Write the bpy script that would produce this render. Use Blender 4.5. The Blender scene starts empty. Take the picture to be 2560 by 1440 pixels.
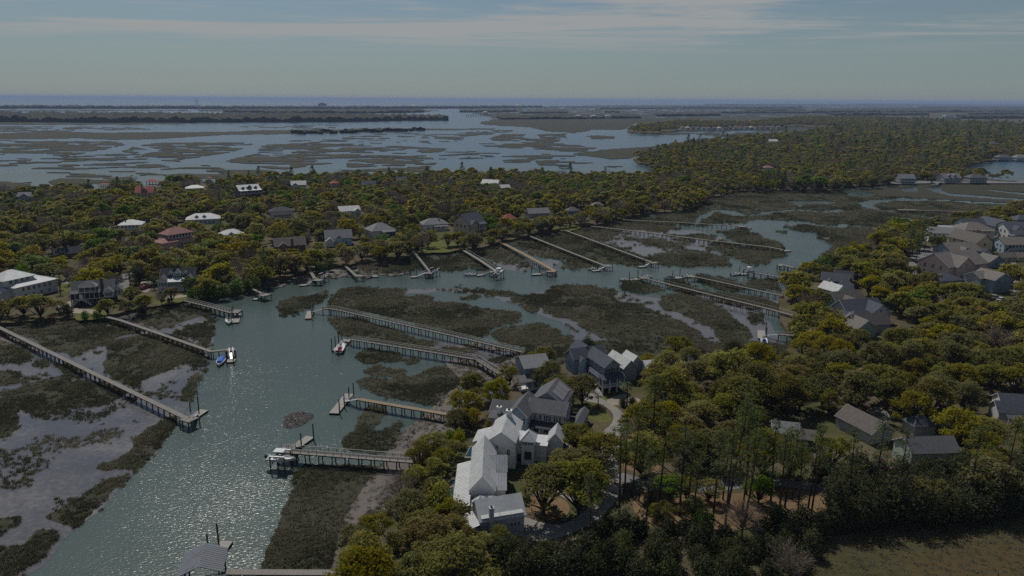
import bpy, bmesh, math, random
import numpy as np
from mathutils import Vector, Matrix

rad = math.radians
SC = bpy.context.scene
COL = SC.collection

# ------------------------------------------------------------------ camera
F, CX, CY = 1828.0, 1280.0, 720.0          # focal length and centre for a 2560 px wide picture
H = 80.0                                    # drone height above the water
PITCH, ROLL = rad(14.46), rad(0.33)
FWD = np.array([0, math.cos(PITCH), -math.sin(PITCH)])
R0 = np.array([1.0, 0, 0]); U0 = np.array([0, math.sin(PITCH), math.cos(PITCH)])
RGT = math.cos(ROLL) * R0 + math.sin(ROLL) * U0
UPV = -math.sin(ROLL) * R0 + math.cos(ROLL) * U0
cam_d = bpy.data.cameras.new('camera'); cam = bpy.data.objects.new('camera', cam_d); COL.objects.link(cam)
cam_d.sensor_width = 36; cam_d.lens = F / 2560 * 36; cam_d.clip_start = 1; cam_d.clip_end = 200000
M = Matrix.Identity(4)
for i in range(3):
    M[i][0] = RGT[i]; M[i][1] = UPV[i]; M[i][2] = -FWD[i]
M[2][3] = H
cam.matrix_world = M
SC.camera = cam

# ------------------------------------------------------------------ light
SUN_AZ, SUN_EL = rad(25), rad(53)           # azimuth left of the viewing direction
SKY_STR, SUN_STR, EXPO = 0.068, 5.0, -0.70
HAZE = 6.0e-5
w = bpy.data.worlds.new('World'); SC.world = w; w.use_nodes = True
nt = w.node_tree; N = nt.nodes; L = nt.links
bg = N['Background']; bg.inputs['Strength'].default_value = SKY_STR
sky = N.new('ShaderNodeTexSky'); sky.sky_type = 'NISHITA'; sky.sun_disc = False
sky.sun_elevation = SUN_EL; sky.sun_rotation = -SUN_AZ; sky.altitude = 50
sky.air_density = 1.0; sky.dust_density = 0.25; sky.ozone_density = 3.0
def wmath(op, a, b=None, c=None):
    n = N.new('ShaderNodeMath'); n.operation = op
    for i, x in enumerate((a, b, c)):
        if x is None: continue
        if isinstance(x, (int, float)): n.inputs[i].default_value = x
        else: L.new(x, n.inputs[i])
    return n.outputs[0]
tc = N.new('ShaderNodeTexCoord'); sp = N.new('ShaderNodeSeparateXYZ'); L.new(tc.outputs['Generated'], sp.inputs[0])
zc = wmath('MAXIMUM', sp.outputs[2], 0.02)
px_ = wmath('DIVIDE', sp.outputs[0], zc); py_ = wmath('DIVIDE', sp.outputs[1], zc)
cmb = N.new('ShaderNodeCombineXYZ'); L.new(wmath('MULTIPLY', px_, 0.13), cmb.inputs[0]); L.new(wmath('MULTIPLY', py_, 0.34), cmb.inputs[1])
def wnoise(scale, detail, rough, dist, off):
    mp = N.new('ShaderNodeMapping'); mp.inputs['Location'].default_value = off; mp.inputs['Rotation'].default_value = (0, 0, rad(-14))
    L.new(cmb.outputs[0], mp.inputs[0])
    n = N.new('ShaderNodeTexNoise'); n.inputs['Scale'].default_value = scale; n.inputs['Detail'].default_value = detail
    n.inputs['Roughness'].default_value = rough; n.inputs['Distortion'].default_value = dist
    L.new(mp.outputs[0], n.inputs['Vector']); return n.outputs['Fac']
n1 = wnoise(0.9, 6, 0.62, 0.7, (3.1, 1.2, 0)); n2 = wnoise(3.2, 6, 0.68, 1.2, (7.7, 4.1, 0))
csum = wmath('ADD', wmath('MULTIPLY', n1, 0.78), wmath('MULTIPLY', n2, 0.22))
mr = N.new('ShaderNodeMapRange'); mr.interpolation_type = 'SMOOTHSTEP'
mr.inputs['From Min'].default_value = 0.45; mr.inputs['From Max'].default_value = 0.57
L.new(csum, mr.inputs[0])
fade = N.new('ShaderNodeMapRange'); fade.interpolation_type = 'SMOOTHSTEP'     # a sheet of cirrus thins out in the distance
fade.inputs['From Min'].default_value = 0.05; fade.inputs['From Max'].default_value = 0.085
L.new(sp.outputs[2], fade.inputs[0])
cf = wmath('MULTIPLY', wmath('MULTIPLY', mr.outputs[0], fade.outputs[0]), 0.95)
veil = N.new('ShaderNodeMix'); veil.data_type = 'RGBA'; vf = N.new('ShaderNodeMapRange'); vf.inputs['From Min'].default_value = 0.03; vf.inputs['From Max'].default_value = 0.14; vf.inputs['To Min'].default_value = .62; vf.inputs['To Max'].default_value = .02; L.new(sp.outputs[2], vf.inputs[0]); L.new(vf.outputs[0], veil.inputs[0])      # thin milky veil over the whole sky
L.new(sky.outputs[0], veil.inputs[6]); veil.inputs[7].default_value = (4.3, 5.9, 6.5, 1)
mix = N.new('ShaderNodeMix'); mix.data_type = 'RGBA'
L.new(cf, mix.inputs[0]); L.new(veil.outputs[2], mix.inputs[6]); mix.inputs[7].default_value = (7.7, 8.0, 8.1, 1)
L.new(mix.outputs[2], bg.inputs['Color'])

sun_d = bpy.data.lights.new('sun', 'SUN'); sun = bpy.data.objects.new('sun', sun_d); COL.objects.link(sun)
sun_d.energy = SUN_STR; sun_d.angle = rad(0.53); sun_d.color = (1.0, 0.95, 0.86)
SUNV = Vector((-math.sin(SUN_AZ) * math.cos(SUN_EL), math.cos(SUN_AZ) * math.cos(SUN_EL), math.sin(SUN_EL)))
sun.rotation_euler = SUNV.to_track_quat('Z', 'Y').to_euler()
vs = SC.view_settings; SC.display_settings.display_device = 'sRGB'
vs.view_transform = 'Standard'; vs.look = 'None'; vs.exposure = EXPO; vs.gamma = 1; vs.use_curve_mapping = False
cy = SC.cycles
cy.max_bounces = 6; cy.diffuse_bounces = 4; cy.glossy_bounces = 2; cy.transmission_bounces = 2; cy.volume_bounces = 0
cy.transparent_max_bounces = 4; cy.sample_clamp_indirect = 4; cy.caustics_reflective = False; cy.caustics_refractive = False
cy.use_denoising = False; cy.use_adaptive_sampling = True; cy.adaptive_threshold = 0.02
SC.render.film_transparent = False

# ------------------------------------------------------------------ picture <-> ground
def gp(u, v, z=0.0):
    """the point of the level z that the pixel (u, v) of the photograph shows"""
    d = RGT * ((u - CX) / F) - UPV * ((v - CY) / F) + FWD
    t = (z - H) / d[2]
    return Vector((t * d[0], t * d[1], z))
def proj(x, y, z):
    x = np.asarray(x, float); y = np.asarray(y, float); z = np.asarray(z, float) - H
    c = x * FWD[0] + y * FWD[1] + z * FWD[2]
    a = x * RGT[0] + y * RGT[1] + z * RGT[2]
    b = x * UPV[0] + y * UPV[1] + z * UPV[2]
    return CX + F * a / c, CY - F * b / c, c
def horizon(u):
    return 248.6 + (u - CX) * math.tan(ROLL)

# ------------------------------------------------------------------ numpy noise
def _hash(ix, iy, seed):
    with np.errstate(over='ignore'):
        h = (ix.astype(np.int64) * 374761393 + iy.astype(np.int64) * 668265263 + seed * 1442695041) & 0xffffffff
        h = ((h ^ (h >> 13)) * 1274126177) & 0xffffffff
        h = ((h ^ (h >> 16)) * 2246822519) & 0xffffffff
    return ((h ^ (h >> 15)) & 0xffffff) / float(0xffffff)
def vnoise(x, y, seed=0):
    x = np.asarray(x, float); y = np.asarray(y, float)
    ix = np.floor(x); iy = np.floor(y); fx = x - ix; fy = y - iy
    fx = fx * fx * (3 - 2 * fx); fy = fy * fy * (3 - 2 * fy)
    ix = ix.astype(np.int64); iy = iy.astype(np.int64)
    a = _hash(ix, iy, seed); b = _hash(ix + 1, iy, seed); c = _hash(ix, iy + 1, seed); d = _hash(ix + 1, iy + 1, seed)
    return (a * (1 - fx) + b * fx) * (1 - fy) + (c * (1 - fx) + d * fx) * fy
def fbm(x, y, wl, octv=3, seed=0):
    s = 0; a = 1.0; tot = 0
    for o in range(octv):
        s = s + a * vnoise(x / wl + 17.3 * o, y / wl - 9.1 * o, seed + o); tot += a; a *= 0.5; wl *= 0.5
    return s / tot                                                            # 0..1, mean .5

# ------------------------------------------------------------------ objects and materials
def tag(o, label=None, cat=None, group=None, kind=None):
    if label: o['label'] = label
    if cat: o['category'] = cat
    if group: o['group'] = group
    if kind: o['kind'] = kind
    return o
def link(o, parent=None):
    COL.objects.link(o)
    if parent is not None: o.parent = parent
    return o
def empty(name, loc, rz=0.0):
    o = bpy.data.objects.new(name, None); o.empty_display_size = 0.5
    o.location = loc; o.rotation_euler = (0, 0, rz)
    return link(o)
def mesh_np(name, verts, faces, mats=(), fmat=None, smooth=False):
    """faces: int array (n,k) or a list of index tuples"""
    me = bpy.data.meshes.new(name)
    verts = np.asarray(verts, np.float32).reshape(-1, 3)
    if isinstance(faces, np.ndarray):
        n, k = faces.shape; tot = np.full(n, k, np.int32); idx = faces.astype(np.int32).ravel()
    else:
        n = len(faces); tot = np.array([len(f) for f in faces], np.int32); idx = np.fromiter((i for f in faces for i in f), np.int32)
    me.vertices.add(len(verts)); me.vertices.foreach_set('co', verts.ravel())
    me.loops.add(len(idx)); me.loops.foreach_set('vertex_index', idx)
    st = np.zeros(n, np.int32); st[1:] = np.cumsum(tot)[:-1]
    me.polygons.add(n); me.polygons.foreach_set('loop_start', st); me.polygons.foreach_set('loop_total', tot)
    if fmat is not None: me.polygons.foreach_set('material_index', np.asarray(fmat, np.int32))
    me.polygons.foreach_set('use_smooth', np.full(n, smooth))
    for m in mats: me.materials.append(m)
    me.update(calc_edges=True); me.validate()
    return me
def put(name, me, parent=None, loc=None, rot=None):
    o = bpy.data.objects.new(name, me)
    if loc is not None: o.location = loc
    if rot is not None: o.rotation_euler = rot
    return link(o, parent)

class MB:
    """collects boxes, prisms and tubes into one mesh"""
    def __init__(self): self.v = []; self.f = []; self.m = []
    def add(self, vs, fs, mi=0):
        b = len(self.v); self.v += [tuple(p) for p in vs]
        for f in fs: self.f.append(tuple(i + b for i in f)); self.m.append(mi)
        return self
    def box(self, x0, x1, y0, y1, z0, z1, mi=0):
        return self.add([(x0, y0, z0), (x1, y0, z0), (x1, y1, z0), (x0, y1, z0), (x0, y0, z1), (x1, y0, z1), (x1, y1, z1), (x0, y1, z1)],
                        [(3, 2, 1, 0), (4, 5, 6, 7), (0, 1, 5, 4), (1, 2, 6, 5), (2, 3, 7, 6), (3, 0, 4, 7)], mi)
    def beam(self, a, b, w, h, mi=0):
        """a box bar from a to b, w wide (level) and h deep, its top along a-b"""
        a = Vector(a); b = Vector(b); d = (b - a); d.normalize()
        s = d.cross(Vector((0, 0, 1)))
        if s.length < 1e-4: s = Vector((1, 0, 0))
        s.normalize(); n = s.cross(d); n.normalize()
        s = s * (w / 2); n = n * h
        return self.add([a - s - n, a + s - n, b + s - n, b - s - n, a - s, a + s, b + s, b - s],
                        [(3, 2, 1, 0), (4, 5, 6, 7), (0, 1, 5, 4), (1, 2, 6, 5), (2, 3, 7, 6), (3, 0, 4, 7)], mi)
    def tube(self, pts, rs, n=6, mi=0, cap=True):
        pts = [Vector(p) for p in pts]; rings = []
        for i, p in enumerate(pts):
            d = (pts[min(i + 1, len(pts) - 1)] - pts[max(i - 1, 0)])
            if d.length < 1e-6: d = Vector((0, 0, 1))
            d.normalize()
            s = d.cross(Vector((0, 0, 1)) if abs(d.z) < .9 else Vector((1, 0, 0))); s.normalize(); t = d.cross(s)
            rings.append([p + (s * math.cos(2 * math.pi * k / n) + t * math.sin(2 * math.pi * k / n)) * rs[i] for k in range(n)])
        vs = [q for r in rings for q in r]; fs = []
        for i in range(len(pts) - 1):
            for k in range(n):
                a = i * n + k; b = i * n + (k + 1) % n
                fs.append((a, b, b + n, a + n))
        if cap: fs.append(tuple(range((len(pts) - 1) * n, len(pts) * n)))
        return self.add(vs, fs, mi)
    def poly_prism(self, poly, z0, z1, mi=0):
        n = len(poly); vs = [(p[0], p[1], z0) for p in poly] + [(p[0], p[1], z1) for p in poly]
        fs = [tuple(range(n - 1, -1, -1)), tuple(range(n, 2 * n))] + [(i, (i + 1) % n, n + (i + 1) % n, n + i) for i in range(n)]
        return self.add(vs, fs, mi)
    def mesh(self, name, *mats, smooth=False):
        return mesh_np(name, self.v, self.f, mats, self.m, smooth)
    def build(self, name, mats, parent=None, loc=None, rot=None, smooth=False):
        if not isinstance(mats, (list, tuple)): mats = (mats,)
        return put(name, self.mesh(name, *mats, smooth=smooth), parent, loc, rot)

class NT:
    def __init__(self, name):
        self.m = bpy.data.materials.new(name); self.m.use_nodes = True
        self.t = self.m.node_tree; self.n = self.t.nodes; self.l = self.t.links
        self.b = self.n['Principled BSDF']; self.out = self.n['Material Output']
    def node(self, kind, **kw):
        x = self.n.new(kind)
        for k, v in kw.items(): setattr(x, k, v)
        return x
    def set(self, sock, val):
        if hasattr(val, 'is_output'): self.l.new(val, sock)
        else: sock.default_value = val
    def math(self, op, a, b=0.0, c=0.0):
        x = self.node('ShaderNodeMath', operation=op)
        for s, v in zip(x.inputs, (a, b, c)): self.set(s, v)
        return x.outputs[0]
    def noise(self, scale, detail=3, rough=.55, vec=None, dist=0.0):
        x = self.node('ShaderNodeTexNoise'); x.inputs['Scale'].default_value = scale; x.inputs['Detail'].default_value = detail
        x.inputs['Roughness'].default_value = rough; x.inputs['Distortion'].default_value = dist
        if vec is None: vec = self.pos()
        self.l.new(vec, x.inputs['Vector']); return x.outputs['Fac']
    def pos(self):
        return self.node('ShaderNodeNewGeometry').outputs['Position']
    def obj(self):
        return self.node('ShaderNodeTexCoord').outputs['Object']
    def ramp(self, fac, lo, hi, a=0.0, b=1.0):
        x = self.node('ShaderNodeMapRange'); x.clamp = True
        self.set(x.inputs[0], fac); x.inputs[1].default_value = lo; x.inputs[2].default_value = hi
        x.inputs[3].default_value = a; x.inputs[4].default_value = b; return x.outputs[0]
    def mix(self, fac, a, b, mode='MIX'):
        x = self.node('ShaderNodeMix', data_type='RGBA', blend_type=mode)
        self.set(x.inputs[0], fac)
        for s, v in ((x.inputs[6], a), (x.inputs[7], b)): self.set(s, v if hasattr(v, 'is_output') else (v[0], v[1], v[2], 1))
        return x.outputs[2]
    def bump(self, height, strength=.5, dist=.1):
        x = self.node('ShaderNodeBump'); x.inputs['Strength'].default_value = strength; x.inputs['Distance'].default_value = dist
        self.l.new(height, x.inputs['Height']); return x.outputs[0]
    def done(self, col=None, rough=.7, spec=.3, nrm=None, metal=0.0):
        b = self.b
        if col is not None: self.set(b.inputs['Base Color'], col if hasattr(col, 'is_output') else (*col, 1))
        self.set(b.inputs['Roughness'], rough); b.inputs['Specular IOR Level'].default_value = spec; b.inputs['Metallic'].default_value = metal
        if nrm is not None: self.l.new(nrm, b.inputs['Normal'])
        return self.m
# ================================================================== terrain
LZ = 1.3                                     # level of the dry land
def mesh_grid():
    uu = np.arange(-140, 2701, 3.6)
    vr = np.concatenate([np.arange(3.0, 60, 0.8), np.arange(60, 240, 1.25), np.arange(240, 1240, 2.5)])
    U, VR = np.meshgrid(uu, vr)
    V = VR + horizon(U)
    dx = RGT[0] * (U - CX) / F - UPV[0] * (V - CY) / F + FWD[0]
    dy = RGT[1] * (U - CX) / F - UPV[1] * (V - CY) / F + FWD[1]
    dz = RGT[2] * (U - CX) / F - UPV[2] * (V - CY) / F + FWD[2]
    t = -H / np.minimum(dz, -1e-4)
    return U, V, t * dx, t * dy
GU, GV, GX, GY = mesh_grid()
GD = np.hypot(GX, GY)
def in_poly(u, v, poly):
    p = np.asarray(poly, float); x = np.asarray(u); y = np.asarray(v); r = np.zeros(np.shape(x), bool)
    x0, y0 = p[:, 0].min(), p[:, 1].min(); x1, y1 = p[:, 0].max(), p[:, 1].max()
    sel = (x >= x0) & (x <= x1) & (y >= y0) & (y <= y1)
    if not sel.any(): return r
    xs = x[sel]; ys = y[sel]; c = np.zeros(xs.shape, bool)
    for (ax, ay), (bx, by) in zip(p, np.roll(p, -1, axis=0)):
        if ay == by: continue
        c ^= ((ay > ys) != (by > ys)) & (xs < (bx - ax) * (ys - ay) / (by - ay) + ax)
    r[sel] = c
    return r
# domain warp of the traced outlines: natural ragged edges (in metres on the ground, bounded in the picture)
_wl = np.clip(GD * 0.05, 6, 400)
_w1 = fbm(GX, GY, 14, 3, 3) - .5; _w2 = fbm(GX, GY, 14, 3, 9) - .5
_x1 = fbm(GX, GY, 90, 3, 13) - .5; _x2 = fbm(GX, GY, 90, 3, 19) - .5
_near = np.clip(1 - (GD - 500) / 400, 0, 1)
_wu = (_w1 * 26 * _near + _x1 * 30 * (1 - _near)); _sq = np.clip((GV - horizon(GU)) / 450, .03, 1)
_wv = (_w2 * 26 * _near + _x2 * 24 * (1 - _near)) * _sq
def soft(m):
    m = m.astype(float); q = np.pad(m, 1, mode='edge')
    return (q[:-2, 1:-1] + q[2:, 1:-1] + 2 * q[1:-1, 1:-1]) / 4 * .5 + (q[1:-1, :-2] + q[1:-1, 2:] + 2 * m) / 4 * .5
def raster(polys, warp=1.0):
    m = np.zeros(GU.shape, bool); u = GU + _wu * warp; v = GV + _wv * warp
    for p in polys: m |= in_poly(u, v, p)
    return m
def sheet(name, field, ztop, zbot, mat, iso=.5):
    """marching squares over the grid: one sheet at height ztop (array or number) with a skirt down to zbot"""
    R, C = field.shape
    inside = field > iso
    zt = np.broadcast_to(ztop, field.shape)
    vid = -np.ones(field.shape, np.int64); vs = []; fs = []; tri = []
    need = np.zeros(field.shape, bool)
    a = inside[:-1, :-1]; b = inside[:-1, 1:]; c = inside[1:, 1:]; d = inside[1:, :-1]
    code = a * 1 + b * 2 + c * 4 + d * 8
    used = code > 0
    need[:-1, :-1] |= used; need[:-1, 1:] |= used; need[1:, 1:] |= used; need[1:, :-1] |= used
    need &= inside
    vid[need] = np.arange(need.sum())
    vs = [np.stack([GX[need], GY[need], zt[need]], 1)]
    nv = int(need.sum())
    full = np.argwhere(code == 15)
    i, j = full[:, 0], full[:, 1]
    quads = np.stack([vid[i, j], vid[i + 1, j], vid[i + 1, j + 1], vid[i, j + 1]], 1)
    extra = []; edge = {}
    def ev(p, q):
        nonlocal nv
        k = (p, q) if p < q else (q, p)
        if k in edge: return edge[k]
        f0, f1 = field[k[0]], field[k[1]]; t = (iso - f0) / (f1 - f0) if f1 != f0 else .5
        t = min(max(t, 0.05), .95)
        z = zt[k[0]] if inside[k[0]] else zt[k[1]]
        extra.append((GX[k[0]] + t * (GX[k[1]] - GX[k[0]]), GY[k[0]] + t * (GY[k[1]] - GY[k[0]]), z))
        edge[k] = nv; nv += 1
        return edge[k]
    pol = []; segs = []
    for i, j in np.argwhere((code > 0) & (code < 15)):
        cs = [(i, j), (i, j + 1), (i + 1, j + 1), (i + 1, j)]
        ring = []; mids = []
        for k in range(4):
            p, q = cs[k], cs[(k + 1) % 4]
            if inside[p]: ring.append(int(vid[p]))
            if inside[p] != inside[q]:
                e = ev(p, q); ring.append(e); mids.append(e)
        if len(ring) >= 3: pol.append(tuple(ring[::-1]))
        if len(mids) == 2: segs.append((mids[0], mids[1]))
        elif len(mids) == 4: segs += [(mids[0], mids[1]), (mids[2], mids[3])]
    if extra: vs.append(np.array(extra))
    V3 = np.concatenate(vs)
    faces = [tuple(q) for q in quads.tolist()] + pol
    if segs and zbot is not None:
        sk = sorted({k for s in segs for k in s}); mp = {k: len(V3) + n for n, k in enumerate(sk)}
        low = V3[sk].copy(); low[:, 2] = zbot; V3 = np.concatenate([V3, low])
        faces += [(p, q, mp[q], mp[p]) for p, q in segs]
    o = put(name, mesh_np(name, V3, faces, (mat,)))
    return o

# ---------------------------------------------------------------- traced outlines (pixels of the 2560 px photograph)
LAND_N = [(-140,500),(0,492),(118,489),(168,485),(289,475),(336,471),(420,468),(463,462),(571,459),(722,452),(760,450),(900,447),(1100,444),(1250,442),
          (1400,446),(1500,450),(1600,446),(1640,440),(1666,428),(1640,420),(1599,409),(1582,398),(1609,392),(1640,376),(1700,372),(1780,364),(1850,355),(1942,346),
          (2036,336),(2103,326),(2204,324),(2290,318),(2300,300),(2450,292),(2700,288),(2700,400),(2520,400),(2469,404),(2440,411),(2405,421),(2392,434),(2420,441),(2473,451),(2533,456),(2700,453),
          (2700,460),(2560,459),(2345,459),(2252,460),(2180,466),(2110,470),(2107,478),(1920,480),(1830,481),(1805,491),(1762,498),(1755,513),(1725,526),(1680,533),(1630,533),(1590,543),
          (1555,551),(1517,561),(1470,568),(1405,577),(1330,591),(1312,596),(1280,606),(1250,608),(1210,623),(1160,630),(1090,634),(1035,642),(1000,652),(950,657),(890,664),(860,670),
          (790,676),(740,692),(690,708),(640,726),(600,736),(550,748),(500,757),(462,751),(430,762),(400,772),(330,783),(270,797),(190,802),(90,810),(0,817),(-140,822)]
LAND_R = [(-140,1700),(700,1700),(820,1460),(830,1440),(858,1390),(888,1310),(950,1250),(1000,1190),(1040,1120),(1075,1075),(1130,1030),(1150,962),(1200,938),(1260,936),(1290,905),(1310,885),
          (1400,858),(1450,848),(1560,855),(1650,872),(1800,870),(1870,864),(1960,862),(2010,848),(2000,800),(1975,790),(1950,760),(1945,700),(1965,682),(2010,662),(2060,645),(2082,634),
          (2145,618),(2190,597),(2200,570),(2232,546),(2365,548),(2445,538),(2465,522),(2520,507),(2560,503),(2700,500),(2700,1700)]
ISLE = [(1569,331),(1575,318),(1600,308),(1666,302),(1700,298),(1868,301),(2002,289),(2204,282),(2450,276),(2700,274),(2700,290),(2450,292),(2300,300),(2290,318),(2204,321),(1969,317),(1952,323),(1800,325),(1700,327),(1633,335)]
MEADOW = [(2700,1285),(2560,1285),(2480,1305),(2360,1318),(2230,1315),(2170,1330),(2150,1352),(2080,1392),(2030,1425),(1990,1460),(1900,1700),(2700,1700)]
GRASS = [
 [(-140,830),(25,820),(90,810),(200,803),(270,799),(310,808),(345,816),(375,825),(365,833),(300,848),(270,865),(180,890),(120,865),(60,842),(0,838),(-140,840)],
 [(330,802),(345,790),(400,772),(440,765),(470,768),(520,778),(530,800),(528,830),(520,868),(480,850),(440,836),(470,815),(525,800),(500,793),(470,800),(430,818),(400,830),(380,812)],
 [(268,868),(330,848),(375,838),(440,845),(500,868),(513,890),(512,920),(490,922),(460,908),(420,925),(345,950),(352,978),(300,950),(262,930),(252,910)],
 [(488,938),(500,936),(498,960),(477,1005),(447,1002),(463,975)],
 [(440,1040),(438,1065),(420,1090),(383,1138),(345,1172),(238,1168),(245,1158),(290,1148),(332,1120),(335,1098),(385,1062)],
 [(322,1183),(315,1195),(250,1262),(195,1324),(115,1300),(125,1288),(182,1258),(250,1208),(300,1193)],
 [(50,1290),(52,1305),(0,1338),(-140,1350),(-140,1300),(0,1296)],
 [(148,1330),(150,1350),(110,1392),(60,1422),(-10,1460),(-140,1500),(-140,1380),(60,1362),(95,1328)],
 [(-140,870),(0,868),(50,866),(88,885),(60,900),(0,905),(-140,905)], [(-140,925),(0,923),(42,925),(52,940),(20,960),(-140,966)],
 [(-140,985),(0,980),(60,965),(150,938),(192,928),(225,920),(192,946),(140,966),(60,986),(-140,992)],
 [(-140,1005),(5,998),(70,980),(150,968),(192,953),(272,958),(320,975),(270,1012),(180,1022),(90,1042),(60,1022),(30,1006)],
 [(-140,1012),(0,1010),(40,1013),(47,1035),(40,1080),(20,1097),(-140,1110)], [(83,903),(115,903),(112,916),(83,916)], [(133,915),(170,910),(205,930),(178,946)],
 [(698,757),(720,742),(760,732),(808,727),(816,738),(800,750),(780,762),(752,780),(740,790),(710,790),(697,775)],
 [(808,772),(828,745),(850,727),(900,722),(980,721),(1018,722),(1012,737),(975,739),(1010,742),(1065,744),(1082,753),(1062,764),(1100,757),(1160,758),(1240,773),(1303,790),(1290,806),(1240,822),(1180,840),(1130,834),(1000,802),(900,782),(830,774)],
 [(1128,719),(1200,717),(1272,724),(1302,740),(1250,744),(1180,731)],
 [(818,800),(840,794),(900,800),(1000,830),(1082,850),(1062,870),(1000,864),(940,847),(890,844),(848,832),(823,812)],
 [(888,880),(920,871),(990,888),(998,896),(940,904),(905,904),(884,896)], [(1000,894),(1040,895),(1032,907),(1008,907)], [(1060,872),(1130,865),(1172,872),(1150,890),(1090,885)],
 [(1215,905),(1260,890),(1290,893),(1285,905),(1240,912)],
 [(905,925),(935,909),(1000,917),(1012,935),(1000,947),(930,939)],
 [(893,955),(915,942),(970,952),(1010,936),(1100,914),(1150,928),(1182,935),(1175,952),(1120,977),(1100,1012),(1060,1012),(930,987),(908,970)],
 [(891,1077),(905,1028),(955,1018),(962,1040),(940,1067),(920,1077)], [(958,1075),(995,1062),(1000,1078),(970,1086)], [(1045,1045),(1065,1040),(1072,1055),(1050,1062)],
 [(848,1107),(880,1078),(930,1078),(1000,1088),(982,1122),(930,1134),(870,1124)],
 [(733,1182),(760,1158),(850,1158),(952,1163),(932,1192),(907,1232),(882,1292),(872,1322),(832,1382),(812,1470),(630,1470),(660,1390),(690,1330),(715,1270),(740,1220)],
 [(1368,714),(1450,711),(1532,724),(1542,745),(1572,750),(1602,760),(1662,785),(1702,800),(1742,830),(1762,862),(1650,868),(1560,852),(1500,842),(1460,826),(1440,811),(1420,790),(1370,776),(1320,761),(1268,746),(1298,737),(1358,735)],
 [(1648,742),(1692,729),(1762,750),(1802,775),(1842,800),(1867,830),(1862,862),(1800,866),(1780,822),(1730,792),(1680,771),(1650,762)],
 [(1550,714),(1572,704),(1622,712),(1662,725),(1602,737),(1553,726)],
 [(1658,699),(1700,705),(1800,729),(1900,754),(1952,772),(1900,777),(1800,752),(1700,727)], [(1868,784),(1900,789),(1907,806),(1878,811)],
 [(1880,700),(1950,694),(1948,730),(1872,717)], [(1740,690),(1820,700),(1870,715),(1800,722),(1740,705)],
 [(1228,832),(1290,820),(1342,809),(1382,829),(1402,840),(1350,862),(1290,862),(1240,852)], [(1300,852),(1430,840),(1440,858),(1320,880)], [(1150,745),(1200,742),(1190,752),(1150,752)], [(1310,770),(1345,772),(1340,782),(1312,782)],
 # north side of the river
 [(898,668),(960,652),(1040,641),(1092,650),(1150,650),(1170,665),(1150,679),(1090,679),(1000,677),(920,681)], [(1088,636),(1160,631),(1200,650),(1242,668),(1200,673),(1170,661),(1110,651)],
 [(1168,631),(1250,611),(1302,640),(1332,655),(1320,661),(1280,651),(1242,656),(1200,641)], [(1290,658),(1330,660),(1320,668),(1290,668)],
 [(1278,609),(1340,596),(1402,625),(1482,655),(1512,668),(1450,673),(1398,672),(1420,651),(1380,641),(1340,631),(1300,621)],
 [(1338,596),(1410,579),(1502,610),(1562,632),(1622,650),(1642,663),(1560,669),(1480,651),(1420,626)],
 [(1418,576),(1500,569),(1542,578),(1532,595),(1500,602),(1560,625),(1642,650),(1642,641),(1600,641),(1720,629),(1802,645),(1832,656),(1780,664),(1660,665),(1600,646)],
 [(1498,566),(1570,551),(1642,560),(1702,570),(1650,581),(1580,576),(1520,577)],
 [(1758,621),(1800,604),(1882,620),(1952,630),(1962,641),(1900,652),(1860,651),(1800,636)], [(1798,581),(1850,567),(1902,590),(1957,611),(1962,623),(1900,621),(1840,606)],
 [(1560,600),(1600,596),(1700,610),(1690,618),(1620,612)],[(1690,590),(1750,588),(1790,596),(1760,602),(1700,600)],
 [(1560,555),(1680,533),(1760,500),(1830,482),(2110,477),(2250,462),(2345,458),(2560,456),(2700,456),(2700,512),(2560,504),(2465,522),(2365,548),(2232,546),(2195,572),(2100,562),(2000,551),(1900,548),(1830,560),(1700,561)],
 [(1943,562),(1960,564),(2080,570),(2192,574),(2192,600),(2132,612),(2082,630),(2072,610),(2050,590),(2010,576)], [(1930,574),(1945,574),(1970,582),(1962,586)],
]
CREEK = [   # water inside the grass
 [(2138,507),(2170,500),(2250,495),(2340,499),(2560,511),(2700,516),(2700,523),(2450,509),(2340,504),(2260,503),(2200,509),(2182,514),(2202,523),(2282,535),(2368,545),(2360,551),(2300,541),(2200,529),(2150,518)],
 [(2312,470),(2355,463),(2352,474),(2372,484),(2450,489),(2560,497),(2700,501),(2700,507),(2500,499),(2380,492),(2335,481)], [(2450,473),(2560,482),(2700,488),(2700,493),(2560,487),(2470,478)],
 [(2108,490),(2140,476),(2200,486),(2180,492),(2130,492)], [(2245,472),(2290,466),(2295,480),(2262,480)], [(1960,504),(2030,501),(2105,505),(2070,511),(2010,512),(2000,520),(1985,510)], [(1735,545),(1770,527),(1800,520),(1860,535),(1930,528),(2000,523),(2100,522),(2120,530),(2080,531),(1990,527),(1930,534),(1880,541),(1830,541),(1790,529),(1755,552)],
 [(1730,560),(1745,535),(1768,537),(1740,562)],
]
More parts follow.
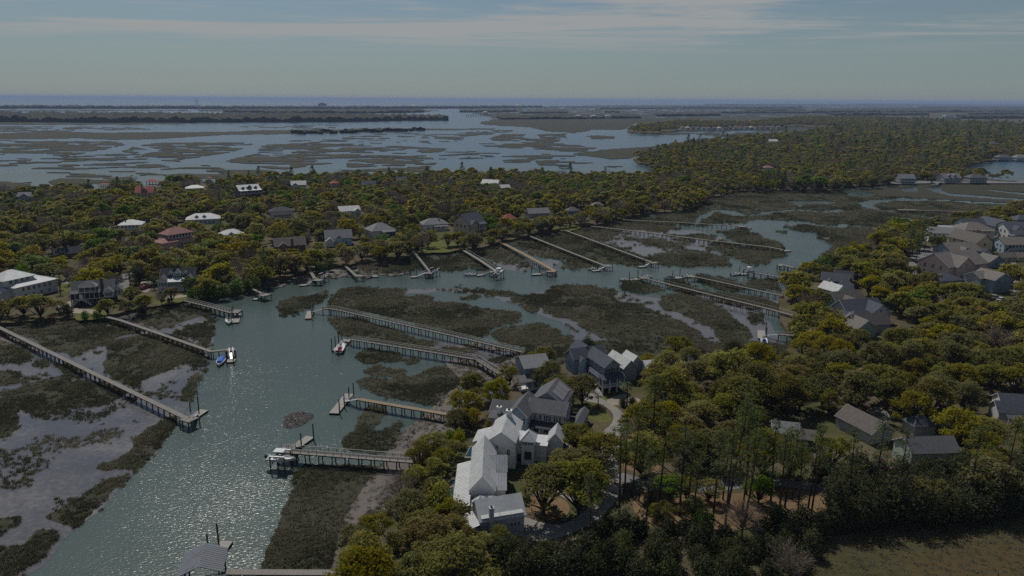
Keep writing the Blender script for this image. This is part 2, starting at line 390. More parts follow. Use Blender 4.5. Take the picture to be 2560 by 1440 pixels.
FLATS = [   # mud under a film of water
 [(-140,830),(0,817),(90,812),(270,797),(400,772),(470,757),(530,790),(532,850),(516,925),(502,960),(470,1012),(440,1062),(400,1130),(330,1190),(250,1282),(190,1332),(110,1412),(60,1442),(-140,1560)],
 [(900,720),(1130,725),(1300,735),(1420,715),(1560,735),(1700,760),(1900,780),(1960,860),(1860,860),(1650,875),(1500,860),(1430,845),(1400,800),(1290,760),(1180,735),(1000,735)],
 [(1000,840),(1100,850),(1300,885),(1290,905),(1240,930),(1200,930),(1150,920),(1100,900),(1180,890),(1000,870)],
 [(1540,578),(1640,572),(1740,572),(1800,600),(1780,615),(1760,620),(1800,637),(1700,635),(1640,641),(1560,625),(1510,600)], [(1230,660),(1300,640),(1400,650),(1380,675),(1280,672)],
 [(1660,700),(1950,755),(1950,775),(1900,800),(1800,770),(1700,730)],
]
MUD = [     # bare banks
 [(800,1480),(862,1300),(900,1230),(1000,1090),(1130,1030),(1200,940),(1290,890),(1330,930),(1200,1050),(1080,1200),(960,1400),(930,1480)],
 [(1012,1078),(1062,1046),(1085,1060),(1042,1118),(1002,1186),(952,1246),(892,1306),(862,1300),(900,1232),(932,1190),(968,1130)],
 [(1110,905),(1180,900),(1250,930),(1200,945),(1150,965),(1130,1030),(1070,1080),(1060,1040),(1110,990),(1150,950)],
 [(220,812),(290,804),(330,816),(290,822)], [(-140,845),(0,840),(60,850),(105,875),(60,872),(0,868),(-140,868)],
 [(655,727),(720,708),(790,690),(900,680),(1020,678),(1030,683),(900,690),(800,700),(720,714)], [(690,712),(740,694),(800,680),(870,670),(930,668),(900,684),(780,692)],
 [(1090,865),(1190,855),(1300,880),(1290,890),(1200,870)], [(2010,560),(2080,600),(2110,640),(2085,640),(2070,605)],
]
GRASS += [[(1270,890),(1310,878),(1400,850),(1560,848),(1650,868),(1870,860),(1960,858),(2000,850),(2000,900),(1870,930),(1400,930),(1280,930)],
 [(840,1480),(830,1440),(860,1390),(890,1310),(950,1250),(1000,1190),(1040,1120),(1080,1130),(1000,1290),(950,1400),(930,1480)], [(1945,700),(1965,682),(2010,660),(2060,640),(2082,630),(2145,615),(2190,595),(2230,560),(2365,546),(2465,520),(2560,500),(2700,500),(2700,540),(2400,570),(2230,600),(2150,660),(2000,700)]]
BAY = [     # (density, outline): marsh broken into islets
 (.9, [(2700,255),(2560,255.5),(2300,257),(1700,262),(1560,262.5),(1300,267),(1140,272),(1240,297),(1600,297),(1900,291),(2290,286),(2700,300)]),
 (.97, [(-140,333),(0,333),(118,328),(255,332),(400,330),(571,329),(700,326),(860,323),(1000,321),(1246,321),(1240,324),(1068,326),(860,333),(700,336),(571,338),(420,346),(336,348),(168,346),(-140,351)]),
 (.9, [(-140,306),(250,306),(480,308),(470,311),(240,312),(-140,312)]),
 (.62, [(-140,316),(270,317),(390,319),(385,323),(300,325),(200,326),(100,329),(-140,330)]),
 (.72, [(-140,352),(120,352),(270,354),(318,361),(260,372),(200,385),(30,384),(-140,372)]), (.9, [(300,378),(335,366),(365,373),(340,385)]),
 (.74, [(355,362),(400,355),(640,357),(610,370),(560,385),(440,405),(330,397),(400,375)]), (.62, [(660,362),(720,358),(860,358),(1000,364),(1120,373),(1100,380),(900,385),(860,405),(700,425),(560,405),(640,385)]),
 (.42, [(-140,385),(360,385),(330,395),(500,408),(590,430),(400,436),(250,440),(50,425),(-140,400)]), (.86, [(110,455),(180,436),(330,437),(320,452),(130,464)]),
 (.86, [(405,437),(520,425),(690,425),(700,436),(640,442),(420,450)]), (.85, [(-140,455),(70,455),(70,466),(-140,475)]), (.62, [(860,362),(1120,372),(1040,380),(860,378)]), (.6, [(860,388),(1080,390),(1090,415),(1060,432),(860,430)]),
 (.88, [(1220,345),(1260,335),(1320,335),(1310,345),(1400,352),(1390,358),(1230,352)]), (.62, [(1120,365),(1280,355),(1400,358),(1500,368),(1460,376),(1290,372)]), (.92, [(1342,335),(1410,334),(1420,345),(1360,350)]),
 (.97, [(1462,341),(1500,338),(1540,341),(1530,347),(1475,347)]), (.6, [(1060,338),(1200,327),(1290,326),(1285,330),(1160,340),(1150,354),(1110,355)]), (.8, [(1256,400),(1340,397),(1330,407),(1270,407)]), (.6, [(1345,403),(1410,402),(1390,414),(1350,414)]),
 (.97, [(1192,308),(1230,298),(1290,296),(1560,297),(1610,300),(1582,312),(1560,325),(1480,325),(1440,333),(1356,328),(1330,318),(1250,315)]),
 (.98, [(1448,388),(1532,399),(1585,396),(1640,377),(1700,371),(1850,354),(1700,360),(1632,368),(1498,375)]), (.7, [(1580,330),(1700,326),(1960,320),(2040,325),(1950,345),(1850,342),(1700,338),(1600,340)]), (.93, [(1960,318),(2290,316),(2290,322),(2200,326),(2040,332),(1960,330)]),
 (.3, [(900,320),(1060,335),(1080,360),(700,356),(860,340)]), (.25, [(1100,380),(1500,376),(1440,400),(1240,395),(1090,410)]), (.3, [(1380,405),(1560,410),(1560,425),(1400,425)]), (.55,[(600,315),(860,312),(840,322),(600,320)]),
 (.96, [(1560,297),(2290,286),(2320,300),(2200,282),(1868,301),(1700,298),(1600,308)]),
 (.9, [(-140,275),(470,274),(480,278),(-140,280)]), (.9,[(480,272),(860,274),(1100,276),(1060,281),(700,279),(500,279)]),
]
WOODS = [   # far woods: (outline of the base, height of the crowns)
 ([(2300,266),(2700,266),(2700,269.5),(2300,270)], 14), ([(2060,286),(2320,284),(2320,289),(2080,290)], 13), ([(2390,293),(2700,290),(2700,297),(2400,298)], 13), ([(1640,287),(1800,286),(1800,290),(1640,291)], 11), ([(1500,270),(1690,269),(1690,272),(1500,273)], 10), ([(1150,279),(1290,277),(1290,280),(1150,281)], 10), ([(2420,283),(2700,282),(2700,286),(2420,287)], 12), ([(1800,281),(2040,279),(2040,283),(1800,284)], 10),
 ([(-140,288),(0,289),(400,290),(860,292),(1110,297),(1124,301),(1000,302),(860,305),(400,307),(-140,306)], 16),
 ([(-140,268),(400,269),(860,269.5),(1100,268.5),(1354,267),(1354,269),(1200,271),(860,273),(400,272),(-140,271.5)], 17),
 ([(560,277),(860,276),(1060,275.5),(1060,281),(900,284),(700,283),(560,281)], 12), ([(1240,292),(1420,290),(1600,291),(1600,296),(1420,298),(1250,299)], 9),
 ([(720,332),(860,327),(1060,324),(1062,327),(940,331),(760,336)], 7), ([(1700,268),(1850,267),(2002,268),(2002,272),(1850,272),(1700,271)], 14), ([(2137,259.5),(2700,260),(2700,263.5),(2137,262.5)], 16),
 ([(1760,261),(2140,261),(2140,263),(1760,263)],10),
 ([(2042,276),(2250,272),(2480,271),(2700,273),(2700,279),(2480,281),(2300,282),(2042,283)], 15), ([(1861,275),(2009,274),(2009,279),(1861,279)], 12), ([(2290,304),(2400,303),(2400,311),(2290,311)], 14), ([(1300,281),(1420,280),(1420,283),(1300,284)], 9),
 ([(1354,266.5),(1720,266),(1720,268),(1354,269)], 6), ([(1510,279),(1550,279),(1550,282),(1510,282)], 8),
]

grass_b = raster(GRASS); creek_b = raster(CREEK, .5); land_b = raster([LAND_N, ISLE], .35)
_dep = GY * FWD[1] + H * -FWD[2]
land_b |= in_poly(GU + _wu * .35, GV + _wv * .35 - np.clip(7.6 * F / _dep, 0, 75), LAND_R)      # LAND_R was traced along the crowns: the shore lies below them
land_b |= in_poly(GU, GV - 200, LAND_R); meadow_b = raster([MEADOW], .8)
inner = fbm(GX, GY, 9, 3, 41)
grass_b &= ~creek_b
bayv = np.zeros(GU.shape)
_e1 = fbm(GX, GY, 120, 2, 33) - .5
nb = .38 * fbm(GX * .7 + 60 * _e1, GY + 90 * _e1, 50, 3, 77) + .62 * fbm(GX * .5 + 20 * _e1, GY, 17, 2, 78); nb2 = fbm(GX, GY, 260, 2, 5)
lo = np.sort(nb.ravel()[::37]); qn = np.searchsorted(lo, nb) / len(lo)          # equalised 0..1
for dens, p in BAY:
    q = raster([p], 1.0) & (GV < 500)
    qs = soft(q); bayv = np.maximum(bayv, qs * np.clip(.5 + (dens * .9 - qn) * 9, 0, 1) if dens < .95 else qs * np.clip(.5 + (1.0 - qn) * 60, 0, 1))
flats_b = raster(FLATS) | grass_b
mud_b = raster(MUD)
land_f = soft(soft(land_b)); mead_f = soft(soft(meadow_b))
LANDK = (land_b & ~meadow_b)
def look(mask, x, y, z=0.0):
    """value of a raster at ground points"""
    u, v, c = proj(x, y, np.full(np.shape(x), z))
    uu = GU[0]; vrel = v - horizon(u); rows = GV[:, 0] - horizon(GU[:, 0])
    j = np.clip(np.rint((u - uu[0]) / 3.6).astype(int), 0, len(uu) - 1); i = np.clip(np.searchsorted(rows, vrel), 0, len(rows) - 1)
    ok = (c > 1) & (u > uu[0]) & (u < uu[-1]) & (vrel > rows[0]) & (vrel < rows[-1])
    return np.where(ok, mask[i, j], 0)

# ---------------------------------------------------------------- materials of the ground
def water_mat(name, deep, rough, bump_s, scale):
    q = NT(name); p = q.pos()
    sw = q.noise(scale * .16, 2, .5, p)                                          # patches of more and less wind
    fine = q.noise(scale, 3, .6, p, .6)
    mp = q.node('ShaderNodeMapping'); mp.inputs['Rotation'].default_value = (0, 0, rad(20)); mp.inputs['Scale'].default_value = (.45, 1.0, 1)
    q.l.new(p, mp.inputs[0]); wave = q.noise(scale * 1.1, 2, .5, mp.outputs[0], .3)
    hgt = q.math('ADD', q.math('MULTIPLY', wave, .75), q.math('MULTIPLY', fine, .25))
    gate = q.ramp(q.noise(.018, 2, .5, p), .35, .62, .35, 1.0)
    bm = q.node('ShaderNodeBump'); bm.inputs['Distance'].default_value = 0.17; q.l.new(hgt, bm.inputs['Height'])
    q.l.new(q.math('MULTIPLY', gate, bump_s), bm.inputs['Strength'])
    col = q.mix(q.ramp(q.noise(.012, 3, .5, p), .35, .65), deep, tuple(c * .8 for c in deep))
    sy = q.node('ShaderNodeSeparateXYZ'); q.l.new(p, sy.inputs[0]); col = q.mix(q.ramp(sy.outputs[1], 780, 1000), col, (.034, .075, .125))      # upper-sky reflection painted into the colour: water turns bluer out in the bay
    q.b.inputs['IOR'].default_value = 1.33
    return q.done(col, rough, .5, bm.outputs[0])
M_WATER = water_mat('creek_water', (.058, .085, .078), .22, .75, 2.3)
def mud_mat():
    q = NT('wet_mud'); p = q.pos()
    n = q.noise(.05, 4, .6, p); f = q.noise(.7, 4, .65, p)
    film = q.ramp(q.math('ADD', q.math('MULTIPLY', n, .6), q.math('MULTIPLY', f, .4)), .42, .58)
    c = q.mix(film, (.084, .083, .092), (.104, .098, .099)); sp_ = q.noise(1.7, 3, .7, p); g_ = q.noise(.09, 3, .6, p)
    c = q.mix(q.math('MULTIPLY', q.ramp(sp_, .54, .64), q.ramp(g_, .42, .6, .1, .85)), c, (.04, .04, .028))
    return q.done(c, q.ramp(film, 0, 1, .12, .28), .5, q.bump(f, .25, .15))
M_FLAT = mud_mat()
def bank_mat():
    q = NT('bare_mud_bank'); p = q.pos(); f = q.noise(.6, 5, .7, p); g = q.noise(.12, 3, .6, p)
    c = q.mix(q.ramp(f, .35, .65), (.085, .076, .073), (.135, .118, .11)); c = q.mix(q.ramp(g, .5, .7), c, (.075, .066, .056))
    return q.done(c, .75, .25, q.bump(f, .5, .3))
M_BANK = bank_mat()
def marsh_mat():
    q = NT('marsh_turf'); p = q.pos(); f = q.noise(.28, 5, .7, p); g = q.noise(.02, 3, .6, p); k = q.noise(1.5, 3, .7, p)
    c = q.mix(q.ramp(f, .3, .7), (.031, .033, .022), (.057, .060, .038)); c = q.mix(q.ramp(g, .47, .7), c, (.054, .047, .037)); c = q.mix(q.ramp(k, .5, .75, 0, .6), c, (.02, .019, .014))
    return q.done(c, .9, .1, q.bump(f, .8, .6))
M_MARSH = marsh_mat()
def land_mat():
    q = NT('wood_floor'); p = q.pos(); f = q.noise(.35, 5, .7, p); g = q.noise(.045, 4, .6, p); h = q.noise(.02, 3, .6, p)
    c = q.mix(q.ramp(f, .3, .7), (.066, .056, .036), (.12, .096, .062))                  # pine straw and dead leaves
    c = q.mix(q.ramp(g, .45, .6), c, (.06, .064, .024)); c = q.mix(q.ramp(h, .58, .72), c, (.13, .11, .075))
    return q.done(c, .9, .1, q.bump(f, .6, .2))
M_LAND = land_mat()
def mead_mat():
    q = NT('meadow_grass_soil'); p = q.pos(); f = q.noise(.5, 5, .7, p); g = q.noise(.05, 4, .6, p)
    c = q.mix(q.ramp(f, .3, .7), (.045, .043, .02), (.078, .07, .034)); c = q.mix(q.ramp(g, .45, .62), c, (.075, .056, .027))
    return q.done(c, .9, .1, q.bump(f, .7, .3))
M_MEAD = mead_mat()
def canopy_mat():
    q = NT('far_canopy'); p = q.pos(); f = q.noise(.05, 5, .7, p); g = q.noise(.006, 3, .6, p)
    c = q.mix(q.ramp(f, .35, .65), (.022, .028, .017), (.048, .05, .028)); c = q.mix(q.ramp(g, .45, .6), c, (.042, .04, .026))
    return q.done(c, .9, .1, q.bump(f, 1.0, 6))
M_CANOPY = canopy_mat()

# ---------------------------------------------------------------- build the sheets
EXT = 70000.0
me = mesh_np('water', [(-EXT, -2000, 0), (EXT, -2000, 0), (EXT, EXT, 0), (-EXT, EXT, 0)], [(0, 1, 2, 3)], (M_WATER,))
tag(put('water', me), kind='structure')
tag(sheet('tidal_flat', soft(soft(flats_b)), .03, -.1, M_FLAT), kind='structure')
tag(sheet('mud_bank', soft(soft(mud_b & ~land_b)), .16 + .1 * inner, -.1, M_BANK), kind='structure')
far = np.clip((GD - 350) / 500, 0, 1)
mz = .10 + far * (.15 + .35 * fbm(GX, GY, 25, 3, 23))
MARSH_F = np.maximum(soft(grass_b), bayv) * (1 - soft(land_b))
tag(sheet('marsh_ground', MARSH_F, mz, -.2, M_MARSH), kind='structure')
dl = land_f.copy()
for _ in range(3): dl = soft(dl)
tag(sheet('ground', land_f, LZ, -.3, M_LAND), kind='structure')
tag(sheet('meadow', mead_f, LZ + .05, LZ - .05, M_MEAD), kind='structure')
# ground beyond the picture, on the near side
tag(put('near_ground', mesh_np('near_ground', [(-30, -400, .9), (900, -400, .9), (900, 108, .9), (-30, 108, .9)], [(0, 1, 2, 3)], (M_LAND,))), kind='structure')
for poly, hgt in WOODS:
    p = np.array(poly); m = in_poly(GU + _wu * .35, GV + _wv * .12, p)
    if hgt <= 8: m &= fbm(GX, GY, 26, 2, 55) > .5
    f = m.astype(float); lum = fbm(GX, GY, 30, 3, 8) * .45 + fbm(GX, GY, 11, 2, 31) * .55
    tag(sheet('distant_woodland', soft(f), hgt * np.clip(.05 + 1.75 * lum, .3, 1.5), 0, M_CANOPY), label='dark tree line of a far low island', kind='stuff', cat='woodland')
# ================================================================== piers, floating docks, boats
KEEP = []          # picture rectangles that nearer tree crowns must leave open: (u0, v0, u1, v1, depth)
FOOT = []          # discs on the ground that trees must avoid: (x, y, r)
LAND_MARKS = []    # (name used in labels, x, y)
def wood(name, a, b):
    q = NT(name); p = q.pos(); n = q.noise(1.2, 4, .7, p); rn = q.node('ShaderNodeNewGeometry').outputs['Random Per Island']
    c = q.mix(q.math('ADD', q.math('MULTIPLY', n, .6), q.math('MULTIPLY', rn, .4)), a, b)
    return q.done(c, .85, .2)
M_WOOD = wood('weathered_wood', (.16, .15, .14), (.26, .245, .23))
M_TAN = wood('tan_wood', (.20, .15, .10), (.30, .235, .16))
M_RAIL = wood('rail_wood', (.18, .172, .163), (.28, .27, .252))
M_PILE = wood('piling_wood', (.045, .038, .032), (.10, .085, .07))
M_FLOATD = wood('float_decking', (.26, .245, .23), (.35, .335, .315))
M_BLACK = NT('black_rubber').done((.015, .016, .018), .6)
def plain(name, col, rough=.5, spec=.4, metal=0, var=.12, scale=.4):
    q = NT(name); n = q.noise(scale, 4, .65, q.obj()); c = q.mix(q.ramp(n, .3, .7), tuple(x * (1 - var) for x in col), tuple(min(1, x * (1 + var)) for x in col))
    return q.done(c, rough, spec, None, metal)
M_GEL = plain('white_gelcoat', (.62, .63, .64), .25, .5, 0, .03); M_NAVY = plain('navy_hull_paint', (.02, .03, .09), .3)
M_BLUE = plain('blue_canvas', (.03, .10, .42), .8); M_TEALC = plain('teal_canvas', (.04, .22, .36), .8); M_GREYC = plain('grey_canvas', (.3, .31, .33), .8); M_REDB = plain('red_upholstery', (.35, .05, .05), .7)
M_GLASSD = NT('dark_glass').done((.02, .025, .03), .08, .6)
M_ALU = plain('aluminium', (.55, .56, .57), .4, .5, .6)

PILE_ME = {}
def pile_mesh(h, r=.15):
    k = (round(h, 1), r)
    if k not in PILE_ME: PILE_ME[k] = MB().tube([(0, 0, 0), (0, 0, h)], [r, r * .92], 7).mesh('piling', M_PILE)
    return PILE_ME[k]
def deck_mesh(segs, org, z, pitch):
    mb = MB()
    for a, b, wd in segs:
        a = Vector((a[0], a[1], 0)); b = Vector((b[0], b[1], 0)); d = b - a; ln = d.length; d.normalize(); s = Vector((-d.y, d.x, 0)) * (wd / 2)
        n = max(1, int(ln / pitch)); st = ln / n
        for i in range(n):
            p = a + d * (i * st) - org; q = a + d * ((i + .93) * st) - org; dz = random.uniform(-.012, .012)
            mb.add([(*(p - s)[:2], z - .06 + dz), (*(q - s)[:2], z - .06 + dz), (*(q + s)[:2], z - .06 + dz), (*(p + s)[:2], z - .06 + dz),
                    (*(p - s)[:2], z + dz), (*(q - s)[:2], z + dz), (*(q + s)[:2], z + dz), (*(p + s)[:2], z + dz)],
                   [(4, 5, 6, 7), (0, 1, 5, 4), (1, 2, 6, 5), (2, 3, 7, 6), (3, 0, 4, 7), (3, 2, 1, 0)])
    return mb
def pier(label, pts, width=1.4, z=2.3, rails='', head=None, step=3.0, mat=None, group=None, mark=None):
    """pts: pixels of the deck's middle line; head: (pixel, pixel, width) of the platform at its end"""
    mat = mat or M_WOOD
    P = [gp(u, v, z) for u, v in pts]
    o = empty('pier', (P[0].x, P[0].y, 0)); org = Vector((P[0].x, P[0].y, 0))
    tag(o, label, 'pier', 'piers across the marsh')
    if mark: LAND_MARKS.append((mark, P[-1].x, P[-1].y)); LAND_MARKS.append((mark, P[len(P) // 2].x, P[len(P) // 2].y))
    dist = min(p.length for p in P); pitch = .16 if dist < 330 else (.32 if dist < 500 else .6)
    segs = [(P[i], P[i + 1], width) for i in range(len(P) - 1)]
    dk = deck_mesh(segs, org, z, pitch).build('deck', mat, o); tag(dk, kind='stuff')
    hsegs = []
    if head:
        hs = (gp(*head[0], z + .03), gp(*head[1], z + .03), head[2]); hsegs = [hs]
        tag(deck_mesh(hsegs, org, z + .03, pitch).build('platform', mat, o), kind='stuff')
    caps = MB(); sx = MB()
    for (a, b, wd) in segs + hsegs:
        a2 = Vector((a.x, a.y, 0)); d = Vector((b.x - a.x, b.y - a.y, 0)); ln = d.length; d.normalize(); s = Vector((-d.y, d.x, 0))
        n = max(1, round(ln / step))
        for sd in (-1, 1):
            p0 = a2 + s * sd * (wd / 2 - .12) - org; p1 = a2 + d * ln + s * sd * (wd / 2 - .12) - org
            sx.beam((p0.x, p0.y, z - .07), (p1.x, p1.y, z - .07), .09, .24)
        for i in range(n + 1):
            c = a2 + d * (ln * i / n)
            for sd in (-1, 1):
                q = c + s * sd * (wd / 2 - .02) - org
                put('piling', pile_mesh(z + .9), o, (q.x, q.y, -1.0), (random.uniform(-.02, .02), random.uniform(-.02, .02), random.random() * 6))
            q0 = c + s * (wd / 2 + .1) - org; q1 = c - s * (wd / 2 + .1) - org
            caps.beam((q0.x, q0.y, z - .31), (q1.x, q1.y, z - .31), .16, .2)
    sx.build('stringer', M_PILE, o); tag(caps.build('cap_beam', M_PILE, o), kind='stuff')
    for sd, key in ((1, 'l'), (-1, 'r')):
        if key not in rails: continue
        rl = MB()
        for (a, b, wd) in segs:
            a2 = Vector((a.x, a.y, 0)); d = Vector((b.x - a.x, b.y - a.y, 0)); ln = d.length; d.normalize(); s = Vector((-d.y, d.x, 0)) * sd * (wd / 2 - .05)
            n = max(1, round(ln / 1.9))
            for i in range(n + 1):
                q = a2 + d * (ln * i / n) + s - org; rl.box(q.x - .05, q.x + .05, q.y - .05, q.y + .05, z, z + .98)
            p0 = a2 + s - org; p1 = a2 + d * ln + s - org
            rl.beam((p0.x, p0.y, z + 1.06), (p1.x, p1.y, z + 1.06), .2, .06); rl.beam((p0.x, p0.y, z + .6), (p1.x, p1.y, z + .6), .05, .1)
        rl.build('railing', M_RAIL, o)
    return o
def fdock(label, p0, p1, width, gang=None, guides=2, side=1, gh=4.2, zf=.5):
    a = gp(*p0, zf); b = gp(*p1, zf); org = Vector((a.x, a.y, 0)); o = empty('floating_dock', org)
    tag(o, label, 'floating dock', 'floating docks along the river')
    tag(deck_mesh([(a, b, width)], org, zf, .18 if a.length < 330 else .4).build('deck', M_FLOATD, o), kind='stuff')
    d = Vector((b.x - a.x, b.y - a.y, 0)); ln = d.length; d.normalize(); s = Vector((-d.y, d.x, 0))
    mb = MB(); m2 = (b - a) * 1.0
    mb.beam((0, 0, zf - .07), (m2.x, m2.y, zf - .07), width * .97, .5); mb.build('pontoon', M_BLACK, o)
    for i in range(guides):
        t = (i + .12) / (guides - .76) if guides > 1 else .5
        q = d * ln * min(t, .97) + s * side * (width / 2 + .2)
        put('guide_piling', pile_mesh(gh + 1.0 + .35 * (i % 2), .17), o, (q.x, q.y, -1.2))
    if gang:
        g0 = gp(*gang[0], 2.25) - org; g1 = gp(*gang[1], zf + .12) - org
        gm = MB(); gm.beam(g0, g1, 1.15, .1)
        dd = Vector((g1.x - g0.x, g1.y - g0.y, 0)); dd.normalize(); ss = Vector((-dd.y, dd.x, 0)) * .55
        for sd in (-1, 1):
            q0 = Vector(g0) + ss * sd; q1 = Vector(g1) + ss * sd
            gm.beam(q0 + Vector((0, 0, 1)), q1 + Vector((0, 0, 1)), .07, .07); gm.beam(q0 + Vector((0, 0, .5)), q1 + Vector((0, 0, .5)), .05, .05)
            for k in range(5):
                q = q0 + (q1 - q0) * (k / 4); gm.box(q.x - .03, q.x + .03, q.y - .03, q.y + .03, q.z, q.z + .97)
        gm.build('gangway', M_ALU, o)
    return o

def hull_mb(Ln, B, mi_top=0, mi_bot=1):
    mb = MB(); st = []
    for k in range(9):
        t = k / 8; w = B / 2 * (1 - max(0, (t - .45) / .55) ** 2.2) * (.94 + .06 * min(1, t * 3)); w = max(w, .04)
        zs = .75 + .35 * t ** 2; zk = -.15 + max(0, t - .7) ** 1.5 * 2.8; zc = .12 + max(0, t - .6) * .9
        zk = min(zk, zs - .12); zc = min(max(zc, zk + .03), zs - .06)
        st.append([(t * Ln, 0, zk), (t * Ln, w * .78, zc), (t * Ln, w, zs), (t * Ln, w * .86, zs + .02), (t * Ln, w * .8, zs - .3), (t * Ln, 0, zs - .28)])
    for sd in (1, -1):
        vs = [(x, y * sd, z) for r in st for x, y, z in r]
        for k in range(8):
            for j in range(5):
                a = k * 6 + j; f = (a, a + 6, a + 7, a + 1)
                b = len(mb.v)
                mb.add([vs[i] for i in (f if sd > 0 else f[::-1])], [(0, 1, 2, 3)], mi_bot if j == 0 else mi_top)
        tr = [vs[i] for i in range(6)]
        mb.add(tr if sd < 0 else tr[::-1], [(0, 1, 2, 3, 4, 5)], mi_top)
    return mb
def boat(label, stern, bow, z=0.0, ttop=False, cover=None, bottom=None, seat=None, console=True, cat='boat', Lmin=4.8, Lmax=8.5):
    a = gp(*stern, z + .7); b = gp(*bow, z + .7); d = b - a; Ln = min(max(d.length, Lmin), Lmax); ang = math.atan2(d.y, d.x)
    o = empty('motor_boat', (a.x, a.y, z), ang); tag(o, label, cat, 'boats on the river')
    B = Ln * .34
    hull_mb(Ln, B).build('hull', (M_GEL, bottom or M_GEL), o)
    m = MB(); m.box(-.55, -.1, -.2, .2, .45, 1.25); m.box(-.5, -.25, -.1, .1, -.3, .45); m.build('outboard_motor', M_BLACK, o)
    if cover:
        cm = MB(); n = 5
        rows = []
        for k in range(n):
            t = .06 + .62 * k / (n - 1); w = B * .5 * .93; zt = 1.45 - .25 * abs(t - .35)
            rows += [(t * Ln, -w, .72), (t * Ln, -w * .5, zt - .12), (t * Ln, 0, zt), (t * Ln, w * .5, zt - .12), (t * Ln, w, .72)]
        fs = [(k * 5 + j, (k + 1) * 5 + j, (k + 1) * 5 + j + 1, k * 5 + j + 1) for k in range(n - 1) for j in range(4)] + [(0, 1, 2, 3, 4), (24, 23, 22, 21, 20)]
        cm.add(rows, fs); cm.build('boat_cover', cover, o)
        return o
    if console:
        m = MB(); m.box(Ln * .42, Ln * .55, -.45, .45, .5, 1.35); m.build('console', M_GEL, o)
        m = MB(); m.add([(Ln * .56, -.42, 1.36), (Ln * .56, .42, 1.36), (Ln * .5, .36, 1.85), (Ln * .5, -.36, 1.85)], [(0, 1, 2, 3), (3, 2, 1, 0)][:1]); m.build('windshield', M_GLASSD, o)
        m = MB(); m.box(Ln * .26, Ln * .34, -.6, .6, .5, .95); m.box(Ln * .25, Ln * .27, -.6, .6, .95, 1.35); m.box(Ln * .03, Ln * .1, -B * .36, B * .36, .48, .85); m.build('seat', seat or M_GREYC, o)
    if ttop:
        m = MB()
        for x in (.38, .56):
            for y in (-.5, .5): m.tube([(Ln * x, y, .5), (Ln * x, y * 1.1, 2.5)], [.035, .035], 5)
        m.build('top_frame', M_ALU, o)
        m = MB(); m.box(Ln * .28, Ln * .64, -.95, .95, 2.5, 2.6); m.build('hard_top', M_GEL, o)
    return o
def lift(label, stern, bow, z=1.7):
    a = gp(*stern, z + .7); b = gp(*bow, z + .7); d = b - a; d.z = 0; ln = max(5.0, min(d.length, 8.5)); d.normalize(); ang = math.atan2(d.y, d.x)
    o = empty('boat_lift', (a.x, a.y, 0), ang); tag(o, label, 'boat lift', 'boat lifts')
    for x in (.22, .72):
        for y in (-1.75, 1.75): put('post', pile_mesh(4.6, .16), o, (ln * x, y, -1.0))
    m = MB()
    for y in (-1.75, 1.75): m.box(ln * .2, ln * .74, y - .12, y + .12, 3.6, 3.85)
    m.build('top_beam', M_ALU, o)
    m = MB()
    for x in (.24, .7): m.box(ln * x - .1, ln * x + .1, -1.65, 1.65, z - .28, z - .06)
    for y in (-.7, .7): m.box(ln * .2, ln * .75, y - .1, y + .1, z - .06, z + .1)
    m.build('cradle', M_ALU, o)
    return o

random.seed(5)
pier('long weathered boardwalk entering at the left edge and crossing the flooded flats', [(-70, 783), (0, 819), (230, 931), (462, 1043)], 1.45, rails='', head=((462, 1043), (484, 1050), 3.2), mark='the boardwalk at the left edge')
fdock('short float with two dark guide posts at the tip of the left boardwalk', (487, 1040), (511, 1024), 2.4, ((478, 1044), (490, 1036)), 2, 1)
pier('grey boardwalk below the porch house bending right near its tip', [(268, 792), (300, 800), (400, 834), (527, 878), (566, 874)], 1.4, head=((566, 875), (587, 872), 2.8), mark='the bent boardwalk')
fdock('square float under the bent boardwalk beside the boat with blue cover', (567, 902), (588, 901), 2.6, ((578, 876), (579, 897)), 2, -1)
boat('white boat under a bright blue cover tied to a square float', (556, 893), (546, 913), cover=M_BLUE)
pier('railed pier ending where the marsh bank meets the wide water', [(462, 751), (520, 765), (577, 781)], 1.5, rails='lr', head=((577, 778), (600, 778), 4.5), mark='the railed pier on the left bank')
fdock('long narrow float pointing at the viewer off the railed left pier', (594, 784), (589, 806), 2.4, ((592, 778), (593, 788)), 3, -1)
boat('small white skiff tied beside the narrow float of the railed left pier', (573, 794), (572, 809), seat=M_GREYC)
pier('short pier leaving the green bushes on the left bank', [(608, 712), (634, 723), (656, 734)], 1.3, head=((654, 735), (669, 738), 4.0))
fdock('small float beside the green bushes on the left bank', (631, 748), (649, 746), 2.2, ((660, 735), (644, 745)), 2, 1)
pier('stubby pier with a boat lift on the muddy bank', [(774, 675), (787, 696)], 1.4, head=((784, 699), (805, 700), 3.6))
fdock('float on the left of the stubby pier with boat lift', (748, 713), (770, 711), 2.2, ((787, 699), (768, 710)), 2, 1)
lift('boat lift holding a white skiff by the muddy bank', (800, 694), (815, 690)); boat('white skiff raised on the lift by the muddy bank', (800, 694), (815, 690), 1.7)
pier('short dark pier whose float lies to its right', [(864, 665), (876, 676), (890, 689)], 1.3, head=((888, 689), (908, 689), 3.2))
fdock('float lying right of the short dark pier', (926, 691), (946, 690), 2.2, ((906, 688), (929, 690)), 2, 1)
pier('straight pier in front of the lawn with oak trees', [(1033, 628), (1052, 652), (1075, 681)], 1.6, rails='r', head=((1063, 682), (1081, 682), 3.4), mark='the pier before the oak lawn')
fdock('float left of the pier in front of the oak lawn', (1026, 692), (1045, 691), 2.2, ((1065, 681), (1042, 690)), 2, 1)
lift('boat lift beside the pier in front of the oak lawn', (1080, 680), (1092, 676)); boat('white boat raised beside the pier in front of the oak lawn', (1080, 680), (1092, 676), 1.7)
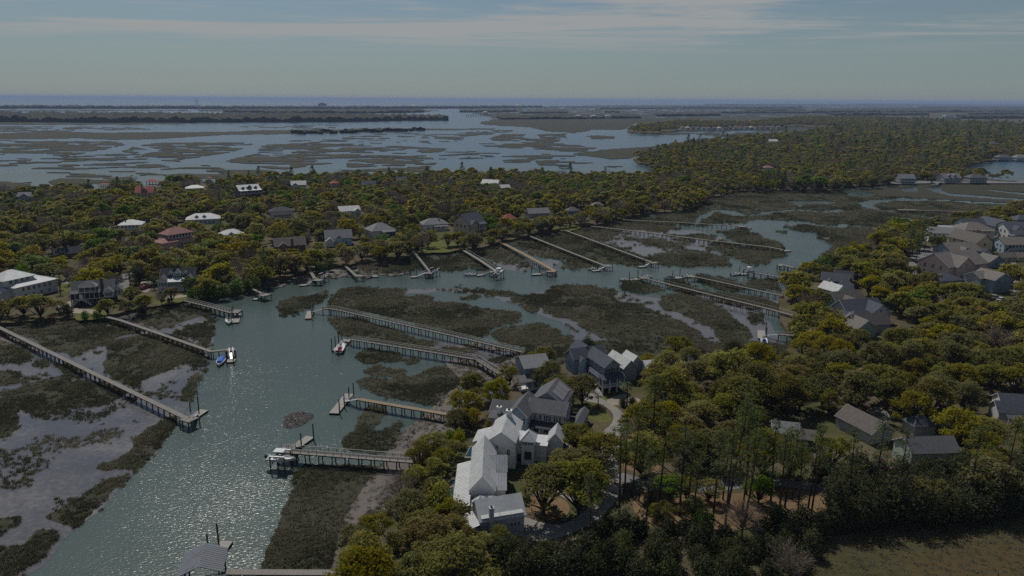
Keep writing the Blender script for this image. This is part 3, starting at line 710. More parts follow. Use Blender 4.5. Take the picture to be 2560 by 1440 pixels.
pier('wide pier ending in a tall lifted boat with white top', [(1160, 626), (1200, 650), (1240, 677)], 1.9, rails='l', head=((1224, 679), (1241, 679), 3.2), mark='the pier with the tall lifted boat')
fdock('float with a long boat at its left end', (1192, 688), (1211, 686), 2.2, ((1226, 678), (1208, 685)), 0)
boat('long white boat moored left of a float in mid river', (1190, 685), (1158, 686), Lmax=9)
lift('boat lift carrying the boat with white hard top', (1240, 685), (1256, 674), 2.3); boat('boat with white hard top raised high on its lift', (1240, 685), (1256, 674), 2.3, ttop=True)
pier('tan new-wood pier, the broadest among its grey neighbours', [(1250, 604), (1310, 635), (1387, 677)], 2.3, mat=M_TAN, head=((1368, 678), (1389, 678), 3.0), mark='the tan pier')
fdock('float left of the tan new-wood pier', (1329, 686), (1354, 684), 2.4, ((1372, 677), (1353, 683)), 2, 1)
pier('grey pier with a white boat at its float, right of the tan pier', [(1325, 590), (1420, 628), (1515, 665)], 1.5, head=((1511, 665), (1528, 664), 3.4), mark='the grey pier right of the tan pier')
fdock('float beside the white boat right of the tan pier', (1481, 677), (1499, 675), 2.0, ((1513, 666), (1496, 674)), 0)
boat('white boat drawn up beside the float right of the tan pier', (1492, 671), (1471, 672))
pier('dark straight pier with an empty float, in the flooded marsh', [(1412, 575), (1520, 615), (1631, 656)], 1.4, head=((1626, 657), (1643, 656), 3.2))
fdock('empty float of the dark straight pier in the flooded marsh', (1596, 667), (1615, 665), 2.0, ((1628, 656), (1612, 664)), 2, 1)
pier('very long pier reaching across the marsh to the river bend', [(1478, 565), (1600, 579), (1760, 599), (1920, 617), (1958, 624)], 1.5, mark='the very long pier')
fdock('pale float at the river bend', (1957, 627), (1975, 626), 2.4, None, 0)
pier('farthest thin pier of the north bank', [(1556, 549), (1700, 556), (1852, 565)], 1.4, head=((1846, 566), (1864, 566), 3.6))
fdock('small pale float at the tip of the farthest thin pier', (1864, 571), (1878, 570), 2.0, None, 0)
pier('railed pier curving over thick grass to the round islet', [(807, 772), (825, 771), (850, 775), (890, 784), (1015, 812), (1140, 840), (1280, 873), (1310, 880)], 1.4, rails='lr', mark='the curved railed pier')
fdock('small float with dark guide posts facing the round islet', (776, 777), (770, 796), 2.3, ((807, 772), (780, 780)), 3, 1)
pier('railed pier with a sharp bend near the shore trees', [(880, 848), (895, 850), (1010, 868), (1190, 897), (1262, 942)], 1.45, rails='lr', mark='the railed pier with a sharp bend')
fdock('float under a red-seated boat off the sharply bent pier', (868, 848), (841, 876), 2.9, ((882, 849), (862, 853)), 4, -1)
boat('white boat with red seats parked on the wide float', (846, 878), (857, 857), .45, seat=M_REDB)
pier('tan plank pier without rails, right of the small sand bar', [(895, 997), (960, 1008), (1130, 1037)], 1.45, mat=M_TAN, mark='the tan plank pier without rails')
fdock('long slanted float with four tall dark posts', (873, 984), (834, 1033), 2.5, ((896, 997), (862, 1003)), 4, 1)
pier('thick railed pier beside the large lifted boat', [(700, 1126), (735, 1128), (900, 1141), (1058, 1153)], 2.1, z=2.6, rails='lr', head=((700, 1121), (735, 1124), 3.2), mark='the thick railed pier')
fdock('slanted pale float above the large lifted boat', (738, 1117), (776, 1091), 2.3, ((722, 1122), (745, 1114)), 2, -1)
lift('tall boat lift under the largest white boat', (668, 1143), (738, 1147), 1.9)
boat('largest white boat with navy bottom hanging in a lift', (668, 1143), (738, 1147), 1.9, bottom=M_NAVY, ttop=True, Lmax=8.4)
pier('boardwalk with pale planks at the bottom edge', [(560, 1429), (690, 1430), (840, 1431)], 1.5, z=2.4, step=3.2, mark='the boardwalk at the bottom edge')
fdock('pale float beside the grey roofed boathouse', (567, 1352), (538, 1392), 2.3, None, 2, -1, gh=4.6)
pier('long pier crossing the marsh to the dark shore trees', [(1604, 693), (1640, 702), (1780, 737), (1920, 771), (1982, 788)], 1.5, rails='l', head=((1600, 694), (1622, 693), 4.0), mark='the long pier to the dark shore trees')
fdock('row of floats at the tip of the long marsh pier', (1574, 699), (1601, 697), 2.6, None, 2, 1)
boat('white boat moored left of the floats at the long marsh pier', (1572, 698), (1546, 699)); boat('small white boat berthed behind the head of the long marsh pier', (1606, 691), (1621, 691))
pier('pier running parallel behind the long marsh pier', [(1733, 690), (1830, 711), (1920, 731), (1957, 739)], 1.4, rails='l', head=((1719, 690), (1738, 691), 3.6))
fdock('float with a dark boat at its tip', (1684, 695), (1706, 693), 2.6, None, 2, 1)
boat('dark covered boat lying left of a float', (1684, 694), (1667, 694), cover=M_BLACK); boat('white boat between the float and the parallel pier', (1708, 691), (1722, 690))
pier('short pier on the right bank with a tall lifted boat', [(1886, 682), (1920, 687), (1958, 694)], 1.5, rails='r')
fdock('float on the right bank below the tall lifted boat', (1850, 685), (1869, 684), 2.4, ((1886, 682), (1868, 684)), 2, 1)
boat('white boat with black motor moored at the right bank float', (1828, 686), (1853, 683)); lift('lift on the right bank carrying a boat with white top', (1861, 678), (1885, 676), 2.2)
boat('boat with white hard top lifted on the right bank', (1861, 678), (1885, 676), 2.2, ttop=True)
pier('small dark wooden landing at the outer river bend', [(1984, 669), (1966, 664), (1948, 660)], 1.8, head=((1946, 663), (1956, 663), 3.0))
pier('short curved pier by a blue-seated boat near the right trees', [(2026, 846), (1990, 839), (1947, 835)], 1.3, rails='l')
fdock('upright float by a blue-seated boat near the right trees', (1903, 826), (1904, 846), 2.6, ((1947, 836), (1912, 838)), 2, 1)
boat('white boat with blue seats at the upright float', (1911, 857), (1909, 842), seat=M_BLUE)
pier('thin boardwalk in the far right marsh', [(2465, 530), (2380, 528), (2290, 525)], 1.6, head=((2245, 524), (2292, 525), 4.0), step=5)
fdock('pale float under the far river trees', (2180, 570), (2201, 570), 2.6, None, 0)
pier('tiny landing where the far creek meets the sand road', [(2352, 455), (2340, 460)], 2.0, head=((2328, 462), (2346, 462), 4.0), step=4)
pier('thin pier along the bay shore behind the red roofed house', [(290, 474), (360, 470), (425, 466)], 1.6, step=6)
# oyster bed: a low heap of shells in the river
q = NT('oyster_shell'); f_ = q.noise(2.2, 4, .75, q.pos()); M_OYS = q.done(q.mix(q.ramp(f_, .42, .58), (.12, .10, .095), (.50, .41, .38)), .8, .2, q.bump(f_, 1, .3))
rng = np.random.default_rng(3); mb = MB()
OY = [(708, 1060), (712, 1042), (730, 1032), (760, 1030), (782, 1034), (784, 1044), (770, 1056), (745, 1068), (720, 1072), (709, 1068)]
while len(mb.f) < 2600 * 4:
    u, v = rng.uniform(706, 786), rng.uniform(1028, 1073)
    if not in_poly(np.array([u]), np.array([v]), OY)[0]: continue
    c = gp(u, v, 0); s = rng.uniform(.06, .16); zz = rng.uniform(.0, .12); a = rng.uniform(0, 6.28, 3)
    pts = [(c.x + s * math.cos(t), c.y + s * math.sin(t), zz + rng.uniform(-.06, .08)) for t in (a[0], a[0] + 2.1, a[0] + 4.2)] + [(c.x, c.y, zz + rng.uniform(.05, .16))]
    mb.add(pts, [(0, 1, 3), (1, 2, 3), (2, 0, 3), (2, 1, 0)])
tag(mb.build('oyster_bed', M_OYS), 'pinkish oval oyster bed breaking the water of the river', 'oyster bed', kind='stuff')
# ================================================================== houses
def shingle(name, col, k=1.0):
    q = NT(name); p = q.obj(); n = q.noise(.8, 4, .7, p); f = q.noise(9, 2, .6, p)
    c = q.mix(q.ramp(n, .3, .7), tuple(x * .8 for x in col), tuple(x * 1.2 for x in col)); c = q.mix(q.ramp(f, .4, .7, 0, .35), c, tuple(x * .55 for x in col))
    return q.done(c, .85, .2, q.bump(f, .3, .05))
def metalroof(name, col):
    q = NT(name); n = q.noise(.5, 4, .6, q.obj()); c = q.mix(q.ramp(n, .35, .7), col, tuple(x * .8 for x in col))
    return q.done(c, .6, .25, None, .0)
def siding(name, col):
    q = NT(name); p = q.obj(); n = q.noise(.7, 4, .7, p); sx = q.node('ShaderNodeSeparateXYZ'); q.l.new(p, sx.inputs[0])
    fr = q.math('FRACT', q.math('MULTIPLY', sx.outputs[2], 5.0))
    c = q.mix(q.ramp(n, .3, .75), col, tuple(x * .82 for x in col))
    return q.done(q.mix(q.ramp(fr, .82, .95, 0, .25), c, tuple(x * .6 for x in col)), .7, .25)
RF = dict(white=metalroof('white_metal_roof', (.52, .53, .54)), grey=shingle('grey_shingles', (0.108, 0.112, 0.122)), dark=shingle('dark_shingles', (0.054, 0.0576, 0.0684)), slate=shingle('slate_shingles', (0.0756, 0.0828, 0.108)),
          brown=shingle('brown_shingles', (.12, .107, .10)), tan=shingle('tan_shingles', (.17, .155, .147)), red=shingle('red_roof', (0.302, 0.0936, 0.072)), pink=shingle('pink_roof', (0.288, 0.151, 0.144)), pale=metalroof('pale_metal_roof', (.52, .53, .54)),
          ltgrey=shingle('light_grey_shingles', (0.194, 0.198, 0.209)), zinc=metalroof('zinc_roof', (.17, .18, .21)))
WL = dict(white=siding('white_siding', (.66, .66, .65)), grey=siding('grey_siding', (.36, .37, .39)), dark=siding('dark_siding', (.10, .105, .12)), blue=siding('blue_grey_siding', (.24, .30, .38)), pale=siding('pale_grey_siding', (.55, .56, .58)),
          cream=siding('cream_siding', (.62, .54, .38)), green=siding('mint_green_siding', (.32, .58, .44)), ltblue=siding('light_blue_siding', (.42, .53, .62)), tan=siding('tan_siding', (.46, .40, .33)), pink=siding('pink_stucco', (.55, .42, .38)), brown=siding('brown_siding', (.17, .12, .085)),
          shake=siding('cedar_shake_grey', (.37, .38, .42)), paleg=siding('pale_green_siding', (.40, .46, .42)))
M_TRIM = plain('white_trim', (.60, .60, .595), .5, .3, 0, .04); M_SCREEN = NT('dark_porch_screen').done((.018, .02, .024), .45, .3); M_SHUT = plain('navy_shutter', (.03, .04, .08), .6)
M_BRICK = plain('dark_brick', (.11, .10, .10), .85, .2, 0, .3, 3); M_WCH = plain('white_stucco', (.66, .66, .64), .8)
def pane_mat():
    q = NT('window_glass'); rn = q.node('ShaderNodeObjectInfo').outputs['Random']
    return q.done(q.mix(rn, (.012, .016, .022), (.06, .075, .09)), .06, .6)
M_PANE = pane_mat()
WIN_ME = {}
def win_mesh(w, h, far):
    k = (round(w, 2), round(h, 2), far)
    if k not in WIN_ME:
        f = MB(); t = .09
        f.box(-w / 2 - t, w / 2 + t, -.07, .02, -t, 0); f.box(-w / 2 - t, w / 2 + t, -.07, .02, h, h + t); f.box(-w / 2 - t, -w / 2, -.06, .02, 0, h); f.box(w / 2, w / 2 + t, -.06, .02, 0, h)
        if not far:
            if w > .7: f.box(-.03, .03, -.05, 0, 0, h)
            f.box(-w / 2, w / 2, -.045, 0, h * .5 - .025, h * .5 + .025)
        p = MB(); p.add([(-w / 2, -.025, 0), (w / 2, -.025, 0), (w / 2, -.025, h), (-w / 2, -.025, h)], [(0, 1, 2, 3)])
        WIN_ME[k] = (f.mesh('window', M_TRIM), p.mesh('pane', M_PANE))
    return WIN_ME[k]
SHUT_ME = {}
POST_ME = {}
class House:
    def __init__(s, label, pL, pR, U, cat='house', mark=None, keep=None, name='house', depth=14, z=LZ, foot=True, group='houses among the trees'):
        a = gp(*pL, z); b = gp(*pR, z); d = b - a; s.ang = math.atan2(d.y, d.x); s.k = d.length / U; s.U = U
        s.o = empty(name, a, s.ang); s.o.scale = (s.k,) * 3; s.far = a.length > 420
        tag(s.o, label, cat, group); s.M = Matrix.Translation(a) @ Matrix.Rotation(s.ang, 4, 'Z') @ Matrix.Scale(s.k, 4)
        s.dist = a.length; s.keep = keep; s.foot = foot
        c = s.M @ Vector((U / 2, depth / 3, 0)); s.c = c
        if mark: LAND_MARKS.append((mark, c.x, c.y))
        if keep: KEEP.append((*keep, (proj(c.x, c.y, 1.3))[2] * 1.0))
    def adopt(s, other):
        """take over the parts of another frame (a wing that stands at an angle)"""
        bpy.context.view_layer.update(); T_ = s.M.inverted() @ other.M
        for c in list(other.o.children): m_ = T_ @ c.matrix_basis.copy(); c.parent = s.o; c.matrix_basis = m_
        bpy.data.objects.remove(other.o)
    def part(s, mb, name, *mats, smooth=False): return mb.build(name, mats, s.o)
    def foot_rect(s, x0, x1, y0, y1):
        if not s.foot: return
        for fx in (.08, .5, .92):
            for fy in (.08, .5, .92):
                p = s.M @ Vector((x0 + (x1 - x0) * fx, y0 + (y1 - y0) * fy, 0)); FOOT.append((p.x, p.y, max(x1 - x0, y1 - y0) * s.k * .27 + 1.2))
    def slab(s, mb, poly, t=.16, mi=0):
        n = len(poly); vs = list(poly) + [(p[0], p[1], p[2] - t) for p in poly]
        mb.add(vs, [tuple(range(n)), tuple(range(2 * n - 1, n - 1, -1))] + [(i, n + i, n + (i + 1) % n, (i + 1) % n) for i in range(n)], mi)
    def seams(s, mb, a, b, c, d, st=.6):
        """raised seams from eave a-b up to ridge d-c"""
        a, b, c, d = map(Vector, (a, b, c, d)); n = max(2, int((b - a).length / st))
        for i in range(1, n):
            t = i / n; mb.beam(a + (b - a) * t + Vector((0, 0, .05)), d + (c - d) * t + Vector((0, 0, .05)), .05, .06)
    def block(s, x0, x1, y0, y1, z0, h, roof='gable', axis='x', rh=2.5, ov=.45, wall='white', rf='grey', seam=False, wallname='wall', roofname='roof', nowall=False, trim=True):
        w = MB(); r = MB(); zt = z0 + h
        if not nowall: w.box(x0, x1, y0, y1, z0, zt)
        X0, X1, Y0, Y1 = x0 - ov, x1 + ov, y0 - ov, y1 + ov; mx, my = (x0 + x1) / 2, (y0 + y1) / 2
        hw = (y1 - y0) / 2 if axis == 'x' else (x1 - x0) / 2
        dz = ov * rh / hw; ze = zt - dz + .1; zr = zt + rh + .1
        if roof == 'gable':
            if axis == 'x':
                s.slab(r, [(X0, Y0, ze), (X1, Y0, ze), (X1, my, zr), (X0, my, zr)]); s.slab(r, [(X1, Y1, ze), (X0, Y1, ze), (X0, my, zr), (X1, my, zr)])
                if seam: s.seams(r, (X0, Y0, ze), (X1, Y0, ze), (X1, my, zr), (X0, my, zr)); s.seams(r, (X1, Y1, ze), (X0, Y1, ze), (X0, my, zr), (X1, my, zr))
                g = [[(x0, y0, zt), (x0, y1, zt), (x0, my, zt + rh)], [(x1, y0, zt), (x1, y1, zt), (x1, my, zt + rh)]]
            else:
                s.slab(r, [(X0, Y1, ze), (X0, Y0, ze), (mx, Y0, zr), (mx, Y1, zr)]); s.slab(r, [(X1, Y0, ze), (X1, Y1, ze), (mx, Y1, zr), (mx, Y0, zr)])
                if seam: s.seams(r, (X0, Y1, ze), (X0, Y0, ze), (mx, Y0, zr), (mx, Y1, zr)); s.seams(r, (X1, Y0, ze), (X1, Y1, ze), (mx, Y1, zr), (mx, Y0, zr))
                g = [[(x0, y0, zt), (x1, y0, zt), (mx, y0, zt + rh)], [(x0, y1, zt), (x1, y1, zt), (mx, y1, zt + rh)]]
            if not nowall:
                for t in g:
                    cx_ = Vector((mx, my, 0)); nrm = (Vector(t[0]) + Vector(t[1])) / 2 - Vector((mx, my, zt)); nrm.normalize(); e = nrm * .012
                    w.add([tuple(Vector(q) + e) for q in t] + [tuple(Vector(q) - e * 8) for q in t], [(0, 1, 2), (5, 4, 3), (0, 3, 4, 1), (1, 4, 5, 2), (2, 5, 3, 0)])
            if trim and not s.far:
                tm = MB()
                for t in g:
                    nrm = (Vector(t[0]) + Vector(t[1])) / 2 - Vector((mx, my, zt)); nrm.normalize(); e = nrm * (ov + .03)
                    for q in (0, 1):
                        p = Vector(t[q]); out = p - (Vector(t[0]) + Vector(t[1])) / 2; out.normalize(); p = p + out * ov - Vector((0, 0, dz)); tm.beam(p + e + Vector((0, 0, .06)), Vector(t[2]) + e + Vector((0, 0, .06)), .05, .22)
                s.part(tm, 'gable_trim', M_TRIM)
        elif roof == 'hip':
            L_, D_ = X1 - X0, Y1 - Y0; m = min(L_, D_) / 2
            if L_ >= D_: A, B = (X0 + m, my, zr), (X1 - m, my, zr)
            else: A, B = (mx, Y0 + m, zr), (mx, Y1 - m, zr)
            c = [(X0, Y0, ze), (X1, Y0, ze), (X1, Y1, ze), (X0, Y1, ze)]
            if L_ - D_ > .3: fs = [[c[0], c[1], B, A], [c[1], c[2], B], [c[2], c[3], A, B], [c[3], c[0], A]]
            elif D_ - L_ > .3: fs = [[c[0], c[1], A], [c[1], c[2], B, A], [c[2], c[3], B], [c[3], c[0], A, B]]
            else: fs = [[c[0], c[1], A], [c[1], c[2], A], [c[2], c[3], A], [c[3], c[0], A]]
            for f in fs: s.slab(r, f)
            if not s.far:
                for q in range(4):
                    e = min((A, B), key=lambda p: (Vector(p) - Vector(c[q])).length); r.beam(Vector(c[q]) + Vector((0, 0, .05)), Vector(e) + Vector((0, 0, .05)), .16, .07)
        elif roof == 'shed':      # axis names the side of the low edge
            zl, zh = zt - .05, zt + rh
            q = {'F': [zl, zl, zh, zh], 'B': [zh, zh, zl, zl], 'L': [zl, zh, zh, zl], 'R': [zh, zl, zl, zh]}[axis]
            c = [(X0, Y0, q[0]), (X1, Y0, q[1]), (X1, Y1, q[2]), (X0, Y1, q[3])]; s.slab(r, c)
            if seam:
                i = 'FRBL'.index(axis); cc = c[i:] + c[:i]; s.seams(r, *cc)
        elif roof == 'flat': r.box(X0, X1, Y0, Y1, zt, zt + .25)
        if not nowall: s.part(w, wallname, WL[wall])
        s.part(r, roofname, RF[rf]); s.foot_rect(x0, x1, y0, y1)
        return (x0, x1, y0, y1, z0, zt)
    def wins(s, b, face, n, z, w=1.0, h=1.4, m=.12, shut=False, lo=None, hi=None):
        x0, x1, y0, y1 = b[:4]
        a0, a1 = (x0, x1) if face in 'FB' else (y0, y1); L_ = a1 - a0
        lo = a0 + L_ * m if lo is None else lo; hi = a1 - L_ * m if hi is None else hi
        fm, pm = win_mesh(w, h, s.far)
        for i in range(n):
            t = lo + (hi - lo) * ((i + .5) / n if m > .0 else (i / max(1, n - 1)))
            loc, rz = {'F': ((t, y0 - .02, z), 0), 'B': ((t, y1 + .02, z), math.pi), 'L': ((x0 - .02, t, z), -math.pi / 2), 'R': ((x1 + .02, t, z), math.pi / 2)}[face]
            f = put('window', fm, s.o, loc, (0, 0, rz)); put('pane', pm, f)
            if shut:
                if h not in SHUT_ME: SHUT_ME[h] = MB().box(-.2, .2, -.05, .02, 0, h).mesh('shutter', M_SHUT)
                for sd in (-1, 1): put('shutter', SHUT_ME[h], f, (sd * (w / 2 + .32), 0, 0))
    def chimney(s, x, y, z0, z1, w=.8, d=.7, mat=None):
        m = MB(); m.box(x - w / 2, x + w / 2, y - d / 2, y + d / 2, z0, z1); m.box(x - w / 2 - .1, x + w / 2 + .1, y - d / 2 - .1, y + d / 2 + .1, z1, z1 + .18, 0); m.box(x - w * .22, x + w * .22, y - d * .22, y + d * .22, z1 + .18, z1 + .5, 1)
        s.part(m, 'chimney', mat or M_BRICK, M_BLACK)
    def vents(s, pts):
        m = MB()
        for p in pts: m.tube([p, (p[0], p[1], p[2] + .5)], [.07, .07], 6)
        s.part(m, 'roof_vent', M_TRIM)
    def dormer(s, x, y, z, w=1.8, h=1.5, dep=2.6, wall='white', rf='grey', shed=False, wn=1):
        """x middle, y of the front face"""
        m = MB(); r = MB(); m.box(x - w / 2, x + w / 2, y, y + dep, z, z + h); o = .25
        if shed: s.slab(r, [(x - w / 2 - o, y - o, z + h + .05), (x + w / 2 + o, y - o, z + h + .05), (x + w / 2 + o, y + dep, z + h + .75), (x - w / 2 - o, y + dep, z + h + .75)], .12)
        else:
            g = w * .42; m.add([(x - w / 2, y, z + h), (x + w / 2, y, z + h), (x, y, z + h + g), (x - w / 2, y + dep, z + h), (x + w / 2, y + dep, z + h), (x, y + dep, z + h + g)], [(0, 1, 2), (5, 4, 3), (0, 2, 5, 3), (1, 4, 5, 2)])
            e = o * g / (w / 2)
            s.slab(r, [(x - w / 2 - o, y + dep, z + h - e + .06), (x - w / 2 - o, y - o, z + h - e + .06), (x, y - o, z + h + g + .06), (x, y + dep, z + h + g + .06)], .1); s.slab(r, [(x + w / 2 + o, y - o, z + h - e + .06), (x + w / 2 + o, y + dep, z + h - e + .06), (x, y + dep, z + h + g + .06), (x, y - o, z + h + g + .06)], .1)
        d = s.part(m, 'dormer', WL[wall]); r.build('dormer_roof', (RF[rf],), d)
        fm, pm = win_mesh(min(.85, w / wn * .6), h * .68, s.far)
        for i in range(wn):
            px = x + (i - (wn - 1) / 2) * (w * .85 / wn)
            put('window', fm, d, (px, y - .02, z + h * .18)); put('pane', pm, d, (px, y - .025, z + h * .18))
    def porch(s, x0, x1, y0, y1, z, h, n=5, roof='F', rh=.9, rf='grey', rail=True, screen=False, post=M_TRIM, side=True, deckmat=None, noroof=False, pw=.2):
        m = MB(); m.box(x0, x1, y0, y1, z - .25, z); s.part(m, 'porch_deck', deckmat or M_TRIM)
        if not noroof:
            r = MB(); o = .3; c = [(x0 - o, y0 - o), (x1 + o, y0 - o), (x1 + o, y1), (x0 - o, y1)]
            q = {'F': [0, 0, rh, rh], 'L': [0, rh, rh, 0], 'R': [rh, 0, 0, rh]}[roof]
            s.slab(r, [(c[i][0], c[i][1], z + h + q[i]) for i in range(4)], .14); s.part(r, 'porch_roof', RF[rf])
        k = (round(h, 2), pw, post.name)
        if k not in POST_ME: POST_ME[k] = MB().box(-pw / 2, pw / 2, -pw / 2, pw / 2, 0, h - .02).mesh('porch_post', post)
        line = [(x0 + (x1 - x0) * i / (n - 1), y0 + .12) for i in range(n)] if roof == 'F' else [((x0 + .12) if roof == 'L' else (x1 - .12), y0 + (y1 - y0) * i / (n - 1)) for i in range(n)]
        for p in line: put('porch_post', POST_ME[k], s.o, (p[0], p[1], z))
        if rail:
            m = MB(); a, b = line[0], line[-1]; m.beam((*a, z + .95), (*b, z + .95), .1, .08); m.beam((*a, z + .2), (*b, z + .2), .06, .06)
            nb = int((Vector(b) - Vector(a)).length / (.28 if not s.far else .8))
            for i in range(nb): t = (i + .5) / nb; q = (a[0] + (b[0] - a[0]) * t, a[1] + (b[1] - a[1]) * t); m.box(q[0] - .025, q[0] + .025, q[1] - .025, q[1] + .025, z + .2, z + .9)
            s.part(m, 'porch_railing', M_TRIM)
        if screen:
            m = MB(); a, b = line[0], line[-1]
            if roof == 'F': m.box(x0, x1, y0 + .2, y0 + .26, z, z + h - .05)
            else: m.box(min(a[0], b[0]) - .03, min(a[0], b[0]) + .03, y0, y1, z, z + h - .05)
            s.part(m, 'porch_screen', M_SCREEN)
    def stairs(s, x0, x1, y, z, run=None, mat=None):
        m = MB(); n = max(3, int(z / .18)); run = run or n * .27
        for i in range(n): m.box(x0, x1, y - (i + 1) * run / n, y - i * run / n, 0, z - (i + .5) * z / n)
        s.part(m, 'stairs', mat or M_TRIM)
    def door(s, x, y, z, w=1.0, h=2.1, mat=None, face='F'):
        m = MB(); m.box(-w / 2, w / 2, -.06, .02, 0, h); o = s.part(m, 'door', mat or M_PANE); o.location = (x, y - .01, z)
        if face == 'R': o.rotation_euler = (0, 0, math.pi / 2)
        if face == 'L': o.rotation_euler = (0, 0, -math.pi / 2)
def simple(label, pL, pR, U, d, h, rh, roof, wall, rf, keep, axis='x', z0=0, n=4, storeys=1, chim=None, gable=None, dorm=0, porch=False, mark=None, side=None, cat='house', seam=False, name='house'):
    """an ordinary house: one main block on a plinth, rows of windows, and what else is asked for"""
    s = House(label, pL, pR, U, keep=keep, mark=mark, cat=cat, name=name)
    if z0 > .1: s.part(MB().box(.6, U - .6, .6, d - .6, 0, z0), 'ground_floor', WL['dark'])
    b = s.block(0, U, 0, d, z0, h, roof, axis, rh, .5, wall, rf, seam)
    sh = h / storeys
    for k in range(storeys):
        s.wins(b, 'F', n, z0 + k * sh + .9, 1.0, 1.5); s.wins(b, 'L', 3, z0 + k * sh + .9, 1.0, 1.5); s.wins(b, 'R', 3, z0 + k * sh + .9, 1.0, 1.5)
    if gable:
        x0, x1, pr = gable
        g = s.block(x0, x1, -pr, d * .55, z0, h, 'gable', 'y', (x1 - x0) * .36, .4, wall, rf, seam, 'wing_wall', 'wing_roof'); s.wins(g, 'F', 2, z0 + .9, .9, 1.5); s.wins(g, 'F', 1, z0 + h * .98, .8, 1.0)
    for i in range(dorm): s.dormer(U * (i + 1) / (dorm + 1), d * .12, z0 + h + rh * .15, 2.0, 1.5, d * .3, wall, rf)
    if porch: s.porch(0, U, -2.4, 0, z0 + .3, 2.7, 6, 'F', .7, rf)
    if chim: s.chimney(chim, d * .45, z0 + h, z0 + h + rh + 1.4)
    return s

# ---------------------------------------------------------------- left bank
s = House('big white house with white metal hip roofs at the left edge', (42, 752), (146, 727), 18, mark='the white house at the left edge', keep=(2, 676, 146, 742))
b = s.block(0, 18, 0, 15, 0, 5.6, 'hip', 'x', 2.2, .7, 'white', 'white', True); s.wins(b, 'F', 6, 3.4, .9, 1.3); s.wins(b, 'R', 3, 3.2, .9, 1.3); s.wins(b, 'F', 4, .8, .9, 1.2)
b = s.block(-1.5, 11, 4, 14.5, 5.6, 3.0, 'hip', 'x', 2.6, .9, 'pale', 'white', True, 'upper_wall', 'upper_roof'); s.wins(b, 'F', 4, 6.6, 1.1, 1.4); s.wins(b, 'L', 3, 6.6, 1.1, 1.4); s.wins(b, 'R', 2, 6.9, 1.0, 1.2)
s.block(-5, 0, 3, 12, 0, 4.2, 'hip', 'x', 1.6, .7, 'white', 'white', True, 'wing_wall', 'wing_roof')
s = House('large grey house on stilts with dark screened porches and double stair', (179, 766), (288, 757), 19, mark='the grey stilt house', keep=(176, 690, 304, 768))
st = MB()
for i in range(7):
    for y in (.3, 5, 10): st.box(.2 + i * 3.1 - .2, .2 + i * 3.1 + .2, y - .2, y + .2, 0, 3)
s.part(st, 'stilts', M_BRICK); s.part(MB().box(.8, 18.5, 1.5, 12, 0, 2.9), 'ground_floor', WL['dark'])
b = s.block(0.4, 18.6, 2.6, 13, 3.2, 3.2, 'gable', 'x', 4.2, .5, 'grey', 'grey'); s.wins(b, 'L', 3, 4.2); s.wins(b, 'R', 3, 4.2)
s.porch(0, 14.5, 0, 2.6, 3.2, 2.9, 8, 'F', 1.0, 'grey', False, True); b = s.block(14.5, 18.8, -.4, 4, 3.2, 2.9, 'gable', 'y', 1.7, .4, 'pale', 'grey', False, 'bay_wall', 'bay_roof'); s.wins(b, 'F', 3, 3.9, .9, 1.7, .1)
b = s.block(18.8, 22, 2, 8.5, 3.2, 2.9, 'hip', 'x', 1.6, .4, 'pale', 'grey', False, 'sunroom_wall', 'sunroom_roof'); s.wins(b, 'F', 2, 3.9, .9, 1.7, .05); s.wins(b, 'R', 4, 3.9, .9, 1.7, .05)
s.block(4.0, 11.4, .6, 6, 6.3, 2.9, 'hip', 'x', 2.3, .6, 'dark', 'ltgrey', False, 'balcony_wall', 'balcony_roof'); s.porch(4.0, 11.4, -.2, .6, 6.5, 2.6, 4, 'F', .2, 'ltgrey', True, False, noroof=True)
s.chimney(13.6, 4.2, 3, 11.8, 1.5, 1.1); s.door(4.6, 0, 3.2, 1.6, 2.3, M_TRIM); m = MB(); m.box(3.4, 5.8, -1.6, 0, 2.9, 3.1)
for sd in (-1, 1): m.beam((4.6 + sd * 1.2, -1.0, 3.0), (4.6 + sd * 4.4, -1.2, .1), 1.1, .22); m.beam((4.6 + sd * 1.2, -1.6, 4.0), (4.6 + sd * 4.4, -1.8, 1.0), .08, .1); m.beam((4.6 + sd * 1.2, -.5, 4.0), (4.6 + sd * 4.4, -.7, 1.0), .08, .1)
s.part(m, 'double_stair', M_TRIM)
s = House('pale grey house with three dormers above a curved white sunroom', (396, 730), (486, 726), 16, mark='the pale house with dormers', keep=(392, 660, 488, 728))
b = s.block(.6, 15.4, 2.6, 12, 0, 5.4, 'gable', 'x', 4.3, .4, 'pale', 'dark'); s.wins(b, 'F', 4, 1.2)
for x in (0, 11.8):
    g = s.block(x, x + 4.4, 0, 6, 0, 5.2, 'gable', 'y', 2.4, .35, 'pale', 'grey', False, 'wing_wall', 'wing_roof'); s.wins(g, 'F', 3, 2.7, .8, 1.7, .06); s.wins(g, 'F', 1, .7, .9, 1.0)
g = s.block(4.6, 11.6, -.6, 3.4, 0, 4.9, 'shed', 'F', 1.2, .3, 'pale', 'white', False, 'sunroom_wall', 'sunroom_roof'); s.wins(g, 'F', 6, 2.5, .95, 1.9, .02)
s.dormer(4.9, 4.2, 6.4, 1.7, 1.7, 2.6, 'pale', 'grey'); s.dormer(8.2, 3.6, 6.3, 3.6, 1.7, 3, 'pale', 'grey', False, 3); s.dormer(11.6, 4.2, 6.4, 1.7, 1.7, 2.6, 'pale', 'grey'); s.chimney(6.4, 7.4, 8, 11.2, 1.1)
s = House('house with pink hip roofs on two levels', (405, 628), (489, 614), 20, mark='the pink roofed house', keep=(402, 580, 490, 608))
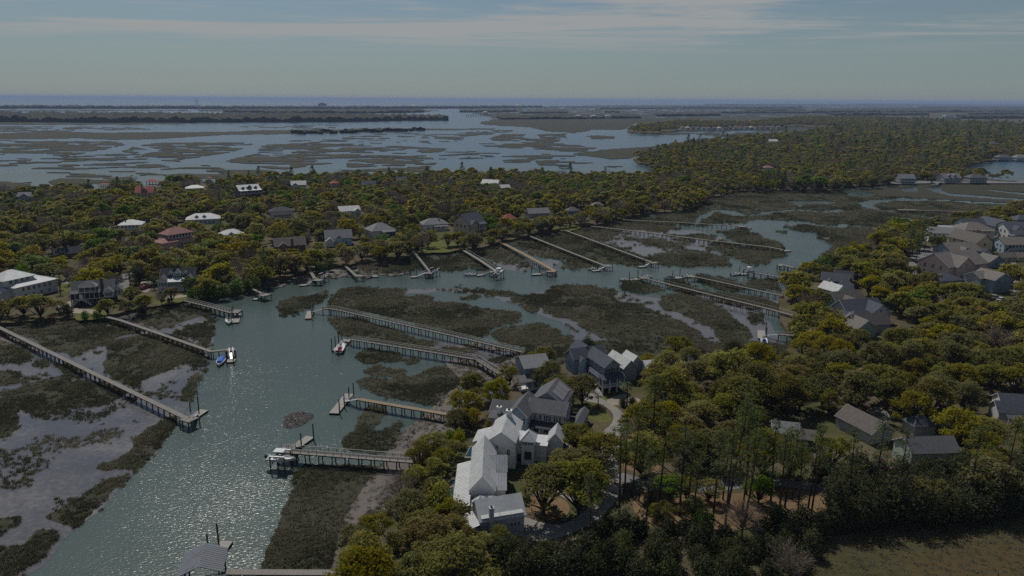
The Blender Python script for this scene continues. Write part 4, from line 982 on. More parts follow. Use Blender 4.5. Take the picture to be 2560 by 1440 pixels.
b = s.block(0, 9, -1, 9, 0, 4.6, 'hip', 'x', 1.6, .7, 'pink', 'pink', False, 'wing_wall', 'wing_roof'); b = s.block(5, 20, 1, 11, 0, 5, 'flat', 'x', 1, .5, 'pink', 'pink', False, 'lower_wall', 'terrace'); s.wins(b, 'F', 5, 1.2)
b = s.block(5.6, 19.6, 2, 10.5, 5.2, 3.1, 'hip', 'x', 2.6, .8, 'pale', 'pink', False, 'upper_wall', 'upper_roof'); s.wins(b, 'F', 7, 5.9, 1.2, 1.7, .03); s.wins(b, 'L', 4, 5.9, 1.2, 1.7, .05)
simple('white hip roofed house with a thin dark chimney', (297, 584), (355, 582), 15, 12, 6, 2.8, 'hip', 'white', 'white', (294, 542, 356, 572), n=5, storeys=2, chim=4, mark='the white house with a thin chimney')
s = simple('long low house with a wide white roof and two dark dormers', (466, 562), (550, 558), 22, 12, 3.6, 3.2, 'hip', 'pale', 'white', (460, 531, 552, 554), n=6, mark='the long white roof'); s.dormer(7, 2.2, 3.8, 2.6, 1.3, 3, 'grey', 'white'); s.dormer(12, 2.2, 3.8, 2.6, 1.3, 3, 'grey', 'white')
simple('white roof mostly hidden behind brownish trees', (560, 602), (612, 596), 16, 11, 4.5, 3, 'hip', 'white', 'white', (560, 568, 606, 584), gable=(3, 8, 1))
simple('dark brown house hidden in deep oak shade', (138, 650), (214, 642), 20, 10, 4, 4, 'gable', 'brown', 'dark', (150, 614, 212, 632), gable=(1, 7, 2), chim=9, mark='the dark hidden house')
s = simple('house with bright salmon red roof and gabled dormer on the bay side', (338, 492), (383, 491), 14, 12, 3.6, 4.4, 'gable', 'cream', 'red', (338, 463, 384, 489), n=4, chim=4.5, mark='the salmon red roofed house'); s.dormer(7, 1.5, 4.6, 4.6, 1.2, 4, 'blue', 'red', False, 3)
simple('grey gabled house on the bay shore far left', (44, 504), (84, 503), 14, 11, 5, 3.6, 'gable', 'grey', 'ltgrey', (42, 474, 86, 498), gable=(3, 11, 1), chim=12.5, storeys=2, mark='the grey bay house far left')
simple('low white roofed house on the bay shore', (466, 479), (511, 477), 16, 11, 3, 2.4, 'hip', 'cream', 'white', (464, 459, 512, 472))
s = simple('tall dark house with pale metal roof and three dormers', (600, 496), (653, 492), 17, 12, 6.2, 3.6, 'gable', 'dark', 'pale', (596, 455, 660, 488), n=6, storeys=2, mark='the tall dark bay house'); s.porch(0, 17, -2.4, 0, 3.3, 2.7, 7, 'F', .6, 'pale', True); s.dormer(3.5, 1.2, 6.6, 2.2, 1.6, 3.4, 'dark', 'pale'); s.dormer(8.5, .8, 6.6, 3.6, 2.0, 3.6, 'dark', 'pale', False, 2); s.dormer(13.5, 1.2, 6.6, 2.2, 1.6, 3.4, 'dark', 'pale')
simple('light blue house with twin white gables', (729, 476), (766, 475), 14, 9, 5.4, 3.4, 'gable', 'ltblue', 'white', (726, 446, 766, 467), gable=(1, 6.5, 1), storeys=2, mark='the light blue twin gabled house')
simple('narrow tall house with red hip roof beside a round dark oak', (829, 477), (849, 476), 9, 9, 8.4, 2.6, 'hip', 'pink', 'red', (826, 443, 851, 469), n=3, storeys=3, mark='the narrow red roofed house')
simple('house showing a long slate roof with one gable', (903, 470), (939, 470), 15, 10, 3.4, 3.8, 'gable', 'grey', 'slate', (902, 446, 940, 460), gable=(6, 11, 1), mark='the long slate roof')
simple('small slate roof by the bay edge', (991, 458), (1016, 458), 11, 9, 3.4, 3.2, 'gable', 'grey', 'slate', (990, 437, 1017, 448))
simple('steep grey gable peeping over bare trees', (1120, 464), (1135, 464), 7, 9, 5, 4, 'gable', 'grey', 'grey', (1118, 444, 1136, 456), axis='y', n=1)
simple('white roofed house near the bay with raised gable', (1202, 470), (1242, 472), 16, 11, 3.6, 4, 'gable', 'white', 'white', (1200, 443, 1244, 457), gable=(9, 14, 2), mark='the white roof near the bay')
simple('white shed roof below the white bay house', (1253, 476), (1276, 475), 10, 8, 2.6, 2.6, 'gable', 'white', 'white', (1252, 459, 1277, 469), name='shed', cat='shed')
simple('white walled house under a dark hip roof with a row of windows', (677, 546), (734, 543), 17, 12, 5, 2.8, 'hip', 'white', 'dark', (674, 518, 736, 539), n=7, mark='the white walled dark roofed house')
simple('white roofed house with a lower gabled wing at right', (850, 541), (901, 538), 16, 10, 4, 3.2, 'gable', 'white', 'white', (846, 510, 903, 530), gable=(11, 16, 2), mark='the white roof with wing')
simple('brown shingled house with dark brick chimney on its front', (690, 634), (765, 628), 17, 11, 4.2, 3.9, 'gable', 'brown', 'brown', (686, 594, 766, 622), gable=(1.5, 7, 1.2), mark='the brown house with a front chimney').chimney(9.4, -.5, 0, 8, 1.3, 1.0)
s = simple('bluish house with bright metal gables by the shore oaks', (815, 615), (880, 612), 16, 10, 5, 4.2, 'gable', 'ltblue', 'zinc', (808, 576, 882, 604), gable=(5.5, 10.5, 2), mark='the metal gabled house', seam=True); s.block(0, 5, -4, 3, 0, 3.6, 'gable', 'y', 2, .4, 'white', 'white', True, 'garage_wall', 'garage_roof')
s = simple('grey hip roofed house with screened porch facing the shore', (931, 596), (989, 590), 15, 12, 4.4, 3.6, 'hip', 'pale', 'ltgrey', (927, 556, 991, 585), mark='the grey porch house'); s.porch(6, 14, -2.2, 0, .6, 2.8, 5, 'F', 1, 'ltgrey', False, True)
s = simple('pale house with wide light grey hip roof and white porch', (1058, 578), (1121, 575), 18, 12, 4.6, 3.4, 'hip', 'white', 'ltgrey', (1054, 543, 1123, 572), chim=12, mark='the light grey hip roofed house'); s.porch(8, 17, -2.4, 0, .5, 2.8, 6, 'F', .7, 'ltgrey')
s = simple('tall tan house with dark steep roof and front dormer', (1172, 592), (1212, 585), 11, 11, 6.2, 4.4, 'gable', 'tan', 'slate', (1168, 544, 1221, 580), storeys=2, gable=(1, 5.5, 1.2), mark='the tall tan house'); s.porch(5.5, 10.5, -2, 0, 3, 2.8, 4, 'F', .6, 'slate')
simple('house with faded pink hip roof beside green trees', (1258, 557), (1292, 556), 12, 10, 3.4, 3.6, 'hip', 'pink', 'red', (1256, 524, 1292, 543), mark='the faded pink roof')
simple('house showing only a long grey ridge above the shore oaks', (1322, 545), (1374, 543), 17, 10, 3.6, 3.2, 'gable', 'grey', 'ltgrey', (1320, 519, 1376, 532))
simple('small dark hip roof right of the long grey ridge', (1420, 536), (1450, 535), 12, 10, 3.4, 3, 'hip', 'grey', 'grey', (1417, 513, 1452, 525))
simple('pale roof in the woods near the marsh corner', (1484, 521), (1510, 520), 12, 9, 3.2, 3, 'hip', 'white', 'ltgrey', (1482, 499, 1512, 509))
# boathouses in the bay
for lab, a, b_, kp in (('red roofed open boathouse on posts in the bay', (366, 467), (391, 467), (364, 448, 394, 466)), ('small pinkish boathouse roof left of the salmon house', (247, 470), (264, 470), (245, 454, 266, 466)), ('pinkish boathouse roof right of the salmon red house', (514, 452), (527, 452), (512, 436, 530, 448))):
    s = House(lab, a, b_, 9, cat='boathouse', name='boathouse', keep=kp, z=0, foot=False)
    m = MB()
    for x in (.3, 3, 6, 8.7):
        for y in (.3, 7): m.box(x - .15, x + .15, y - .15, y + .15, -1, 5)
    s.part(m, 'posts', M_PILE); s.block(0, 9, 0, 7.5, 1.8, 3.2, 'hip', 'x', 1.8, .5, 'white', 'red', nowall=True); s.part(MB().box(0, 9, 0, 7.5, 1.6, 1.8), 'deck', M_WOOD)
# ---------------------------------------------------------------- far right, beyond the marsh
s = simple('grey house with raised porch on the sand road', (2249, 460), (2288, 460), 16, 11, 5.6, 3.6, 'gable', 'grey', 'ltgrey', (2244, 424, 2290, 453), storeys=2, porch=True, mark='the grey sand road house')
simple('grey gabled house by the lake behind small trees', (2360, 457), (2402, 456), 17, 10, 4, 3.4, 'gable', 'grey', 'ltgrey', (2356, 426, 2404, 440), dorm=2, mark='the grey lake house')
simple('dark grey house standing right at the lake', (2424, 458), (2466, 458), 17, 10, 5.4, 3, 'hip', 'grey', 'grey', (2422, 427, 2469, 450), storeys=2, mark='the dark lake house')
simple('low grey house on the far lake shore', (2496, 401), (2532, 401), 20, 12, 4, 3.4, 'hip', 'grey', 'grey', (2494, 384, 2535, 399))
simple('low grey house at the right edge on the far lake shore', (2540, 401), (2575, 401), 20, 12, 4, 3.4, 'hip', 'pale', 'ltgrey', (2538, 386, 2560, 399))
simple('grey roof above the far lake shore trees', (2475, 366), (2500, 366), 18, 12, 4, 4, 'hip', 'grey', 'grey', (2472, 350, 2500, 362))
simple('white roof standing out of the far wood', (1923, 360), (1945, 360), 20, 14, 6, 4, 'gable', 'pale', 'white', (1922, 341, 1947, 353))
simple('pale pink house in the middle of the long wood', (1910, 430), (1934, 430), 14, 10, 6, 3, 'hip', 'pink', 'pink', (1908, 409, 1936, 422))
simple('blue roofed house peeping from the far right wood', (2363, 297), (2382, 297), 30, 20, 8, 6, 'hip', 'ltblue', 'zinc', (2360, 286, 2384, 297))
rr = random.Random(9); far_lab = ['white', 'cream', 'blue', 'grey', 'pale', 'tan', 'ltblue']; words = dict(white='white', cream='cream', blue='blue grey', grey='grey', pale='pale', tan='tan', ltblue='light blue')
names_l = ['first', 'second', 'third', 'fourth', 'fifth', 'sixth', 'seventh', 'eighth', 'ninth', 'tenth', 'eleventh', 'twelfth', 'thirteenth', 'fourteenth', 'fifteenth', 'sixteenth', 'seventeenth', 'eighteenth', 'nineteenth', 'twentieth']
for i in range(19):
    u = 1702 + i * 13.3; v = 324.3 + (1.5 if 3 < i < 9 else 0) - i * .05; wl = far_lab[(i * 5) % 7]; rfk = ['ltgrey', 'white', 'grey', 'tan', 'ltgrey', 'pink'][(i * 7) % 6]
    simple('%s %s house from the left in the row on the far island shore' % (names_l[i], words[wl]), (u, v), (u + 9.5, v), 13, 11, 7, 4, ['gable', 'hip'][i % 2], wl, rfk, (u, v - 9, u + 10, v), axis='xy'[i % 2], n=3, storeys=2)
# ---------------------------------------------------------------- right hand town
def town(label, pL, pR, U, d, h, rh, roof, wall, rf, keep, axis='x', n=4, storeys=2, **kw):
    return simple(label, pL, pR, U, d, h, rh, roof, wall, rf, keep, axis, 0, n, storeys, **kw)
s = town('white house with grey roof and long porch behind tall pines', (2320, 604), (2405, 608), 20, 12, 6, 3, 'gable', 'white', 'ltgrey', (2330, 556, 2408, 602), n=6, gable=(13, 18.5, 1), mark='the white porch house in the town'); s.porch(3, 20, -2.4, 0, .4, 2.8, 8, 'F', .7, 'ltgrey')
s.block(9, 17, 11, 18, 0, 6.4, 'gable', 'x', 2.6, .4, 'white', 'white', True, 'rear_wall', 'rear_roof')
s = town('white two storey house under a wide tan hip roof', (2408, 602), (2482, 601), 18, 13, 6.2, 3.4, 'hip', 'white', 'tan', (2400, 558, 2482, 592), n=6, mark='the tan hip roofed town house'); s.porch(9, 17, -1.8, 0, 3.2, 2.6, 5, 'F', .3, 'tan')
s = town('light blue two storey house with white railed porches', (2483, 592), (2530, 591), 12, 16, 6.2, 3.2, 'gable', 'ltblue', 'slate', (2482, 552, 2516, 588), axis='y', n=3, mark='the light blue town house'); s.porch(0, 12, -2.4, 0, .5, 2.8, 5, 'F', .6, 'ltgrey'); s.block(-14, 0, 6, 15, 0, 6, 'gable', 'x', 3, .4, 'ltblue', 'slate', False, 'rear_wall', 'rear_roof')
s = town('grey house with white porch roofs at the right edge of the town', (2518, 600), (2590, 600), 17, 13, 6, 3.6, 'gable', 'white', 'slate', (2512, 554, 2560, 594), gable=(2, 8, 1.5), n=5, mark='the slate roofed town house at the right edge'); s.porch(0, 17, -2.4, 0, .5, 2.8, 7, 'F', .6, 'white')
s = town('house with tall pale yellow gable wall and brown roof', (2438, 634), (2478, 632), 10, 19, 5.8, 3.8, 'gable', 'cream', 'brown', (2430, 588, 2500, 628), axis='y', n=1, mark='the yellow gabled house'); s.block(10, 18, 6, 14, 0, 5.2, 'gable', 'x', 3, .4, 'tan', 'brown', False, 'wing_wall', 'wing_roof')
s = town('light blue house with long grey brown roof at right edge', (2508, 634), (2580, 634), 18, 13, 5.6, 3.6, 'gable', 'ltblue', 'tan', (2496, 592, 2560, 630), n=6, mark='the light blue house at the right edge'); s.block(1, 6, -3, 2, 0, 2.8, 'hip', 'x', 1.4, .4, 'ltblue', 'dark', False, 'porch_wall', 'porch_roof')
s = town('blue grey house with tan roof and small front gable with window pair', (2375, 652), (2450, 648), 20, 13, 5, 3.8, 'gable', 'blue', 'tan', (2372, 600, 2452, 640), gable=(6, 12, 1.0), n=5, mark='the tan roofed blue gable house')
s = town('long grey hip roofed house beside the sidewalk', (2362, 672), (2436, 668), 20, 12, 4.6, 3.0, 'hip', 'grey', 'grey', (2358, 626, 2440, 652), n=4, storeys=1, mark='the grey hip house beside the sidewalk'); s.vents([(5, 4, 6), (9, 4, 6), (13, 4, 6)])
s = town('large tan roofed house with broad blue gable and pinkish side', (2368, 702), (2462, 690), 22, 14, 5.6, 4.2, 'gable', 'pink', 'tan', (2362, 650, 2474, 690), gable=(3, 13, 1.2), n=3, mark='the broad blue gabled house')
s = town('house with a low slate hip roof half under yellow oaks', (2350, 720), (2405, 716), 15, 12, 4, 3, 'hip', 'grey', 'slate', (2350, 678, 2398, 698), n=4, storeys=1)
town('blue gabled garage at the alley', (2472, 670), (2508, 668), 9, 9, 3.2, 2.8, 'gable', 'blue', 'tan', (2470, 640, 2508, 664), axis='y', n=1, storeys=1, cat='garage', name='garage')
town('little blue garage between the yellow gable and the alley', (2454, 648), (2478, 646), 7, 9, 3, 2.4, 'gable', 'ltblue', 'dark', (2452, 619, 2494, 642), axis='y', n=1, storeys=1, cat='garage', name='garage')
town('two storey tan roofed house standing alone on the alley', (2480, 733), (2524, 729), 11, 12, 6.4, 3.0, 'gable', 'blue', 'tan', (2468, 676, 2526, 726), axis='y', n=2, mark='the lone house on the alley').block(-2.4, 4, 5, 14, 0, 6.2, 'gable', 'x', 2.4, .3, 'grey', 'tan', False, 'rear_wall', 'rear_roof')
town('yellow garage with brown roof at the head of the alley', (2505, 655), (2540, 654), 10, 8, 3, 2.2, 'gable', 'cream', 'brown', (2502, 628, 2540, 648), n=1, storeys=1, cat='garage', name='garage')
town('white gabled garage right of the yellow garage', (2544, 654), (2580, 654), 10, 8, 3, 2.6, 'gable', 'white', 'tan', (2540, 627, 2560, 648), n=1, storeys=1, cat='garage', name='garage')
town('slate roofed house behind the town by the dark round trees', (2540, 566), (2585, 566), 14, 11, 5, 3, 'hip', 'grey', 'slate', (2538, 538, 2560, 556))
# ---------------------------------------------------------------- row between the river bend and the oaks
s = House('dark slate house with two small gables on the river bend', (2050, 726), (2135, 735), 20, mark='the dark slate house', keep=(2046, 660, 2112, 704))
b = s.block(0, 16, 6, 17, 0, 6, 'gable', 'x', 4, .5, 'dark', 'slate'); s.block(2, 8, 0, 9, 0, 5, 'gable', 'y', 2.6, .5, 'grey', 'slate', False, 'wing_wall', 'wing_roof'); s.block(7, 18, 15, 25, 0, 6.4, 'gable', 'x', 4, .5, 'dark', 'dark', False, 'rear_wall', 'rear_roof'); s.block(10, 19, 2, 9, 0, 4.6, 'hip', 'x', 2.6, .5, 'dark', 'slate', False, 'side_wall', 'side_roof')
s = House('white house with steep pale gable roof', (2088, 757), (2113, 753), 6.5, mark='the white gable by the mint house', keep=(2068, 700, 2162, 728))
b = s.block(0, 6.5, 0, 10, 0, 5.2, 'gable', 'y', 2.6, .4, 'white', 'pale', True); s.wins(b, 'L', 4, 3.2, .8, 1.4); s.wins(b, 'F', 2, 3.2, .8, 1.4); s.block(6, 15, 3, 8, 0, 4.4, 'gable', 'x', 2.2, .4, 'white', 'zinc', True, 'wing_wall', 'wing_roof'); s.block(6.5, 10, 8, 12, 0, 5.2, 'hip', 'x', 1.6, .4, 'white', 'white', True, 'tower_wall', 'tower_roof')
s = House('mint green house under a brown roof', (2110, 787), (2172, 781), 15, mark='the mint green house', keep=(2086, 722, 2178, 764))
b = s.block(-3, 14.5, 3, 12, 0, 6.6, 'gable', 'x', 3.4, .4, 'green', 'brown'); s.wins(b, 'L', 3, 4.0, .8, 1.5); s.wins(b, 'L', 3, 1.0, .8, 1.5); g = s.block(0, 8, -1, 8, 0, 6.2, 'gable', 'y', 2.4, .5, 'green', 'brown', False, 'wing_wall', 'wing_roof'); s.wins(g, 'F', 2, 3.8)
s = House('grey house with wide slate gable above the mint house', (2135, 812), (2222, 806), 18, mark='the wide slate gable house', keep=(2112, 744, 2232, 786))
b = s.block(-2, 17, 3, 14, 0, 5.2, 'gable', 'x', 4.2, .5, 'grey', 'slate'); g = s.block(7, 17.5, -1, 8, 0, 5, 'gable', 'y', 4.0, .5, 'pale', 'slate', False, 'wing_wall', 'wing_roof'); s.wins(g, 'F', 1, 5.4, .8, 1.3); s.wins(g, 'F', 2, 1.2); s.porch(-2, 6, .5, 3, 2.6, 2.4, 4, 'F', .6, 'slate', True)
s = House('slate hip roof with skylight between grey and tan houses', (2130, 822), (2200, 818), 14, keep=(2120, 769, 2210, 792), mark='the slate hip with skylight')
b = s.block(0, 14, 1, 10, 0, 3.6, 'hip', 'x', 3.2, .5, 'pale', 'slate'); m = MB(); m.box(5, 6, 2.8, 3.6, 5.3, 5.5); s.part(m, 'skylight', M_PANE)
s = House('tan shingled house with long brown ridge at the near end of the row', (2140, 846), (2240, 838), 20, keep=(2124, 783, 2252, 820), mark='the tan house ending the row')
b = s.block(3, 20, 4, 13, 0, 4.2, 'gable', 'x', 3.8, .5, 'grey', 'brown'); g = s.block(0, 9.5, 0, 11, 0, 4.2, 'gable', 'y', 3.6, .5, 'paleg', 'tan', False, 'wing_wall', 'wing_roof'); s.wins(g, 'F', 3, 1.0); s.wins(g, 'F', 1, 4.6, .6, .6)
# ---------------------------------------------------------------- the near houses
s = House('tall blue grey house with slate roof and raised wraparound porch', (1516, 984), (1572, 975), 8, mark='the tall wraparound porch house', keep=(1492, 868, 1575, 980))
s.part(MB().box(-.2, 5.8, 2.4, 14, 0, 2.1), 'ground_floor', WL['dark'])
b = s.block(0, 5.6, 2.0, 14, 2.2, 6.0, 'gable', 'y', 2.2, .45, 'blue', 'slate'); s.wins(b, 'F', 2, 5.7, .95, 1.7, .1, True); s.wins(b, 'L', 4, 5.7, .9, 1.6); s.wins(b, 'F', 1, 8.5, .5, .9); s.wins(b, 'L', 4, 3, .9, 1.6)
s.porch(-1.6, 6.2, -.2, 2.0, 2.2, 2.5, 4, 'F', 1.0, 'slate', True, False, pw=.26); s.porch(-1.6, 0, 2.0, 11, 2.2, 2.5, 6, 'L', .9, 'slate', True, False, pw=.22)
m = MB()
for x, y in ((-1.4, 0), (1, 0), (3.6, 0), (6, 0), (-1.4, 4), (-1.4, 8), (-1.4, 10.6)): m.box(x - .2, x + .2, y - .2, y + .2, 0, 1.95)
s.part(m, 'porch_piers', M_WCH); s.stairs(-3.3, -1.7, 3.4, 2.2, 4.4)
b = s.block(-5, 6.4, 12.5, 18.5, 2.2, 5.6, 'gable', 'x', 2.4, .5, 'blue', 'slate', False, 'rear_wall', 'rear_roof'); s.wins(b, 'F', 2, 5.2, .9, 1.5, .1, False, -4.5, 0); s.block(-1.5, 3.5, 16, 22, 2.2, 6.2, 'gable', 'y', 2.4, .5, 'blue', 'slate', False, 'bay_wall', 'bay_roof'); s.block(-3.6, -1.4, 11.4, 13, 2.2, 5.0, 'gable', 'y', 1.2, .35, 'ltblue', 'slate', False, 'oriel_wall', 'oriel_roof'); s.vents([(1.5, 9, 9.3)])
s = House('blue grey house half hidden behind the grey leaved oak', (1318, 972), (1378, 965), 8.5, mark='the half hidden blue house', keep=(1312, 898, 1352, 955))
b = s.block(0, 8.5, 2, 13, 0, 6.6, 'gable', 'x', 2.4, .5, 'blue', 'ltgrey'); s.wins(b, 'F', 3, 3.9, .9, 1.5); s.wins(b, 'F', 3, .9, .9, 1.5); s.porch(-3.0, 3.2, -2, 2, .4, 2.9, 4, 'F', 1.0, 'grey', False, False); s.vents([(4.5, 6.5, 8.4), (5.6, 6.5, 8.4)])
s = House('large dark grey house with shuttered windows and several steep roofs', (1319, 1079), (1408, 1092), 10, mark='the large dark grey house', keep=(1268, 965, 1430, 1060))
b = s.block(0, 10, 0, 7.4, 0, 6.2, 'gable', 'x', 2.3, .45, 'grey', 'grey'); s.wins(b, 'F', 3, 3.9, .85, 1.5, .1, True, 1.4, 9.6); s.wins(b, 'R', 2, 3.9, .85, 1.5)
g = s.block(-4.7, 1.0, -3.6, 7, 0, 6.2, 'gable', 'y', 2.7, .4, 'blue', 'grey', False, 'wing_wall', 'wing_roof'); s.wins(g, 'F', 2, 4.0, .8, 1.4, .1, True); s.wins(g, 'R', 1, 4.0, .7, 1.4, lo=-2.8, hi=-.4)
s.block(-1, 8.2, 7.2, 17.6, 0, 6.2, 'gable', 'y', 3.3, .5, 'grey', 'grey', False, 'rear_wall', 'rear_roof'); m = MB()
for k in range(3):
    y0 = 8.2 + k * 2.9; s.slab(m, [(7.7, y0, 6.82), (7.7, y0 + 2.7, 6.82), (4.6, y0 + 2.7, 9.05), (4.6, y0, 9.05)], .05)
s.part(m, 'solar_panel', plain('solar_sheet', (.21, .2, .215), .45, .4))
s.block(-10.6, -4.7, .4, 7, 0, 4.6, 'gable', 'x', 2.0, .6, 'grey', 'grey', False, 'west_wall', 'west_roof'); s.porch(-10.2, -5.2, -2.8, .4, .6, 3.4, 4, 'F', 1.0, 'grey', False, False)
s.porch(1.1, 9.8, -2.6, 0, .4, 2.4, 4, 'F', 1.0, 'dark', False, False); s.door(5.5, 0, .5, 1.8, 2.1); s.door(2.5, 0, .5, 1.4, 1.8); s.door(8, 0, .5, 1.6, 2.0)
b = s.block(12.0, 14.2, 1, 12, 0, 3.2, 'gable', 'y', .9, .4, 'grey', 'grey', False, 'breezeway_wall', 'breezeway_roof'); s.wins(b, 'R', 4, 1.0, .8, 1.5); m = MB()
for k in range(4): m.box(10.1, 11.9, 1.5 + k * 2.8, 1.65 + k * 2.8, 2.8, 3.0)
s.part(m, 'pergola', M_WOOD); s.chimney(-8.0, -.6, 0, 6.4, 1.2, 1.0, M_WCH); s.vents([(6.5, 2.2, 7.6)])

s = House('white house of joined steep gables with white metal roofs', (1213, 1166), (1285, 1172), 7, mark='the white gabled house', keep=(1150, 1028, 1290, 1250))
b = s.block(.6, 7.3, 0, 11.5, 0, 6.9, 'gable', 'y', 2.4, .2, 'white', 'white', True); s.wins(b, 'F', 1, 3.4, .75, 1.6, lo=5.0, hi=6.2); s.wins(b, 'F', 1, 5.0, .5, .7, lo=2.4, hi=3.4); s.chimney(4.2, 9.6, 8, 10.6, 1.3, 1.1, M_WCH)
s.block(-3.6, .6, 4, 10, 0, 4.4, 'shed', 'L', 1.6, .3, 'white', 'white', True, 'west_wall', 'west_roof'); s.block(-2.2, .6, -1.5, 4, 0, 5.2, 'shed', 'L', 1.9, .25, 'white', 'white', True, 'lean_to_wall', 'lean_to_roof')
b = s.block(8.4, 11.4, 2.4, 6.4, 0, 6.5, 'hip', 'x', 1.7, .4, 'white', 'white', True, 'tower_wall', 'tower_roof'); s.wins(b, 'F', 4, 5.3, .5, .75, .06); s.door(10, 2.4, 1.4, 1.7, 2.1); s.block(7.3, 8.4, 3, 6, 0, 6.2, 'shed', 'F', .9, .2, 'white', 'white', True, 'link_wall', 'link_roof')
s.door(7.8, 3, .2, .9, 2.3); s.block(11.4, 14.2, 4.5, 10, 0, 4.2, 'flat', 'x', 1, .25, 'white', 'white', False, 'terrace_wall', 'terrace_roof'); s.block(14.2, 17.9, 7, 12.5, 0, 4.5, 'gable', 'y', 2.2, .3, 'white', 'white', True, 'east_wall', 'east_roof')
# the long middle range stands at an angle: gable towards the viewer, cross roofs on its right, low porch along its left
A_ = lambda x, y: proj(*(s.M @ Vector((x, y, 0))))[:2]
s2 = House('range', A_(.66, -20.0), A_(.66 + 7 * .985, -20.0 + 7 * .17), 7)
s2.block(0, 5.2, 0, 19.2, 0, 5.4, 'gable', 'y', 3.0, .35, 'white', 'white', True, 'middle_wall', 'middle_roof')
s2.block(2.7, 7.7, 9.4, 14.2, 0, 4.6, 'gable', 'x', 2.5, .3, 'white', 'pale', True, 'cross_wall', 'cross_roof'); s2.block(2.7, 7.5, 1.6, 7.2, 0, 4.4, 'gable', 'x', 2.3, .3, 'white', 'pale', True, 'garage_wall', 'garage_roof'); s2.door(7.55, 4.4, .1, 2.4, 2.3, M_TRIM, 'R'); s2.door(7.75, 11.8, .3, 1.2, 2.4, None, 'R')
s2.block(-3.3, -.1, -4.8, 14.3, 2.0, 1.5, 'shed', 'L', 1.0, .25, 'white', 'white', True, 'porch_beam', 'low_porch_roof', nowall=True); m = MB()
for k in range(8): m.box(-3.2, -2.98, -4.6 + k * 2.6, -4.38 + k * 2.6, 0, 3.4)
for x in (-2, -.5): m.box(x, x + .2, -4.6, -4.4, 0, 3.7)
s2.part(m, 'porch_posts', M_TRIM); s2.part(MB().box(-.12, -.04, -4.4, 0, 0, 3.6), 'porch_screen', M_SCREEN)
s2.block(.1, 7.0, -4.6, -.1, 0, 3.2, 'hip', 'x', 1.8, .3, 'white', 'white', True, 'front_wall', 'front_roof'); s.adopt(s2)
s = House('grey shingled house with pale metal roof and four shed dormers', (1202, 1358), (1310, 1339), 9, mark='the shingled dormer house', keep=(1160, 1228, 1316, 1335))
b = s.block(0, 9, 0, 6.6, 0, 5.0, 'gable', 'x', 2.7, .35, 'shake', 'pale', True); s.wins(b, 'F', 1, 2.0, 1.3, 1.3, lo=2.8, hi=4.0); m_ = [(5.6, 8.2)]; s.wins(b, 'F', 3, 2.6, .7, .8, .01, False, 5.9, 8.3); s.wins(b, 'L', 3, 3.6, .5, 1.6, .05, False, .5, 4.5); s.wins(b, 'R', 2, 3.2, .8, 1.3)
for x, w_ in ((.95, 1.1), (3.2, 1.1), (5.1, 1.9), (7.5, 2.1)): s.dormer(x, .05, 4.4, w_, 1.0, 2.4, 'shake', 'white', True, 1 if w_ < 1.5 else 2)
s.chimney(2.1, -.35, 0, 7.6, .85, .8, plain('pale_brick', (.36, .37, .41), .85, .2, 0, .2, 4)); s.block(-3.0, 0, .3, 5.2, 0, 3.3, 'shed', 'L', .9, .3, 'shake', 'white', True, 'sunroom_wall', 'sunroom_roof'); s.door(-.8, .3, .3, 1.0, 2.4); s.door(-2.0, .3, .3, 1.0, 2.4)
s = House('white roofed house right of the tall porch house', (1565, 960), (1612, 952), 8, mark='the white roof beside the tall porch house', keep=(1556, 888, 1604, 925))
s.block(0, 5.6, 2, 14, 0, 5.4, 'gable', 'y', 2.6, .4, 'grey', 'white', True); s.block(5, 10, 5, 12, 0, 5.6, 'gable', 'y', 2.4, .4, 'grey', 'white', True, 'wing_wall', 'wing_roof')
s = House('low white metal roof seen between two oaks', (1618, 952), (1668, 948), 8, keep=(1636, 908, 1656, 924)); b = s.block(0, 8, 0, 8, 0, 4.4, 'gable', 'x', 2.2, .4, 'white', 'white', True); s.wins(b, 'F', 3, 1.2)
s = House('bright white roof glimpsed deep among the oaks', (1700, 946), (1770, 940), 11, keep=(1712, 906, 1724, 916)); b = s.block(0, 11, 0, 9, 0, 4.6, 'hip', 'x', 2.4, .4, 'white', 'white', True)
s = House('brown shingled house whose long roof slopes towards the viewer', (2088, 1066), (2174, 1112), 13, mark='the long brown roof', keep=(2090, 1002, 2198, 1078))
s.block(0, 13, 0, 8.4, 0, 3.6, 'gable', 'x', 2.9, .5, 'grey', 'brown'); s.vents([(8.5, 2.4, 5), (3, 3, 5.2)])
s = House('grey roofed house with a brown lean-to beneath the oaks', (1930, 1108), (2036, 1120), 13, mark='the grey roof under the oaks', keep=(1936, 1052, 2040, 1092))
s.block(0, 8, 0, 8, 0, 4, 'gable', 'x', 2.4, .5, 'tan', 'ltgrey'); s.block(7, 13, -1.5, 6, 0, 3.4, 'gable', 'x', 1.8, .4, 'dark', 'brown', False, 'annex_wall', 'annex_roof')
s = House('small slate roof next to a bright lawn patch', (2284, 1092), (2336, 1088), 6.5, keep=(2284, 1040, 2330, 1062), mark='the small slate roof'); s.block(0, 6.5, 0, 5, 0, 3.2, 'hip', 'x', 2.0, .4, 'grey', 'slate')
s = House('slate house with white porch posts at the right edge', (2500, 1066), (2590, 1072), 11, keep=(2490, 962, 2560, 1040), mark='the slate porch house at the right edge'); b = s.block(0, 11, 2, 9, 0, 4.4, 'gable', 'x', 2.6, .5, 'pale', 'slate'); s.porch(2, 9, -.6, 2, .6, 2.7, 5, 'F', .8, 'slate'); s.block(4, 12, 9, 16, 0, 4.8, 'gable', 'x', 2.4, .4, 'white', 'slate', False, 'rear_wall', 'rear_roof')
